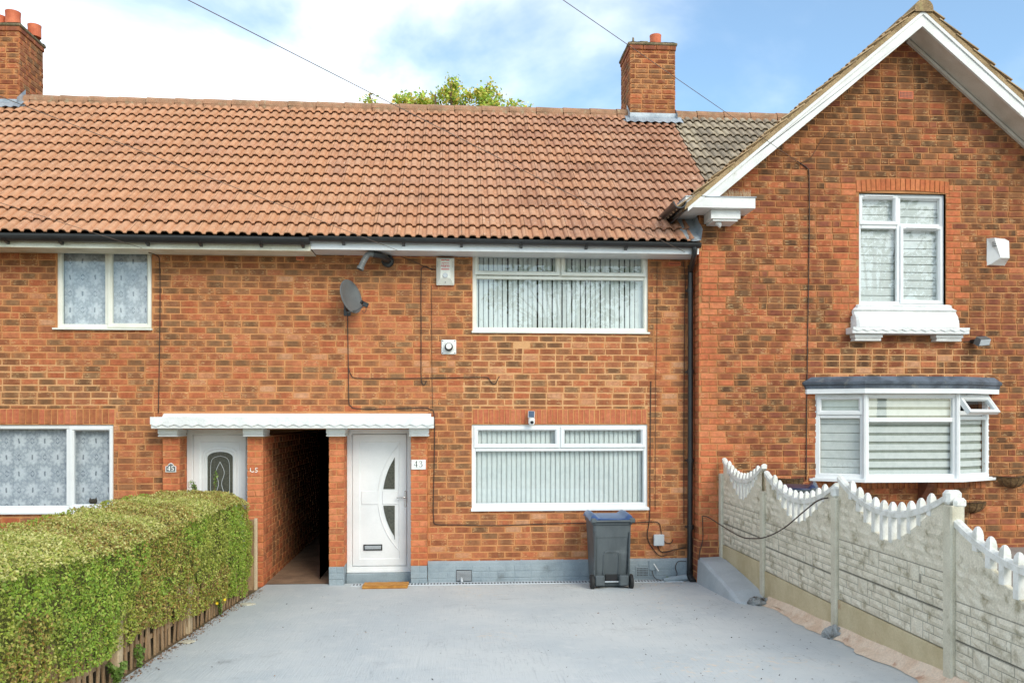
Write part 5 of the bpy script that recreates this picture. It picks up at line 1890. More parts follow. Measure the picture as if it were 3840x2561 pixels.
# bell boxes
def ribbon(mb, pts, ws, y):
    """flat calligraphic stroke in the XZ plane"""
    n = len(pts)
    L_, R_ = [], []
    for i in range(n):
        a, b = Vector(pts[max(i - 1, 0)]), Vector(pts[min(i + 1, n - 1)])
        d_ = (b - a).normalized()
        nn = Vector((-d_.y, d_.x))
        L_.append(Vector(pts[i]) + nn * ws[i] / 2)
        R_.append(Vector(pts[i]) - nn * ws[i] / 2)
    vs_ = [(p.x, y, p.y) for p in L_] + [(p.x, y, p.y) for p in R_]
    mb.add(vs_, [(i, i + n, i + n + 1, i + 1) for i in range(n - 1)])
def alarm43():
    t = thing('alarm_box', 'cream alarm box with red lettering and round lamp beside the upstairs window', 'alarm box', loc=(-0.131, 0, 4.0))
    x0, x1, z0, z1 = -0.250, -0.012, 3.998, 4.362
    mb = MB()
    mb.box(x0, x1, -0.035, 0.0, z0, z1, 0.006)
    a = [(x0, z0), (x1, z0), (x1, z1), (x0, z1)]
    b = [(x0 + 0.055, z0 + 0.085), (x1 - 0.055, z0 + 0.085), (x1 - 0.055, z1 - 0.03), (x0 + 0.055, z1 - 0.03)]
    vs_ = [(p[0], -0.036, p[1]) for p in a] + [(p[0], -0.095, p[1]) for p in b]
    mb.convex(vs_, [(0, 1, 5, 4), (1, 2, 6, 5), (2, 3, 7, 6), (3, 0, 4, 7), (4, 5, 6, 7)])
    mb.build('housing', M['pvc_old'], t)
    mb = MB()
    mb.tube([(-0.131, -0.094, 4.118), (-0.131, -0.112, 4.118)], [0.036, 0.030], 20)
    mb.build('lamp_lens', M['plastic_grey'], t)
    mb = MB()
    for (a_, b_, c_, d_) in ((-0.186, -0.138, 4.312, 4.324), (-0.124, -0.076, 4.312, 4.324), (-0.186, -0.076, 4.192, 4.202), (-0.182, -0.08, 4.206, 4.209), (-0.18, -0.082, 4.276, 4.283)):
        mb.box(a_, b_, -0.0972, -0.0955, c_, d_)
    mb.build('red_print', M['red_ink'], t)
    # the word Alarm in thin strokes
    mb = MB()
    gl_ = {'A': [[(0, 0), (.3, 1), (.6, 0)], [(.12, .38), (.48, .38)]], 'l': [[(.1, 0), (.1, 1)]],
           'a': [[(.42, .6), (.2, .66), (.04, .4), (.08, .1), (.25, 0), (.42, .15)], [(.42, .65), (.42, 0)]],
           'r': [[(.08, .65), (.08, 0)], [(.08, .4), (.2, .62), (.34, .64)]], 'm': [[(.06, .65), (.06, 0)], [(.06, .5), (.2, .65), (.32, .5), (.32, 0)], [(.32, .5), (.48, .65), (.6, .5), (.6, 0)]]}
    x_ = -0.189
    for ch_, ad in (('A', .68), ('l', .24), ('a', .54), ('r', .42), ('m', .7)):
        for st_ in gl_[ch_]:
            ribbon(mb, [(x_ + p_[0] * 0.044, 4.226 + p_[1] * 0.044) for p_ in st_], [0.0055] * len(st_), -0.0972)
        x_ += ad * 0.044
    mb.build('lettering', M['red_ink'], t)
    mb = MB()
    for s in (-1, 1):
        for i in range(6):
            cx = -0.131 + s * 0.092
            mb.box(cx - 0.012, cx + 0.012, -0.0575, -0.05, 4.235 + i * 0.013, 4.241 + i * 0.013)
    mb.tube([(-0.131, -0.094, 4.335 - 0.012), (-0.131, -0.099, 4.335 - 0.012)], 0.006, 8)
    mb.tube([(-0.131, -0.06, 4.03), (-0.131, -0.066, 4.03)], 0.006, 8)
    mb.build('sound_slots', M['ink'], t)
alarm43()
def alarmG():
    t = thing('alarm_box', 'plain white wedge-shaped alarm box high on the gabled house wall', 'alarm box', loc=(7.36, WY, 4.3))
    x0, x1, z0, z1 = 7.225, 7.480, 4.300, 4.668
    mb = MB()
    yb = WY
    pts = [Vector(p) for p in ((x0, yb, z0), (x1, yb, z0), (x1, yb, z1), (x0, yb, z1),
                               (x0 + 0.04, yb - 0.03, z0 + 0.01), (x1, yb - 0.03, z0 + 0.03), (x1, yb - 0.09, z1 - 0.05), (x0 + 0.05, yb - 0.09, z1 - 0.01),
                               (x0 + 0.12, yb - 0.115, z0 + 0.085), (x1 - 0.01, yb - 0.115, z0 + 0.085))]
    mb.convex(pts, [(0, 3, 7, 8, 4), (8, 7, 6, 9), (3, 2, 6, 7), (1, 5, 9, 6, 2), (4, 8, 9, 5), (0, 4, 5, 1), (0, 1, 2, 3)])
    mb.build('housing', M['plastic_white'], t)
    mb = MB()
    for i in range(3):
        a = Vector((x0 + 0.035, yb - 0.060, 4.545 + i * 0.026))
        mb.box(0, 0.055, -0.004, 0.002, 0, 0.008, 0, Matrix.Translation(a) @ Matrix.Rotation(rad(-38), 4, 'Z'))
    mb.build('sound_slots', M['ink'], t)
alarmG()

# boiler flue plate
t = thing('boiler_flue', 'square white boiler flue plate with round nozzle below the alarm box', 'flue', loc=(-0.085, 0, 3.075))
mb = MB()
mb.box(-0.184, 0.014, -0.018, 0.0, 3.076, 3.272, 0.010)
mb.build('plate', M['plastic_white'], t)
mb = MB()
mb.tube([(-0.085, -0.018, 3.172), (-0.085, -0.03, 3.172)], [0.078, 0.066], 24)
mb.build('collar', M['plastic_white'], t)
mb = MB()
mb.tube([(-0.085, -0.03, 3.170), (-0.085, -0.085, 3.170)], 0.054, 24)
mb.build('inner_duct', M['ink'], t)
mb = MB()
mb.tube([(-0.085, -0.03, 3.176), (-0.085, -0.11, 3.176), (-0.085, -0.12, 3.176)], [0.040, 0.040, 0.034], 24)
mb.build('nozzle', M['plastic_white'], t)
mb = MB()
for sx in (-0.165, -0.005):
    for sz in (3.094, 3.254):
        mb.tube([(sx, -0.018, sz), (sx, -0.021, sz)], 0.007, 8)
mb.build('screws', M['ink'], t)

# solar camera on the soldier course
t = thing('security_camera', 'small white security camera with solar panel above the downstairs window', 'camera', loc=(1.02, 0, 2.13))
mb = MB()
CMx = Matrix.Translation((1.018, -0.075, 2.272)) @ Matrix.Rotation(rad(-24), 4, 'X') @ Matrix.Rotation(rad(4), 4, 'Y')
mb.box(-0.044, 0.044, -0.008, 0.008, -0.052, 0.052, 0.006, CMx)
mb.build('panel_frame', M['plastic_white'], t)
mb = MB()
mb.box(-0.038, 0.038, -0.0095, -0.008, -0.046, 0.046, 0, CMx)
mb.build('solar_panel', M['solar'], t)
mb = MB()
seg = 16
rings = []
for rr_, zz in ((0.012, 2.130), (0.034, 2.138), (0.044, 2.158), (0.045, 2.205), (0.040, 2.222)):
    rings.append([Vector((1.022 + rr_ * math.cos(6.2832 * k / seg), -0.065 + rr_ * math.sin(6.2832 * k / seg), zz)) for k in range(seg)])
mb.loft(rings)
mb.box(1.005, 1.04, -0.05, 0.0, 2.20, 2.24, 0.004)
mb.build('body', M['plastic_white'], t, smooth=False)
mb = MB()
mb.tube([(1.024, -0.100, 2.168), (1.025, -0.114, 2.166)], [0.024, 0.020], 16)
mb.build('lens', M['ink'], t)

# house number plates
def strokes(mb, polys, ox, oz, s, y0, y1):
    for pts in polys:
        mb.prism([(ox + p[0] * s, oz + p[1] * s) for p in pts], y0, y1, 'Y')
def digit(mb, ch, ox, oz, h, y, bold=1.0):
    k = h
    if ch == '4':
        segs = [([(0.44, 1.0), (0.02, 0.30)], [0.05, 0.05]), ([(0.0, 0.28), (0.62, 0.28)], [0.075, 0.075]), ([(0.44, 1.0), (0.44, 0.0)], [0.13, 0.13]), ([(0.30, 0.02), (0.60, 0.02)], [0.04, 0.04])]
    elif ch == '3':
        pts = [(0.04, 0.80), (0.14, 0.95), (0.28, 0.99), (0.42, 0.93), (0.47, 0.79), (0.40, 0.64), (0.22, 0.55), (0.38, 0.51), (0.51, 0.40), (0.53, 0.25), (0.44, 0.09), (0.28, 0.01), (0.12, 0.04), (0.03, 0.14)]
        segs = [(pts, [0.05, 0.06, 0.05, 0.09, 0.13, 0.09, 0.04, 0.05, 0.09, 0.14, 0.10, 0.05, 0.06, 0.09])]
    elif ch == '5':
        pts = [(0.12, 0.52), (0.28, 0.58), (0.44, 0.50), (0.52, 0.32), (0.45, 0.12), (0.28, 0.01), (0.10, 0.05), (0.02, 0.14)]
        segs = [(pts, [0.06, 0.08, 0.12, 0.14, 0.11, 0.06, 0.07, 0.09]), ([(0.12, 0.52), (0.15, 1.0)], [0.06, 0.06]), ([(0.15, 0.95), (0.50, 0.95)], [0.11, 0.11])]
    for i, (pts, ws) in enumerate(segs):
        ribbon(mb, [(ox + p[0] * k, oz + p[1] * k) for p in pts], [w * k * bold for w in ws], y - 0.0002 * i)
t = thing('number_plate', 'white house number plate 43 on the porch pier', 'number plate', loc=(-0.48, -0.1, 1.54))
mb = MB()
mb.box(-0.578, -0.388, -0.116, -0.105, 1.545, 1.675, 0.003)
mb.build('plate', M['plastic_white'], t)
mb = MB()
digit(mb, '4', -0.545, 1.578, 0.080, -0.1166)
digit(mb, '3', -0.478, 1.578, 0.080, -0.1166)
mb.build('digits', M['ink'], t)
mb = MB()
mb.box(-0.545, -0.425, -0.1168, -0.1162, 1.560, 1.566)
for x in (-0.570, -0.396):
    mb.tube([(x, -0.116, 1.61), (x, -0.119, 1.61)], 0.004, 8)
mb.build('small_print', M['plastic_grey'], t)
t = thing('number_plate', 'grey arched house number plate 45 on the porch pier by the hedge', 'number plate', loc=(-3.68, -0.1, 1.52))
mb = MB()
def arch_plate(g):
    return [(-3.748 + g, 1.525 + g), (-3.614 - g, 1.525 + g), (-3.614 - g, 1.600 - g * 0.3), (-3.640, 1.606 - g), (-3.655, 1.632 - g), (-3.681, 1.645 - g), (-3.707, 1.632 - g), (-3.722, 1.606 - g), (-3.748 + g, 1.600 - g * 0.3)]
mb.prism(arch_plate(0.0), -0.112, -0.104, 'Y')
mb.build('plate', M['plastic_white'], t)
mb = MB()
mb.prism(arch_plate(0.010), -0.116, -0.1125, 'Y')
mb.build('face', M['dish'], t)
mb = MB()
digit(mb, '4', -3.722, 1.545, 0.058, -0.1168, 1.5)
digit(mb, '5', -3.676, 1.545, 0.058, -0.1168, 1.5)
mb.build('digits', M['white_ink'], t)
mb = MB()
ribbon(mb, [(-2.668, 1.575), (-2.668, 1.530)], [0.010, 0.010], -0.1042)
ribbon(mb, [(-2.665, 1.532), (-2.645, 1.520), (-2.628, 1.528)], [0.008, 0.008, 0.007], -0.1044)
ribbon(mb, [(-2.632, 1.538), (-2.632, 1.518)], [0.007, 0.007], -0.1046)
ribbon(mb, [(-2.575, 1.572), (-2.602, 1.572), (-2.606, 1.550), (-2.585, 1.546), (-2.578, 1.530), (-2.596, 1.518), (-2.612, 1.522)], [0.008] * 7, -0.1042)
tag(mb.build('painted_number', M['white_ink']), 'white 45 daubed by hand on the pier beside the passage', 'house number')

# grey junction box
t = thing('junction_box', 'small grey junction box low on the wall beside the bin', 'junction box', loc=(2.758, 0, 0.49))
mb = MB()
mb.box(2.690, 2.828, -0.045, 0.0, 0.497, 0.645, 0.008)
mb.build('box_body', M['plastic_grey'], t)
mb = MB()
mb.box(2.688, 2.830, -0.060, -0.046, 0.495, 0.647, 0.006)
mb.build('lid', M['plastic_grey'], t)
# overflow pipe stub with a cracked plate on the plinth
t = thing('waste_pipe', 'thin white waste pipe poking through the grey plinth near the downpipe', 'pipe', loc=(2.72, -0.04, 0.2))
mb = MB()
mb.box(2.62, 2.72, -0.050, -0.036, 0.16, 0.30, 0.006, Matrix.Translation((0, 0, 0)))
mb.build('patch', M['brick_paint'], t)
mb = MB()
mb.tube([(2.685, -0.04, 0.255), (2.74, -0.10, 0.16)], 0.009, 8)
mb.build('pipe', M['plastic_white'], t)
t = thing('outlet_pipe', 'short grey pipe stub sticking out of the dark wall vent', 'pipe', loc=(0.08, -0.06, 0.06))
mb = MB()
mb.tube([(0.085, -0.03, 0.085), (0.085, -0.10, 0.075), (0.092, -0.12, 0.045)], 0.016, 10)
mb.build('stub', M['plastic_grey'], t)

# floodlight on the gabled house
t = thing('floodlight', 'small grey floodlight on the gabled house above the bay window', 'floodlight', loc=(7.0, WY, 3.25))
FM = Matrix.Translation((7.06, WY - 0.16, 3.255)) @ Matrix.Rotation(rad(28), 4, 'X') @ Matrix.Rotation(rad(10), 4, 'Z')
mb = MB()
mb.prism([(-0.09, -0.05), (-0.075, 0.05), (0.075, 0.05), (0.09, -0.05)], -0.045, 0.05, 'Y', M=FM)
mb.build('lamp_head', M['dish'], t, recalc=True)
mb = MB()
mb.box(-0.078, 0.078, -0.051, -0.046, -0.038, 0.042, 0, FM)
mb.build('lens', M['plastic_grey'], t)
mb = MB()
mb.box(6.985, 7.04, WY - 0.10, WY - 0.001, 3.24, 3.29, 0.005)
mb.tube([(6.90, WY - 0.004, 3.26), (7.0, WY - 0.03, 3.262)], 0.006, 6)
mb.build('wall_bracket', M['black_pvc'], t)

# coir wall baskets on the gabled house
def basket(label, cx, zt, w):
    t = thing('wall_basket', label, 'wall basket', 'coir wall baskets', loc=(cx, WY, zt - 0.16))
    mb = MB()
    r_ = random.Random(int(cx * 100))
    rings = []
    for k in range(8):
        ph = k / 7 * math.pi / 2
        ring_ = []
        for i in range(15):
            th = math.pi * i / 14
            j = 1 + r_.uniform(-0.06, 0.06)
            ring_.append(Vector((cx + math.cos(th) * w / 2 * math.cos(ph) * j, WY - 0.002 - math.sin(th) * w * 0.40 * math.cos(ph) * j, zt - math.sin(ph) * 0.15 * j)))
        rings.append(ring_)
    mb.loft(rings, close=False, caps=False)
    # shaggy rim
    for i in range(260):
        th = math.pi * r_.random()
        b = Vector((cx + math.cos(th) * w / 2 * r_.uniform(0.9, 1.02), WY - 0.004 - math.sin(th) * w * 0.40, zt - r_.uniform(0, 0.05)))
        d_ = Vector((r_.uniform(-.3, .3), r_.uniform(-.5, .1), r_.uniform(-.2, 1))).normalized() * r_.uniform(0.015, 0.04)
        s_ = Vector((0.004, 0, 0.001))
        mb.add([b - s_, b + s_, b + d_], [(0, 1, 2)])
    mb.build('liner', M['coir'], t)
    mb = MB()
    rim = [(cx + math.cos(th) * w * 0.51, WY - 0.006 - math.sin(th) * w * 0.41, zt) for th in frange(0, math.pi, 16)]
    mb.tube(rim, 0.004, 5)
    for th in (0.5, 1.1, 1.57, 2.05, 2.65):
        mb.tube([(cx + math.cos(th) * w * 0.52 * math.cos(p), WY - 0.006 - math.sin(th) * w * 0.42 * math.cos(p), zt - math.sin(p) * 0.155) for p in frange(0, 1.5, 6)], 0.003, 5)
    mb.build('wire_frame', M['cable'], t)
basket('coir wall basket above the navy bin lid', 4.46, 1.42, 0.38)
basket('coir wall basket beside the bay window at the picture edge', 7.56, 1.43, 0.40)
basket('coir wall basket below the bay window behind the fence', 6.98, 1.09, 0.40)

# bird spikes on the cornice
t = thing('bird_spikes', 'row of pale bird spikes on the gable cornice', 'bird spikes', loc=(3.64, -0.6, 5.07))
mb = MB()
mb.box(3.40, 3.84, -0.66, -0.56, 5.068, 5.076)
mb.build('base', M['plastic_white'], t)
mb = MB()
for i in range(46):
    x = 3.41 + i * 0.0093
    for k in (-1, 1):
        b = Vector((x, -0.61 + k * 0.01, 5.076))
        e = b + Vector((RG.uniform(-.02, .02), k * RG.uniform(0.0, 0.05), RG.uniform(0.08, 0.105)))
        mb.tube([b, e], [0.0022, 0.0012], 4)
stuff(mb.build('spikes', M['post_wood'], t))

# ------------------------------------------------------------------ things on the drive
# channel drain
t = thing('channel_drain', 'slotted pale channel drain across the drive along the house wall', 'drain', loc=(0.8, -0.14, 0.03))
mb = MB()
zg = lambda y: gz(y)
x0, x1 = -1.36, 3.05
for (ya, yb) in ((-0.222, -0.207), (-0.093, -0.080)):
    mb.box(x0, x1, ya, yb, 0.0, 0.0445, 0.002)
mb.build('edge_rail', M['plastic_grey'], t)
mb = MB()
mb.box(x0, x1, -0.206, -0.094, 0.0, 0.0385)
mb.build('channel', M['ink'], t)  # solid black fill stands for the shade below the slots
mb = MB()
mb.box(0, 0.020, -0.206, -0.094, 0.036, 0.0455)
me = mb.mesh('bar', M['plastic_grey'])
x = x0 + 0.005
while x < x1 - 0.03:
    put('bar', me, t, Matrix.Translation((x, 0, 0)))
    x += 0.042
# doormat
mb = MB()
zm = gz(-0.33)
nx, ny = 30, 12
vs_, fs = [], []
for j in range(ny + 1):
    for i in range(nx + 1):
        x = -1.185 + 0.575 * i / nx
        y = -0.47 + 0.35 * j / ny
        vs_.append((x + RG.uniform(-.002, .002), y + RG.uniform(-.002, .002), gz(y) + 0.036 + RG.uniform(-.002, .002)))
for j in range(ny):
    for i in range(nx):
        a = j * (nx + 1) + i
        fs.append((a, a + 1, a + nx + 2, a + nx + 1))
mb.add(vs_, fs)
mb.box(-1.183, -0.612, -0.468, -0.122, 0.030, 0.052)
mb.prism([(-0.469, gz(-0.469) + 0.008), (-0.121, gz(-0.121) + 0.008), (-0.121, gz(-0.121) + 0.033), (-0.469, gz(-0.469) + 0.033)], -1.184, -0.611, 'X')
tag(mb.build('doormat', M['coir_mat'], recalc=False), 'plain tan coir doormat in front of the white door of number 43', 'doormat')

# wheelie bins
def rrect(w, d_, r, z, cx=0, cy=0, n=5):
    pts = []
    for (sx, sy, a0) in ((1, 1, 0), (-1, 1, 90), (-1, -1, 180), (1, -1, 270)):
        for k in range(n + 1):
            a = rad(a0 + 90 * k / n)
            pts.append(Vector((cx + sx * (w / 2 - r) + r * math.cos(a), cy + sy * (d_ / 2 - r) + r * math.sin(a), z)))
    return pts
def wheelie_bin(label, loc, rz, lidmat):
    t = thing('wheelie_bin', label, 'bin', 'wheelie bins', loc=loc)
    W_ = Matrix.Translation(loc) @ Matrix.Rotation(rz, 4, 'Z') @ Matrix.Diagonal((0.93, 0.95, 0.95, 1))
    def B(mb, name, mat, parent=t, smooth=False, recalc=True):
        mb.v = [tuple(W_ @ Vector(p)) for p in mb.v]
        return mb.build(name, mat, parent, smooth, recalc)
    mb = MB()
    mb.loft([rrect(0.44, 0.46, 0.05, 0.03, 0, 0.04), rrect(0.46, 0.48, 0.055, 0.06, 0, 0.04), rrect(0.475, 0.52, 0.055, 0.25, 0, 0.03), rrect(0.53, 0.60, 0.06, 0.86, 0, 0.0),
             rrect(0.565, 0.635, 0.06, 0.872, 0, 0.0), rrect(0.572, 0.645, 0.06, 0.935, 0, 0.0), rrect(0.54, 0.61, 0.05, 0.935, 0, 0.0), rrect(0.52, 0.58, 0.05, 0.7, 0, 0.0)])
    body = B(mb, 'body', M['bin'])
    # raised arch panel and wheel housings on the back
    mb = MB()
    def yb(z):
        return -0.217 - (z - 0.25) * 0.1147 if z > 0.25 else -0.217 + 0.0 * z
    arch = [(-0.105, 0.20), (-0.105, 0.47), (-0.09, 0.495), (-0.06, 0.505), (0.06, 0.505), (0.09, 0.495), (0.105, 0.47), (0.105, 0.20)]
    mb.tube([(p[0], yb(p[1]) - 0.012, p[1]) for p in arch], 0.015, 6)
    for s in (-1, 1):
        mb.box(s * 0.10, s * 0.235, -0.30, -0.20, 0.05, 0.19, 0.015)
        mb.box(s * 0.215, s * 0.238, -0.262, -0.2, 0.19, 0.80, 0.01, Matrix.Rotation(rad(5.2), 4, 'X') @ Matrix.Translation((s * 0.012, 0.01, 0)))
    B(mb, 'back_ribs', M['bin'], body)
    mb = MB()
    mb.box(-0.085, 0.085, -0.236, -0.215, 0.09, 0.195, 0.005)
    B(mb, 'recess_shade_patch', M['ink'], body)  # black patch on the back, shade of the foot notch as colour
    mb = MB()
    mb.tube([(-0.29, -0.25, 0.10), (0.29, -0.25, 0.10)], 0.011, 10)
    B(mb, 'axle', M['chrome'], t)
    for s in (-1, 1):
        mb = MB()
        seg = 28
        rings = []
        for xx, rr_ in ((0.0, 0.085), (0.004, 0.097), (0.014, 0.100), (0.034, 0.100), (0.044, 0.097), (0.048, 0.085)):
            rings.append([Vector((s * (0.245 + xx), -0.25 + rr_ * math.cos(6.28318 * k / seg), 0.10 + rr_ * math.sin(6.28318 * k / seg))) for k in range(seg)])
        mb.loft(rings)
        wh = B(mb, 'wheel', M['rubber'], t)
        mb = MB()
        mb.tube([(s * 0.29, -0.25, 0.10), (s * 0.300, -0.25, 0.10)], [0.055, 0.045], 20)
        mb.tube([(s * 0.300, -0.25, 0.10), (s * 0.306, -0.25, 0.10)], 0.012, 10)
        B(mb, 'hub', M['black_pvc'], wh)
    # lid: shallow dome with raised side shoulders
    mb = MB()
    nx, ny = 24, 16
    vs_, fs = [], []
    for j in range(ny + 1):
        v = j / ny
        for i in range(nx + 1):
            u = i / nx * 2 - 1
            x = u * 0.305
            y = -0.335 + 0.675 * v
            z = 0.945 + 0.016 * math.sin(math.pi * v) + 0.012 * v
            if 0.62 < abs(u) < 0.97:
                z += 0.048 * math.sin(math.pi * (abs(u) - 0.62) / 0.35) ** 0.7 * min(1, v * 6 + 0.35) * min(1, (1 - v) * 8 + 0.2)
            if abs(u) > 0.985 or j in (0, ny):
                z -= 0.03
            vs_.append(Vector((x, y, z)))
    for j in range(ny):
        for i in range(nx):
            a = j * (nx + 1) + i
            fs.append((a, a + 1, a + nx + 2, a + nx + 1))
    mb.add(vs_, fs)
    mb.tube([(-0.20, -0.345, 0.945), (0.285, -0.345, 0.945)], 0.010, 8)
    lid = B(mb, 'lid', lidmat, t, True, False)
    mb = MB()
    for s in (-1, 1):
        mb.box(s * 0.225, s * 0.305, -0.372, -0.31, 0.90, 0.962, 0.014)
    mb.tube([(-0.24, -0.355, 0.925), (0.24, -0.355, 0.925)], 0.012, 8)
    B(mb, 'grab_handle', M['bin'], t)
    return t
wheelie_bin('grey wheelie bin with blue lid against the house wall', (1.985, -0.46, gz(-0.46)), rad(0.5), M['bin_lid'])
wheelie_bin('wheelie bin with navy lid standing behind the concrete fence', (4.22, -1.05, 0.47), rad(-25), M['bin_lid_navy'])

# ------------------------------------------------------------------ concrete fence on the right
FX = 3.55
CF = thing('concrete_fence', 'white-topped concrete fence of stone-faced panels and scalloped balusters', 'fence', loc=(FX, -2.5, 0.1))
PY = [-0.36, -1.87, -3.71, -5.52, -7.35]
PTOP = [1.49, 1.385, 1.49, 1.612, 1.5]
BASE = [1.12, 1.045, 1.12, 0.945]       # underside of each scalloped panel
for i, y in enumerate(PY):
    mb = MB()
    mb.box(FX - 0.052, FX + 0.052, y - 0.055, y + 0.055, gz(y) - 0.1, PTOP[i], 0.010)
    p = mb.build('post', M['concrete'], CF)
    if i in (2, 3):
        m2 = MB()
        m2.box(FX - 0.058, FX + 0.062, y - 0.02, y + 0.062, PTOP[i] + 0.001, PTOP[i] + 0.105, 0.022)
        if i == 3:
            m2.box(FX - 0.03, FX + 0.068, y - 0.062, y - 0.02, PTOP[i] - 0.02, PTOP[i] + 0.055, 0.02)
        m2.build('post_cap', M['picket'], p)
def stone(mb, y0, y1, z0, z1, x, r_):
    """rough split face looking at the drive (-X)"""
    ny = max(2, int((y1 - y0) / 0.055))
    nz = max(2, int((z1 - z0) / 0.035))
    vs_, fs = [], []
    for k in range(nz + 1):
        for i in range(ny + 1):
            e = min(i, ny - i, k, nz - k)
            dx = 0.0 if e == 0 else r_.uniform(0.006, 0.016)
            vs_.append((x - dx, y0 + (y1 - y0) * i / ny + (r_.uniform(-.006, .006) if e else 0), z0 + (z1 - z0) * k / nz))
    for k in range(nz):
        for i in range(ny):
            a = k * (ny + 1) + i
            fs.append((a, a + ny + 1, a + ny + 2, a + 1))
    mb.add(vs_, fs)
def stone_courses(y0, y1, z0, z1, rows, r_):
    h = (z1 - z0) / rows
    out = []
    busy = []
    for k in range(rows):
        y = y0
        while y < y1 - 0.02:
            w = r_.uniform(0.13, 0.34)
            if y1 - (y + w) < 0.08:
                w = y1 - y
            za, zb = z0 + k * h, z0 + (k + 1) * h
            out.append((y, min(y + w, y1), za, zb))
            y += w
    return out
rf = random.Random(4)
for b in range(4):
    ya, yb_ = PY[b + 1] + 0.056, PY[b] - 0.056
    zb = BASE[b]
    ln = yb_ - ya
    # gravel board
    mb = MB()
    mb.box(FX - 0.030, FX + 0.025, ya - 0.006, yb_ + 0.006, gz(ya) - 0.12, zb - 0.562, 0.006)
    mb.build('gravel_board', M['gravel_board'], CF)
    for lev in (0, 1):
        z1 = zb - 0.002 - 0.28 * lev
        z0 = z1 - 0.275
        mb = MB()
        mb.box(FX - 0.022, FX + 0.022, ya - 0.005, yb_ + 0.005, z0, z1, 0.004)
        pn = mb.build('panel', M['stone_back'], CF)
        done = []
        cells = stone_courses(ya, yb_, z0 + 0.004, z1 - 0.004, 4, rf)
        # a few tall square blocks two courses high
        tall = [(ya + ln * q, ya + ln * q + 0.17, z0 + 0.004 + (0.134 if rf.random() < .5 else 0.0)) for q in (rf.uniform(.1, .3), rf.uniform(.55, .8))]
        for (a, c, zt) in tall:
            m2 = MB()
            stone(m2, a + 0.004, c - 0.004, zt + 0.003, zt + 0.131, FX - 0.0225, rf)
            m2.build('stone', M['stone'], pn)
        for (a, c, e, f_) in cells:
            segs = [(a, c)]
            for (ta, tcx, tz) in tall:
                if f_ <= tz + 0.005 or e >= tz + 0.13:
                    continue
                nx_ = []
                for (s0, s1) in segs:
                    if s1 <= ta or s0 >= tcx:
                        nx_.append((s0, s1))
                    else:
                        if s0 < ta:
                            nx_.append((s0, ta))
                        if s1 > tcx:
                            nx_.append((tcx, s1))
                segs = nx_
            for (s0, s1) in segs:
                if s1 - s0 > 0.03:
                    m2 = MB()
                    stone(m2, s0 + 0.003, s1 - 0.003, e + 0.003, f_ - 0.003, FX - 0.0225, rf)
                    m2.build('stone', M['stone'], pn)
    # scalloped panel
    def ztop(s):
        a = abs(s - 0.5)
        return zb + 0.105 + 0.33 * (a / 0.40) ** 1.5 if a < 0.40 else zb + 0.435
    def zrail(s):
        return zb + 0.33 + 0.22 * (abs(s - 0.5) / 0.5) ** 2
    mb = MB()
    ns = 40
    def profile(x):
        return [Vector((x, ya - 0.004 + (ln + 0.008) * i / ns, max(ztop(i / ns), zrail(i / ns) if abs(i / ns - 0.5) > 0.41 else 0))) for i in range(ns + 1)]
    for i in range(ns):
        s0, s1 = i / ns, (i + 1) / ns
        y0_, y1_ = ya + ln * s0, ya + ln * s1
        f0 = zrail(s0) - 0.02 if abs(s0 - 0.5) >= 0.40 else ztop(s0)
        f1 = zrail(s1) - 0.02 if abs(s1 - 0.5) >= 0.40 else ztop(s1)
        xa, xb = FX - 0.020, FX + 0.020
        vs_ = [(xa, y0_, zb), (xa, y1_, zb), (xa, y1_, f1), (xa, y0_, f0), (xb, y0_, zb), (xb, y1_, zb), (xb, y1_, f1), (xb, y0_, f0)]
        mb.add(vs_, [(0, 3, 2, 1), (4, 5, 6, 7), (3, 7, 6, 2), (0, 1, 5, 4)])
    sp = mb.build('scalloped_panel', M['stone'], CF, recalc=False)
    # stones on its face, below the curve
    for (a, c, e, f_) in stone_courses(ya, yb_, zb + 0.004, zb + 0.44, 6, rf):
        s_mid = ((a + c) / 2 - ya) / ln
        lim = min(ztop((a - ya) / ln), ztop((c - ya) / ln))
        if f_ < lim - 0.004 and c - a > 0.05:
            m2 = MB()
            stone(m2, a + 0.003, c - 0.003, e + 0.003, f_ - 0.003, FX - 0.0205, rf)
            m2.build('stone', M['stone'], sp)
    # coping rail
    mb = MB()
    rings = []
    for i in range(ns + 1):
        s = i / ns
        y_ = ya - 0.02 + (ln + 0.04) * s
        zz = zrail(s)
        rings.append([Vector((FX - 0.030, y_, zz - 0.025)), Vector((FX + 0.030, y_, zz - 0.025)), Vector((FX + 0.032, y_, zz + 0.018)), Vector((FX + 0.012, y_, zz + 0.032)), Vector((FX - 0.012, y_, zz + 0.032)), Vector((FX - 0.032, y_, zz + 0.018))])
    mb.loft(rings)
    mb.build('coping', M['picket'], CF, recalc=True)
    nb = 10
    for i in range(nb):
        s = 0.13 + 0.74 * i / (nb - 1)
        y_ = ya + ln * s
        z0 = ztop(s) - 0.015
        z1 = zrail(s) + 0.052
        m2 = MB()
        h_ = 0.026
        m2.loft([[Vector((FX + a * h_ * k, y_ + c * h_ * k, z)) for a, c in ((-1, -1), (1, -1), (1, 1), (-1, 1))] for z, k in ((z0, 1.0), (z1 - 0.01, 1.0), (z1 + 0.02, 0.82), (z1 + 0.042, 0.45), (z1 + 0.048, 0.2))])
        m2.build('baluster', M['picket'], CF, recalc=True)

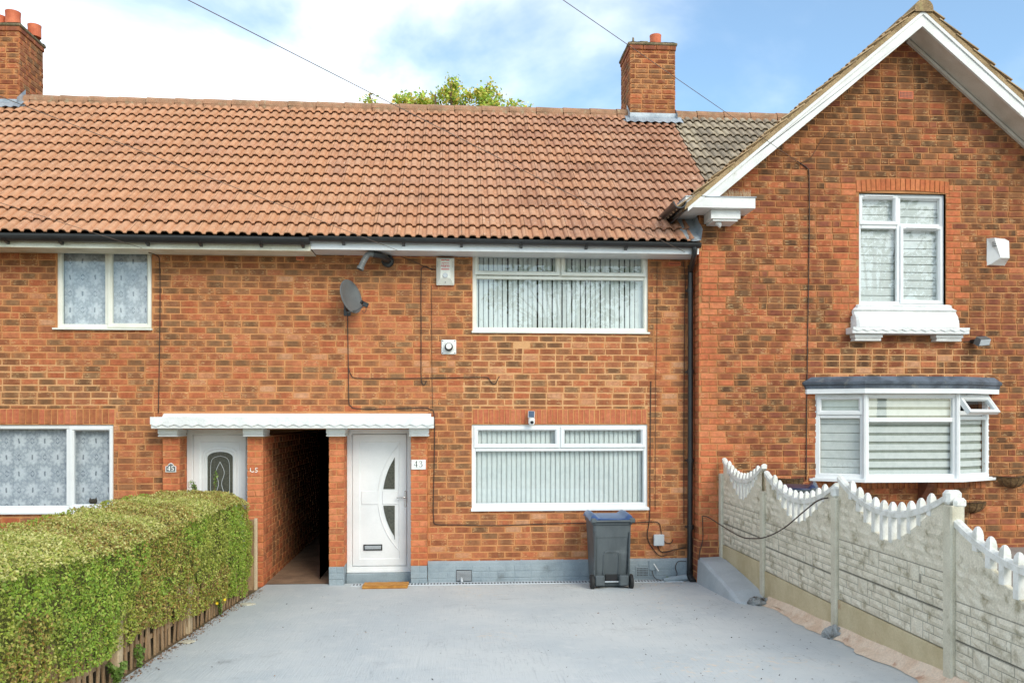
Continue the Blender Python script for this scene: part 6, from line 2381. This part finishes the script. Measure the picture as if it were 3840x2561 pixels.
# painted concrete haunch at the foot of the fence
mb = MB()
rows_ = []
st = [(-0.34, 3.215, 3.50, 0.335, 0.345), (-0.60, 3.205, 3.51, 0.315, 0.33), (-0.95, 3.20, 3.515, 0.250, 0.27), (-1.35, 3.195, 3.52, 0.175, 0.20), (-1.72, 3.19, 3.52, 0.105, 0.13), (-1.98, 3.19, 3.50, 0.025, 0.04), (-2.06, 3.21, 3.48, -0.03, -0.03)]
rings = []
for (y, xa, xb, ha, hb) in st:
    g0 = gz(y)
    j = lambda: RG.uniform(-.008, .008)
    rings.append([Vector((xa - 0.02, y, g0 - 0.03)), Vector((xa + j(), y, g0 + ha - 0.03)), Vector((xa + 0.03, y + j(), g0 + ha)), Vector(((xa + xb) / 2, y, g0 + (ha + hb) / 2 + j())), Vector((xb, y, g0 + hb)), Vector((xb, y, g0 - 0.03))])
mb.loft(rings)
tag(mb.build('concrete_haunch', M['haunch'], recalc=True), 'grey painted sloping concrete haunch at the foot of the fence by the downpipe', 'concrete haunch')

def lump(label, c, sx, sy, sz, seed, mat='paint_lump'):
    bm = bmesh.new()
    bmesh.ops.create_icosphere(bm, subdivisions=4, radius=1.0)
    for v in bm.verts:
        n_ = 0.55 * vnoise(v.co.x * 3 + seed, v.co.y * 3 + v.co.z * 2.1, seed) + 0.3 * vnoise(v.co.x * 8 + seed, v.co.z * 8 - v.co.y * 5, seed + 1)
        k = 0.6 + n_
        v.co = Vector((v.co.x * sx * k, v.co.y * sy * k, max(v.co.z, -0.3) * sz * k))
        v.co += Vector(c)
    me = bpy.data.meshes.new('mortar_lump')
    bm.to_mesh(me)
    bm.free()
    me.materials.append(M[mat])
    return tag(put('mortar_lump', me), label, 'mortar lump', 'lumps of mortar at the fence posts')
lump('rough grey mortar lump at the end of the concrete haunch', (3.40, -2.04, gz(-2.04) + 0.01), 0.11, 0.11, 0.07, 3)
lump('rough grey mortar lump at the foot of the middle fence post', (3.46, -3.80, gz(-3.8) + 0.01), 0.08, 0.11, 0.08, 8)
# bare screed fillet between drive and fence
mb = MB()
vs_, fs = [], []
ny = 60
for i in range(ny + 1):
    y = -2.05 - 5.0 * i / ny
    e = 3.385 + 0.09 * (vnoise(y * 2.2, 1.0, 4) - 0.5) + 0.05 * (vnoise(y * 7, 3.0, 5) - 0.5) + 0.02
    g0 = gz(y)
    vs_ += [(e, y, g0 + 0.004), (e + 0.03, y, g0 + 0.016), (3.47, y, g0 + 0.035 + 0.01 * RG.random()), (3.522, y, g0 + 0.09 + 0.02 * vnoise(y * 3, 0.5, 6))]
for i in range(ny):
    for k in range(3):
        a = i * 4 + k
        fs.append((a, a + 4, a + 5, a + 1))
mb.add(vs_, fs)
struct(mb.build('screed_edge', M['screed']))

# ------------------------------------------------------------------ hedge with the old paling fence in its foot
def hedge_section(y):
    """centre, half width and top of the hedge at a distance y (negative towards the street)"""
    s = min(1.0, max(0.0, (-0.42 - y) / 0.9))
    e = math.sqrt(max(0.0, 1 - (1 - s) ** 2))
    hw = 0.33 + 0.262 * e
    top = (0.80 + 0.36 * e) + gz(y) * 1.0 + 0.05 * (vnoise(y * 0.7, 2.0, 3) - 0.5) + 0.11 - 0.19 * min(1.0, max(0.0, (-1.4 - y) / 3.2))
    return -3.05, hw, top, e
def hedge_point(y, a):
    """a in 0..1 runs from the foot of the drive side over the top to the far foot"""
    cx, hw, top, e = hedge_section(y)
    bot = gz(y) + 0.05 + 0.20 * min(1, max(0, (-1.2 - y) / 2.5))
    rc = 0.26
    th = math.pi * a
    c, s = math.cos(th), math.sin(th)
    n_ = 3.6
    x = cx + hw * (abs(c) ** (2 / n_)) * (1 if c > 0 else -1)
    mid = bot + (top - bot) * 0.40
    if s >= 0:
        z = mid + (top - mid) * (abs(s) ** (2 / n_))
    if a < 0.03 or a > 0.97:
        z = mid
    return Vector((x, y, z))
HG_ = thing('hedge', 'clipped green privet hedge filling the front garden edge beside the drive', 'hedge', loc=(-3.05, -4.0, gz(-4)))
rh = np.random.RandomState(5)
Y0H, Y1H = -0.40, -8.2
def hedge_cloud(n, seed):
    r_ = np.random.RandomState(seed)
    P, N = [], []
    while len(P) < n:
        y = Y0H + (Y1H - Y0H) * r_.rand()
        cx, hw, top, e = hedge_section(y)
        bot = gz(y) + 0.03 + 0.20 * min(1, max(0, (-1.2 - y) / 2.6)) + 0.10 * (vnoise(y * 3.3, 0.3, 7) - 0.3)
        per = (top - bot) + 2 * hw + (top - bot) * 0.35
        q = r_.rand() * per
        if q < (top - bot):
            z = bot + q
            x, nrm = cx + hw, (1.0, 0.0, 0.0)
            t_ = max(0.0, (z - (top - 0.26)) / 0.26)
            x -= 0.26 * (1 - math.sqrt(max(0.0, 1 - t_ * t_)))
            nx_, nz_ = 1 - 0.75 * t_, t_
            bul = 0.035 * math.sin((z - bot) / (top - bot) * math.pi)
            x += bul - 0.035
        elif q < (top - bot) + 2 * hw:
            t_ = (q - (top - bot)) / (2 * hw)
            x = cx + hw - 2 * hw * t_
            edge = min(t_, 1 - t_) * 2 * hw
            z = top - (0.10 * (1 - min(1, edge / 0.26)) ** 2)
            nx_, nz_ = (0.5 if t_ < 0.2 else 0.0), 1.0
        else:
            x = cx - hw
            z = top - (q - (top - bot) - 2 * hw)
            nx_, nz_ = -1.0, 0.1
        # front end face, rounded
        d_ = 0.075 * (vnoise(x * 5 + y * 4, z * 6, 11) - 0.5) + 0.05 * (vnoise(x * 14 + y * 13, z * 15, 12) - 0.5)
        inn = abs(r_.randn()) * 0.022
        nl = math.hypot(nx_, nz_)
        nx_, nz_ = nx_ / nl, nz_ / nl
        P.append((x + nx_ * (d_ - inn), y + r_.uniform(-0.02, 0.02), z + nz_ * (d_ - inn)))
        N.append((nx_, 0.0, nz_))
    # rounded end by the house
    for _ in range(int(n * 0.07)):
        a, z_ = r_.uniform(-1, 1), r_.rand()
        y = Y0H + 0.02 + 0.05 * (1 - a * a) + 0.03 * r_.randn() - 0.12 * max(0, z_ - 0.7)
        P.append((-3.05 + 0.36 * a, y, 0.05 + 0.80 * z_))
        N.append((0.4 * a, 0.9, 0.2))
    return np.array(P), np.array(N)
def leaf_mesh(name, P, N, size, cols, seed, parent, spread=0.8):
    r_ = np.random.RandomState(seed)
    n = len(P)
    d = N + r_.normal(0, spread, (n, 3))
    d /= np.linalg.norm(d, axis=1)[:, None] + 1e-9
    a = np.cross(d, r_.normal(0, 1, (n, 3)))
    a /= np.linalg.norm(a, axis=1)[:, None] + 1e-9
    b = np.cross(d, a)
    s = size * r_.uniform(0.6, 1.35, (n, 1))
    V = np.empty((n, 4, 3))
    V[:, 0] = P - a * s * 0.95
    V[:, 1] = P - b * s * 0.52 + d * s * 0.15
    V[:, 2] = P + a * s * 0.95
    V[:, 3] = P + b * s * 0.52 + d * s * 0.15
    me = bpy.data.meshes.new(name)
    me.vertices.add(n * 4)
    me.vertices.foreach_set('co', V.reshape(-1))
    me.loops.add(n * 4)
    me.loops.foreach_set('vertex_index', np.arange(n * 4, dtype=np.int32))
    me.polygons.add(n)
    me.polygons.foreach_set('loop_start', np.arange(0, n * 4, 4, dtype=np.int32))
    me.polygons.foreach_set('loop_total', np.full(n, 4, dtype=np.int32))
    at = me.color_attributes.new('Col', 'FLOAT_COLOR', 'POINT')
    at.data.foreach_set('color', np.repeat(cols, 4, axis=0).astype(np.float32).reshape(-1))
    me.materials.append(M['leaf'])
    me.update()
    me.validate()
    return put(name, me, parent)
def col_arr(l, k=1.0):
    return np.array([lin(*c, k) for c in l])
P, N = hedge_cloud(150000, 2)
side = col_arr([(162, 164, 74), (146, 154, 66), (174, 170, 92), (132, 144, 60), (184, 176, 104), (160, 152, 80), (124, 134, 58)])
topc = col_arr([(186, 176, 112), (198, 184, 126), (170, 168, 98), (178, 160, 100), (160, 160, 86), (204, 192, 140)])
brwn = col_arr([(160, 126, 76), (142, 108, 62), (176, 146, 92)])
brgt = col_arr([(140, 162, 66), (156, 172, 76), (126, 150, 60)])
rs = np.random.RandomState(8)
cols = side[rs.randint(0, len(side), len(P))]
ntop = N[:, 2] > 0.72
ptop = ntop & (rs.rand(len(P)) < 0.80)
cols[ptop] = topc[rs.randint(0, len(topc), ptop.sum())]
pn_ = np.array([vnoise(p[1] * 1.7 + p[0], p[2] * 2.2, 21) for p in P])
pb_ = np.array([vnoise(p[1] * 1.3 - 5, p[2] * 1.9 + p[0], 31) for p in P])
m_ = (pn_ > 0.62) & (rs.rand(len(P)) < 0.36)
cols[m_] = brwn[rs.randint(0, 3, m_.sum())]
m_ = (pb_ > 0.60) & ~ntop & (rs.rand(len(P)) < 0.6)
cols[m_] = brgt[rs.randint(0, 3, m_.sum())]
cols[:, :3] *= np.array([1.20, 1.30, 1.08])
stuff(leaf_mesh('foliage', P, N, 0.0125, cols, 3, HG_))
# solid core, its dark colour stands for the shade between the leaves
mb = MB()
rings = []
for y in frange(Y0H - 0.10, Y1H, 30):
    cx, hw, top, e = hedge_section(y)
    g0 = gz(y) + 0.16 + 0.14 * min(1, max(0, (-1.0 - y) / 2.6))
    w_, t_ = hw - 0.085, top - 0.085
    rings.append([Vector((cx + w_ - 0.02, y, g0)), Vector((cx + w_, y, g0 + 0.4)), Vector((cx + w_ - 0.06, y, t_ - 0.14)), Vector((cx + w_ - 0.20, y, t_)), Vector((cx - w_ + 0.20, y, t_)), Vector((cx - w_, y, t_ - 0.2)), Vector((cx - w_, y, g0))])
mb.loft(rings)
mb.build('shade_core', surf('hedge_shade', lin(116, 114, 56), lin(84, 82, 42), 40, 1.0, fine=0.3, bstr=0.6, bdist=0.02), HG_, recalc=True)
for i in range(26):
    y = -0.7 - 7.2 * i / 26 + RG.uniform(-.1, .1)
    x = -3.05 + RG.uniform(-.25, .3)
    mb = MB()
    mb.tube([(x, y, gz(y) - 0.03), (x + RG.uniform(-.05, .1), y + RG.uniform(-.05, .05), gz(y) + 0.25), (x + RG.uniform(-.1, .25), y, gz(y) + 0.5)], [0.022, 0.017, 0.012], 6)
    mb.build('stem', M['twig'], HG_)

PF = thing('paling_fence', 'low weathered wooden paling fence swallowed by the foot of the hedge', 'fence', loc=(-2.53, -4, gz(-4)))
FXL = -2.548
y = -0.75
k = 0
while y > -7.6:
    w = RG.uniform(0.030, 0.042)
    h = 0.50
    mb = MB()
    lean = rad(RG.uniform(-5, 5))
    T = Matrix.Translation((FXL + RG.uniform(-.008, .008), y, gz(y) - 0.01)) @ Matrix.Rotation(lean, 4, 'X') @ Matrix.Rotation(rad(RG.uniform(-3, 3)), 4, 'Y')
    mb.box(-0.008, 0.008, -w / 2, w / 2, 0, h, 0.003, T)
    mb.build('slat', M['wood'], PF)
    y -= RG.uniform(0.085, 0.115)
    k += 1
for z in (0.16, 0.42):
    mb = MB()
    pts = [(FXL - 0.022, yy, gz(yy) + z) for yy in frange(-0.6, -7.6, 10)]
    rings = [[Vector((p[0] - 0.012, p[1], p[2] - 0.02)), Vector((p[0] + 0.012, p[1], p[2] - 0.02)), Vector((p[0] + 0.012, p[1], p[2] + 0.02)), Vector((p[0] - 0.012, p[1], p[2] + 0.02))] for p in pts]
    mb.loft(rings)
    mb.build('rail', M['wood'], PF, recalc=True)
for y in (-3.05, -4.75, -6.5):
    mb = MB()
    mb.box(FXL - 0.045, FXL + 0.025, y - 0.045, y + 0.045, gz(y) - 0.05, gz(y) + 0.45, 0.008)
    mb.build('post', M['post_wood'], PF)
t = thing('fence_post', 'pale end post with board between the hedge and the passage', 'post', loc=(-2.53, -0.28, 0.03))
mb = MB()
mb.box(-2.565, -2.525, -0.36, -0.32, 0.0, 0.945, 0.006)
mb.build('upright', M['post_wood'], t)
mb = MB()
mb.box(-2.66, -2.567, -0.352, -0.335, 0.02, 0.93, 0.004)
mb.build('board', M['wood'], t)

# sprigs, weeds, litter
def sprig(name, label, base, stems, h, spread, leaf, cols, group, seed, flower=None):
    t = thing(name, label, 'plant' if name != 'hedge_shoot' else 'shoot', group, loc=base)
    r_ = random.Random(seed)
    mb = MB()
    P_, N_ = [], []
    for s in range(stems):
        an = r_.uniform(0, 6.28)
        tip = Vector(base) + Vector((math.cos(an) * spread * r_.random(), math.sin(an) * spread * r_.random(), h * r_.uniform(0.7, 1.1)))
        mid = (Vector(base) + tip) / 2 + Vector((0, 0, h * 0.08))
        path = smooth_path([base, mid, tip], 5)
        mb.tube(path, 0.0025, 5)
        for p in path[2:]:
            for q_ in range(3):
                P_.append(tuple(p + Vector((r_.uniform(-.015, .015), r_.uniform(-.015, .015), r_.uniform(-.01, .01)))))
                N_.append((r_.uniform(-.4, .4), r_.uniform(-.6, .1), 0.8))
    mb.build('stems', M['twig'], t)
    ca_ = col_arr(cols)
    cc_ = ca_[np.random.RandomState(seed).randint(0, len(cols), len(P_))]
    stuff(leaf_mesh('leaves', np.array(P_), np.array(N_), leaf, cc_ * np.array([.8, .8, .8, 1]), seed, t, 0.5))
    if flower:
        for k_ in range(flower):
            m2 = MB()
            c_ = Vector(base) + Vector((r_.uniform(-.05, .05), r_.uniform(-.05, .05), h * r_.uniform(0.8, 1.1)))
            for j in range(8):
                a_ = 6.283 * j / 8
                d_ = Vector((math.cos(a_), -0.3, math.sin(a_))) * 0.016
                e_ = Vector((-math.sin(a_), 0, math.cos(a_))) * 0.006
                m2.add([c_, c_ + d_ * 0.6 + e_, c_ + d_, c_ + d_ * 0.6 - e_], [(0, 1, 2, 3)])
            m2.build('flower_head', M['petal'], t)
M['petal'] = surf('yellow_petal', lin(244, 208, 40), None, 4, 0.6, bstr=0)
LG = [(126, 156, 70), (108, 138, 58), (146, 170, 88)]
sprig('hedge_shoot', 'tall fresh green shoot sticking up from the hedge before the door of number 45', (-2.83, -1.2, 1.31), 3, 0.32, 0.04, 0.016, LG, 'shoots growing out of the hedge', 2)
sprig('hedge_shoot', 'short fresh green shoot sticking up from the hedge top', (-3.03, -1.3, 1.32), 4, 0.16, 0.05, 0.016, LG, 'shoots growing out of the hedge', 5)
sprig('weed', 'bright green weed at the foot of the paling slats nearest the camera', (-2.47, -4.95, gz(-4.95)), 9, 0.15, 0.11, 0.022, LG, 'weeds along the hedge', 6)
sprig('weed', 'green weed growing up a paling slat in the hedge foot', (-2.49, -4.45, gz(-4.45)), 6, 0.17, 0.07, 0.020, LG, 'weeds along the hedge', 7)
sprig('weed', 'little weed with yellow flowers at the far foot of the hedge', (-2.46, -2.25, gz(-2.25)), 5, 0.17, 0.06, 0.014, LG, 'weeds along the hedge', 9, 3)
sprig('weed', 'small green weed among litter at the foot of the downpipe', (2.86, -0.13, 0.03), 5, 0.05, 0.08, 0.014, LG, 'weeds by the downpipe', 10)

r_ = np.random.RandomState(14)
n = 900
yy = -0.5 - 6.5 * r_.rand(n)
xx = -2.49 + np.abs(r_.normal(0, 0.055, n))
m = r_.rand(n) < 0.04
xx[m] = -2.3 + r_.rand(m.sum()) * 5.4
zz = np.array([drive_z(a, b) + 0.007 for a, b in zip(xx, yy)])
Pl = np.stack([xx, yy, zz], 1)
Nl = np.tile(np.array([[0.0, 0.0, 1.0]]), (n, 1))
cl_ = col_arr([(150, 104, 66), (124, 86, 56), (172, 128, 86), (96, 74, 54)])[r_.randint(0, 4, n)]
o = leaf_mesh('fallen_leaves', Pl, Nl, 0.012, cl_, 15, None, 0.25)
stuff(o)
o['label'] = 'scattered dry leaves and litter along the foot of the hedge'
o['category'] = 'leaves'
# dark specks of grit on the drive
n = 240
xx = -2.2 + 5.5 * r_.rand(n)
yy = -0.3 - 5.0 * r_.rand(n)
m = r_.rand(n) < 0.5
xx[m] = 1.6 + 1.7 * r_.rand(m.sum())
Pg = np.stack([xx, yy, np.array([drive_z(a, b) + 0.006 for a, b in zip(xx, yy)])], 1)
cg_ = col_arr([(60, 58, 54), (84, 78, 70), (48, 44, 40)])[r_.randint(0, 3, n)]
o = leaf_mesh('grit', Pg, np.tile(np.array([[0, 0, 1.0]]), (n, 1)), 0.009, cg_, 16, None, 0.3)
stuff(o)
o['label'] = 'dark specks of grit scattered over the painted drive'
o['category'] = 'grit'
def flake(label, x, y, s, seed):
    r2 = random.Random(seed)
    pts = [(x + math.cos(6.28 * k / 9) * s * r2.uniform(.6, 1.2) * 1.5, y + math.sin(6.28 * k / 9) * s * r2.uniform(.6, 1.2)) for k in range(9)]
    mb = MB()
    mb.prism(pts, gz(y) + 0.004, gz(y) + 0.016, 'Z')
    tag(mb.build('paint_flake', M['concrete'], recalc=True), label, 'flake', 'pale flakes on the drive edge')
flake('pale broken flake of concrete beside the middle of the hedge foot', -2.40, -3.55, 0.05, 1)
flake('pale concrete flake near the house end of the hedge foot', -2.36, -1.55, 0.055, 2)

# ------------------------------------------------------------------ tree behind the roof
t = thing('tree', 'leafy green tree rising behind the roof ridge', 'tree', loc=(0.0, 14.0, 0))
CL = [((-2.46, 14.0, 11.55), 0.30, 0.50), ((-1.42, 14.2, 11.50), 0.42, 0.45), ((-1.15, 13.8, 11.3), 0.40, 0.40), ((-0.58, 14.1, 11.60), 0.45, 0.55), ((-0.12, 13.9, 11.75), 0.26, 0.72), ((0.0, 14.2, 12.05), 0.20, 0.45), ((0.28, 14.0, 11.45), 0.32, 0.45), ((0.80, 14.0, 11.62), 0.42, 0.62), ((0.92, 14.1, 12.0), 0.24, 0.28), ((1.22, 13.9, 11.78), 0.20, 0.25), ((1.52, 14.2, 11.45), 0.28, 0.30), ((1.78, 14.0, 11.35), 0.2, 0.3), ((2.19, 14.0, 11.42), 0.14, 0.22)]
for i in range(16):
    a = 6.283 * i / 16
    CL.append(((math.cos(a) * 2.2 * RG.uniform(.5, 1), 14.2 + math.sin(a) * 1.6, RG.uniform(8.2, 10.6)), 0.8, 0.7))
mb = MB()
mb.tube(smooth_path([(0, 14.0, -0.1), (0.05, 14.05, 3), (-0.05, 14.0, 6), (0.0, 14.05, 8.0)], 5), [0.26 - 0.13 * i / 15 for i in range(16)], 12)
mb.build('trunk', M['twig'], t)
mb = MB()
for (c, hw, hh) in CL:
    c = Vector(c)
    b = Vector((RG.uniform(-.1, .1), 14.0 + RG.uniform(-.1, .1), RG.uniform(5.5, 7.8)))
    mid = b.lerp(c, 0.55) + Vector((0, 0, 0.25))
    pa = smooth_path([b, mid, c, c + Vector((0, 0, hh * 0.6))], 5)
    mb.tube(pa, [0.075 - 0.065 * i / (len(pa) - 1) for i in range(len(pa))], 6)
mb.build('limbs', M['twig'], t, smooth=True)
Pt, Nt = [], []
rt = np.random.RandomState(31)
for (c, hw, hh) in CL:
    nl = int(2600 * hw * hh ** 0.7 * (1 if c[2] > 11 else 0.35))
    tw = [np.array(c) + rt.uniform(-1, 1, 3) * np.array([hw, hw, hh]) * 0.8 for _ in range(7)]
    for k in range(nl):
        q_ = tw[rt.randint(0, 7)] + rt.normal(0, 0.10, 3)
        Pt.append(q_)
        Nt.append(rt.normal(0, 1, 3) * 0.5 + np.array([0, -0.3, 0.7]))
tc_ = col_arr([(150, 168, 70), (128, 152, 60), (172, 176, 84), (112, 134, 54), (186, 160, 84), (160, 150, 70)], 1.8)[rt.randint(0, 6, len(Pt))]
stuff(leaf_mesh('crown', np.array(Pt), np.array(Nt), 0.062, tc_, 33, t, 0.6))

def street_tree(label, x, y, seed, hgt, spread):
    t = thing('tree', label, 'tree', 'trees across the street', loc=(x, y, 0.4))
    r2 = np.random.RandomState(seed)
    rq = random.Random(seed)
    mb = MB()
    mb.tube([(x, y, 0.3), (x + 0.1, y, hgt * 0.35), (x, y, hgt * 0.7)], [0.28, 0.2, 0.1], 10)
    mb.build('trunk', M['twig'], t)
    mb = MB()
    P_, N_ = [], []
    for k in range(34):
        a_ = rq.uniform(0, 6.283)
        rr_ = spread * math.sqrt(rq.random())
        c_ = Vector((x + math.cos(a_) * rr_, y + math.sin(a_) * rr_, hgt * rq.uniform(0.42, 1.0) - rr_ * 0.5))
        mb.tube([(x, y, hgt * 0.35), c_.lerp(Vector((x, y, hgt * 0.5)), 0.5), c_], [0.08, 0.05, 0.015], 5)
        for _ in range(90):
            P_.append(np.array(c_) + r2.normal(0, 0.42, 3))
            N_.append(r2.normal(0, 1, 3))
    mb.build('limbs', M['twig'], t)
    cc_ = col_arr([(110, 140, 60), (92, 120, 50), (130, 150, 70)], 0.8)[r2.randint(0, 3, len(P_))]
    stuff(leaf_mesh('crown', np.array(P_), np.array(N_), 0.16, cc_, seed, t, 0.6))
street_tree('tree across the street mirrored in the wide upstairs window', 5.5, -31.0, 41, 12.5, 3.6)
street_tree('tree across the street mirrored in the gable window', 22.5, -33.0, 42, 14.5, 4.4)

for o in list(bpy.data.objects):
    if '_wall' in o.keys():
        del o['_wall']
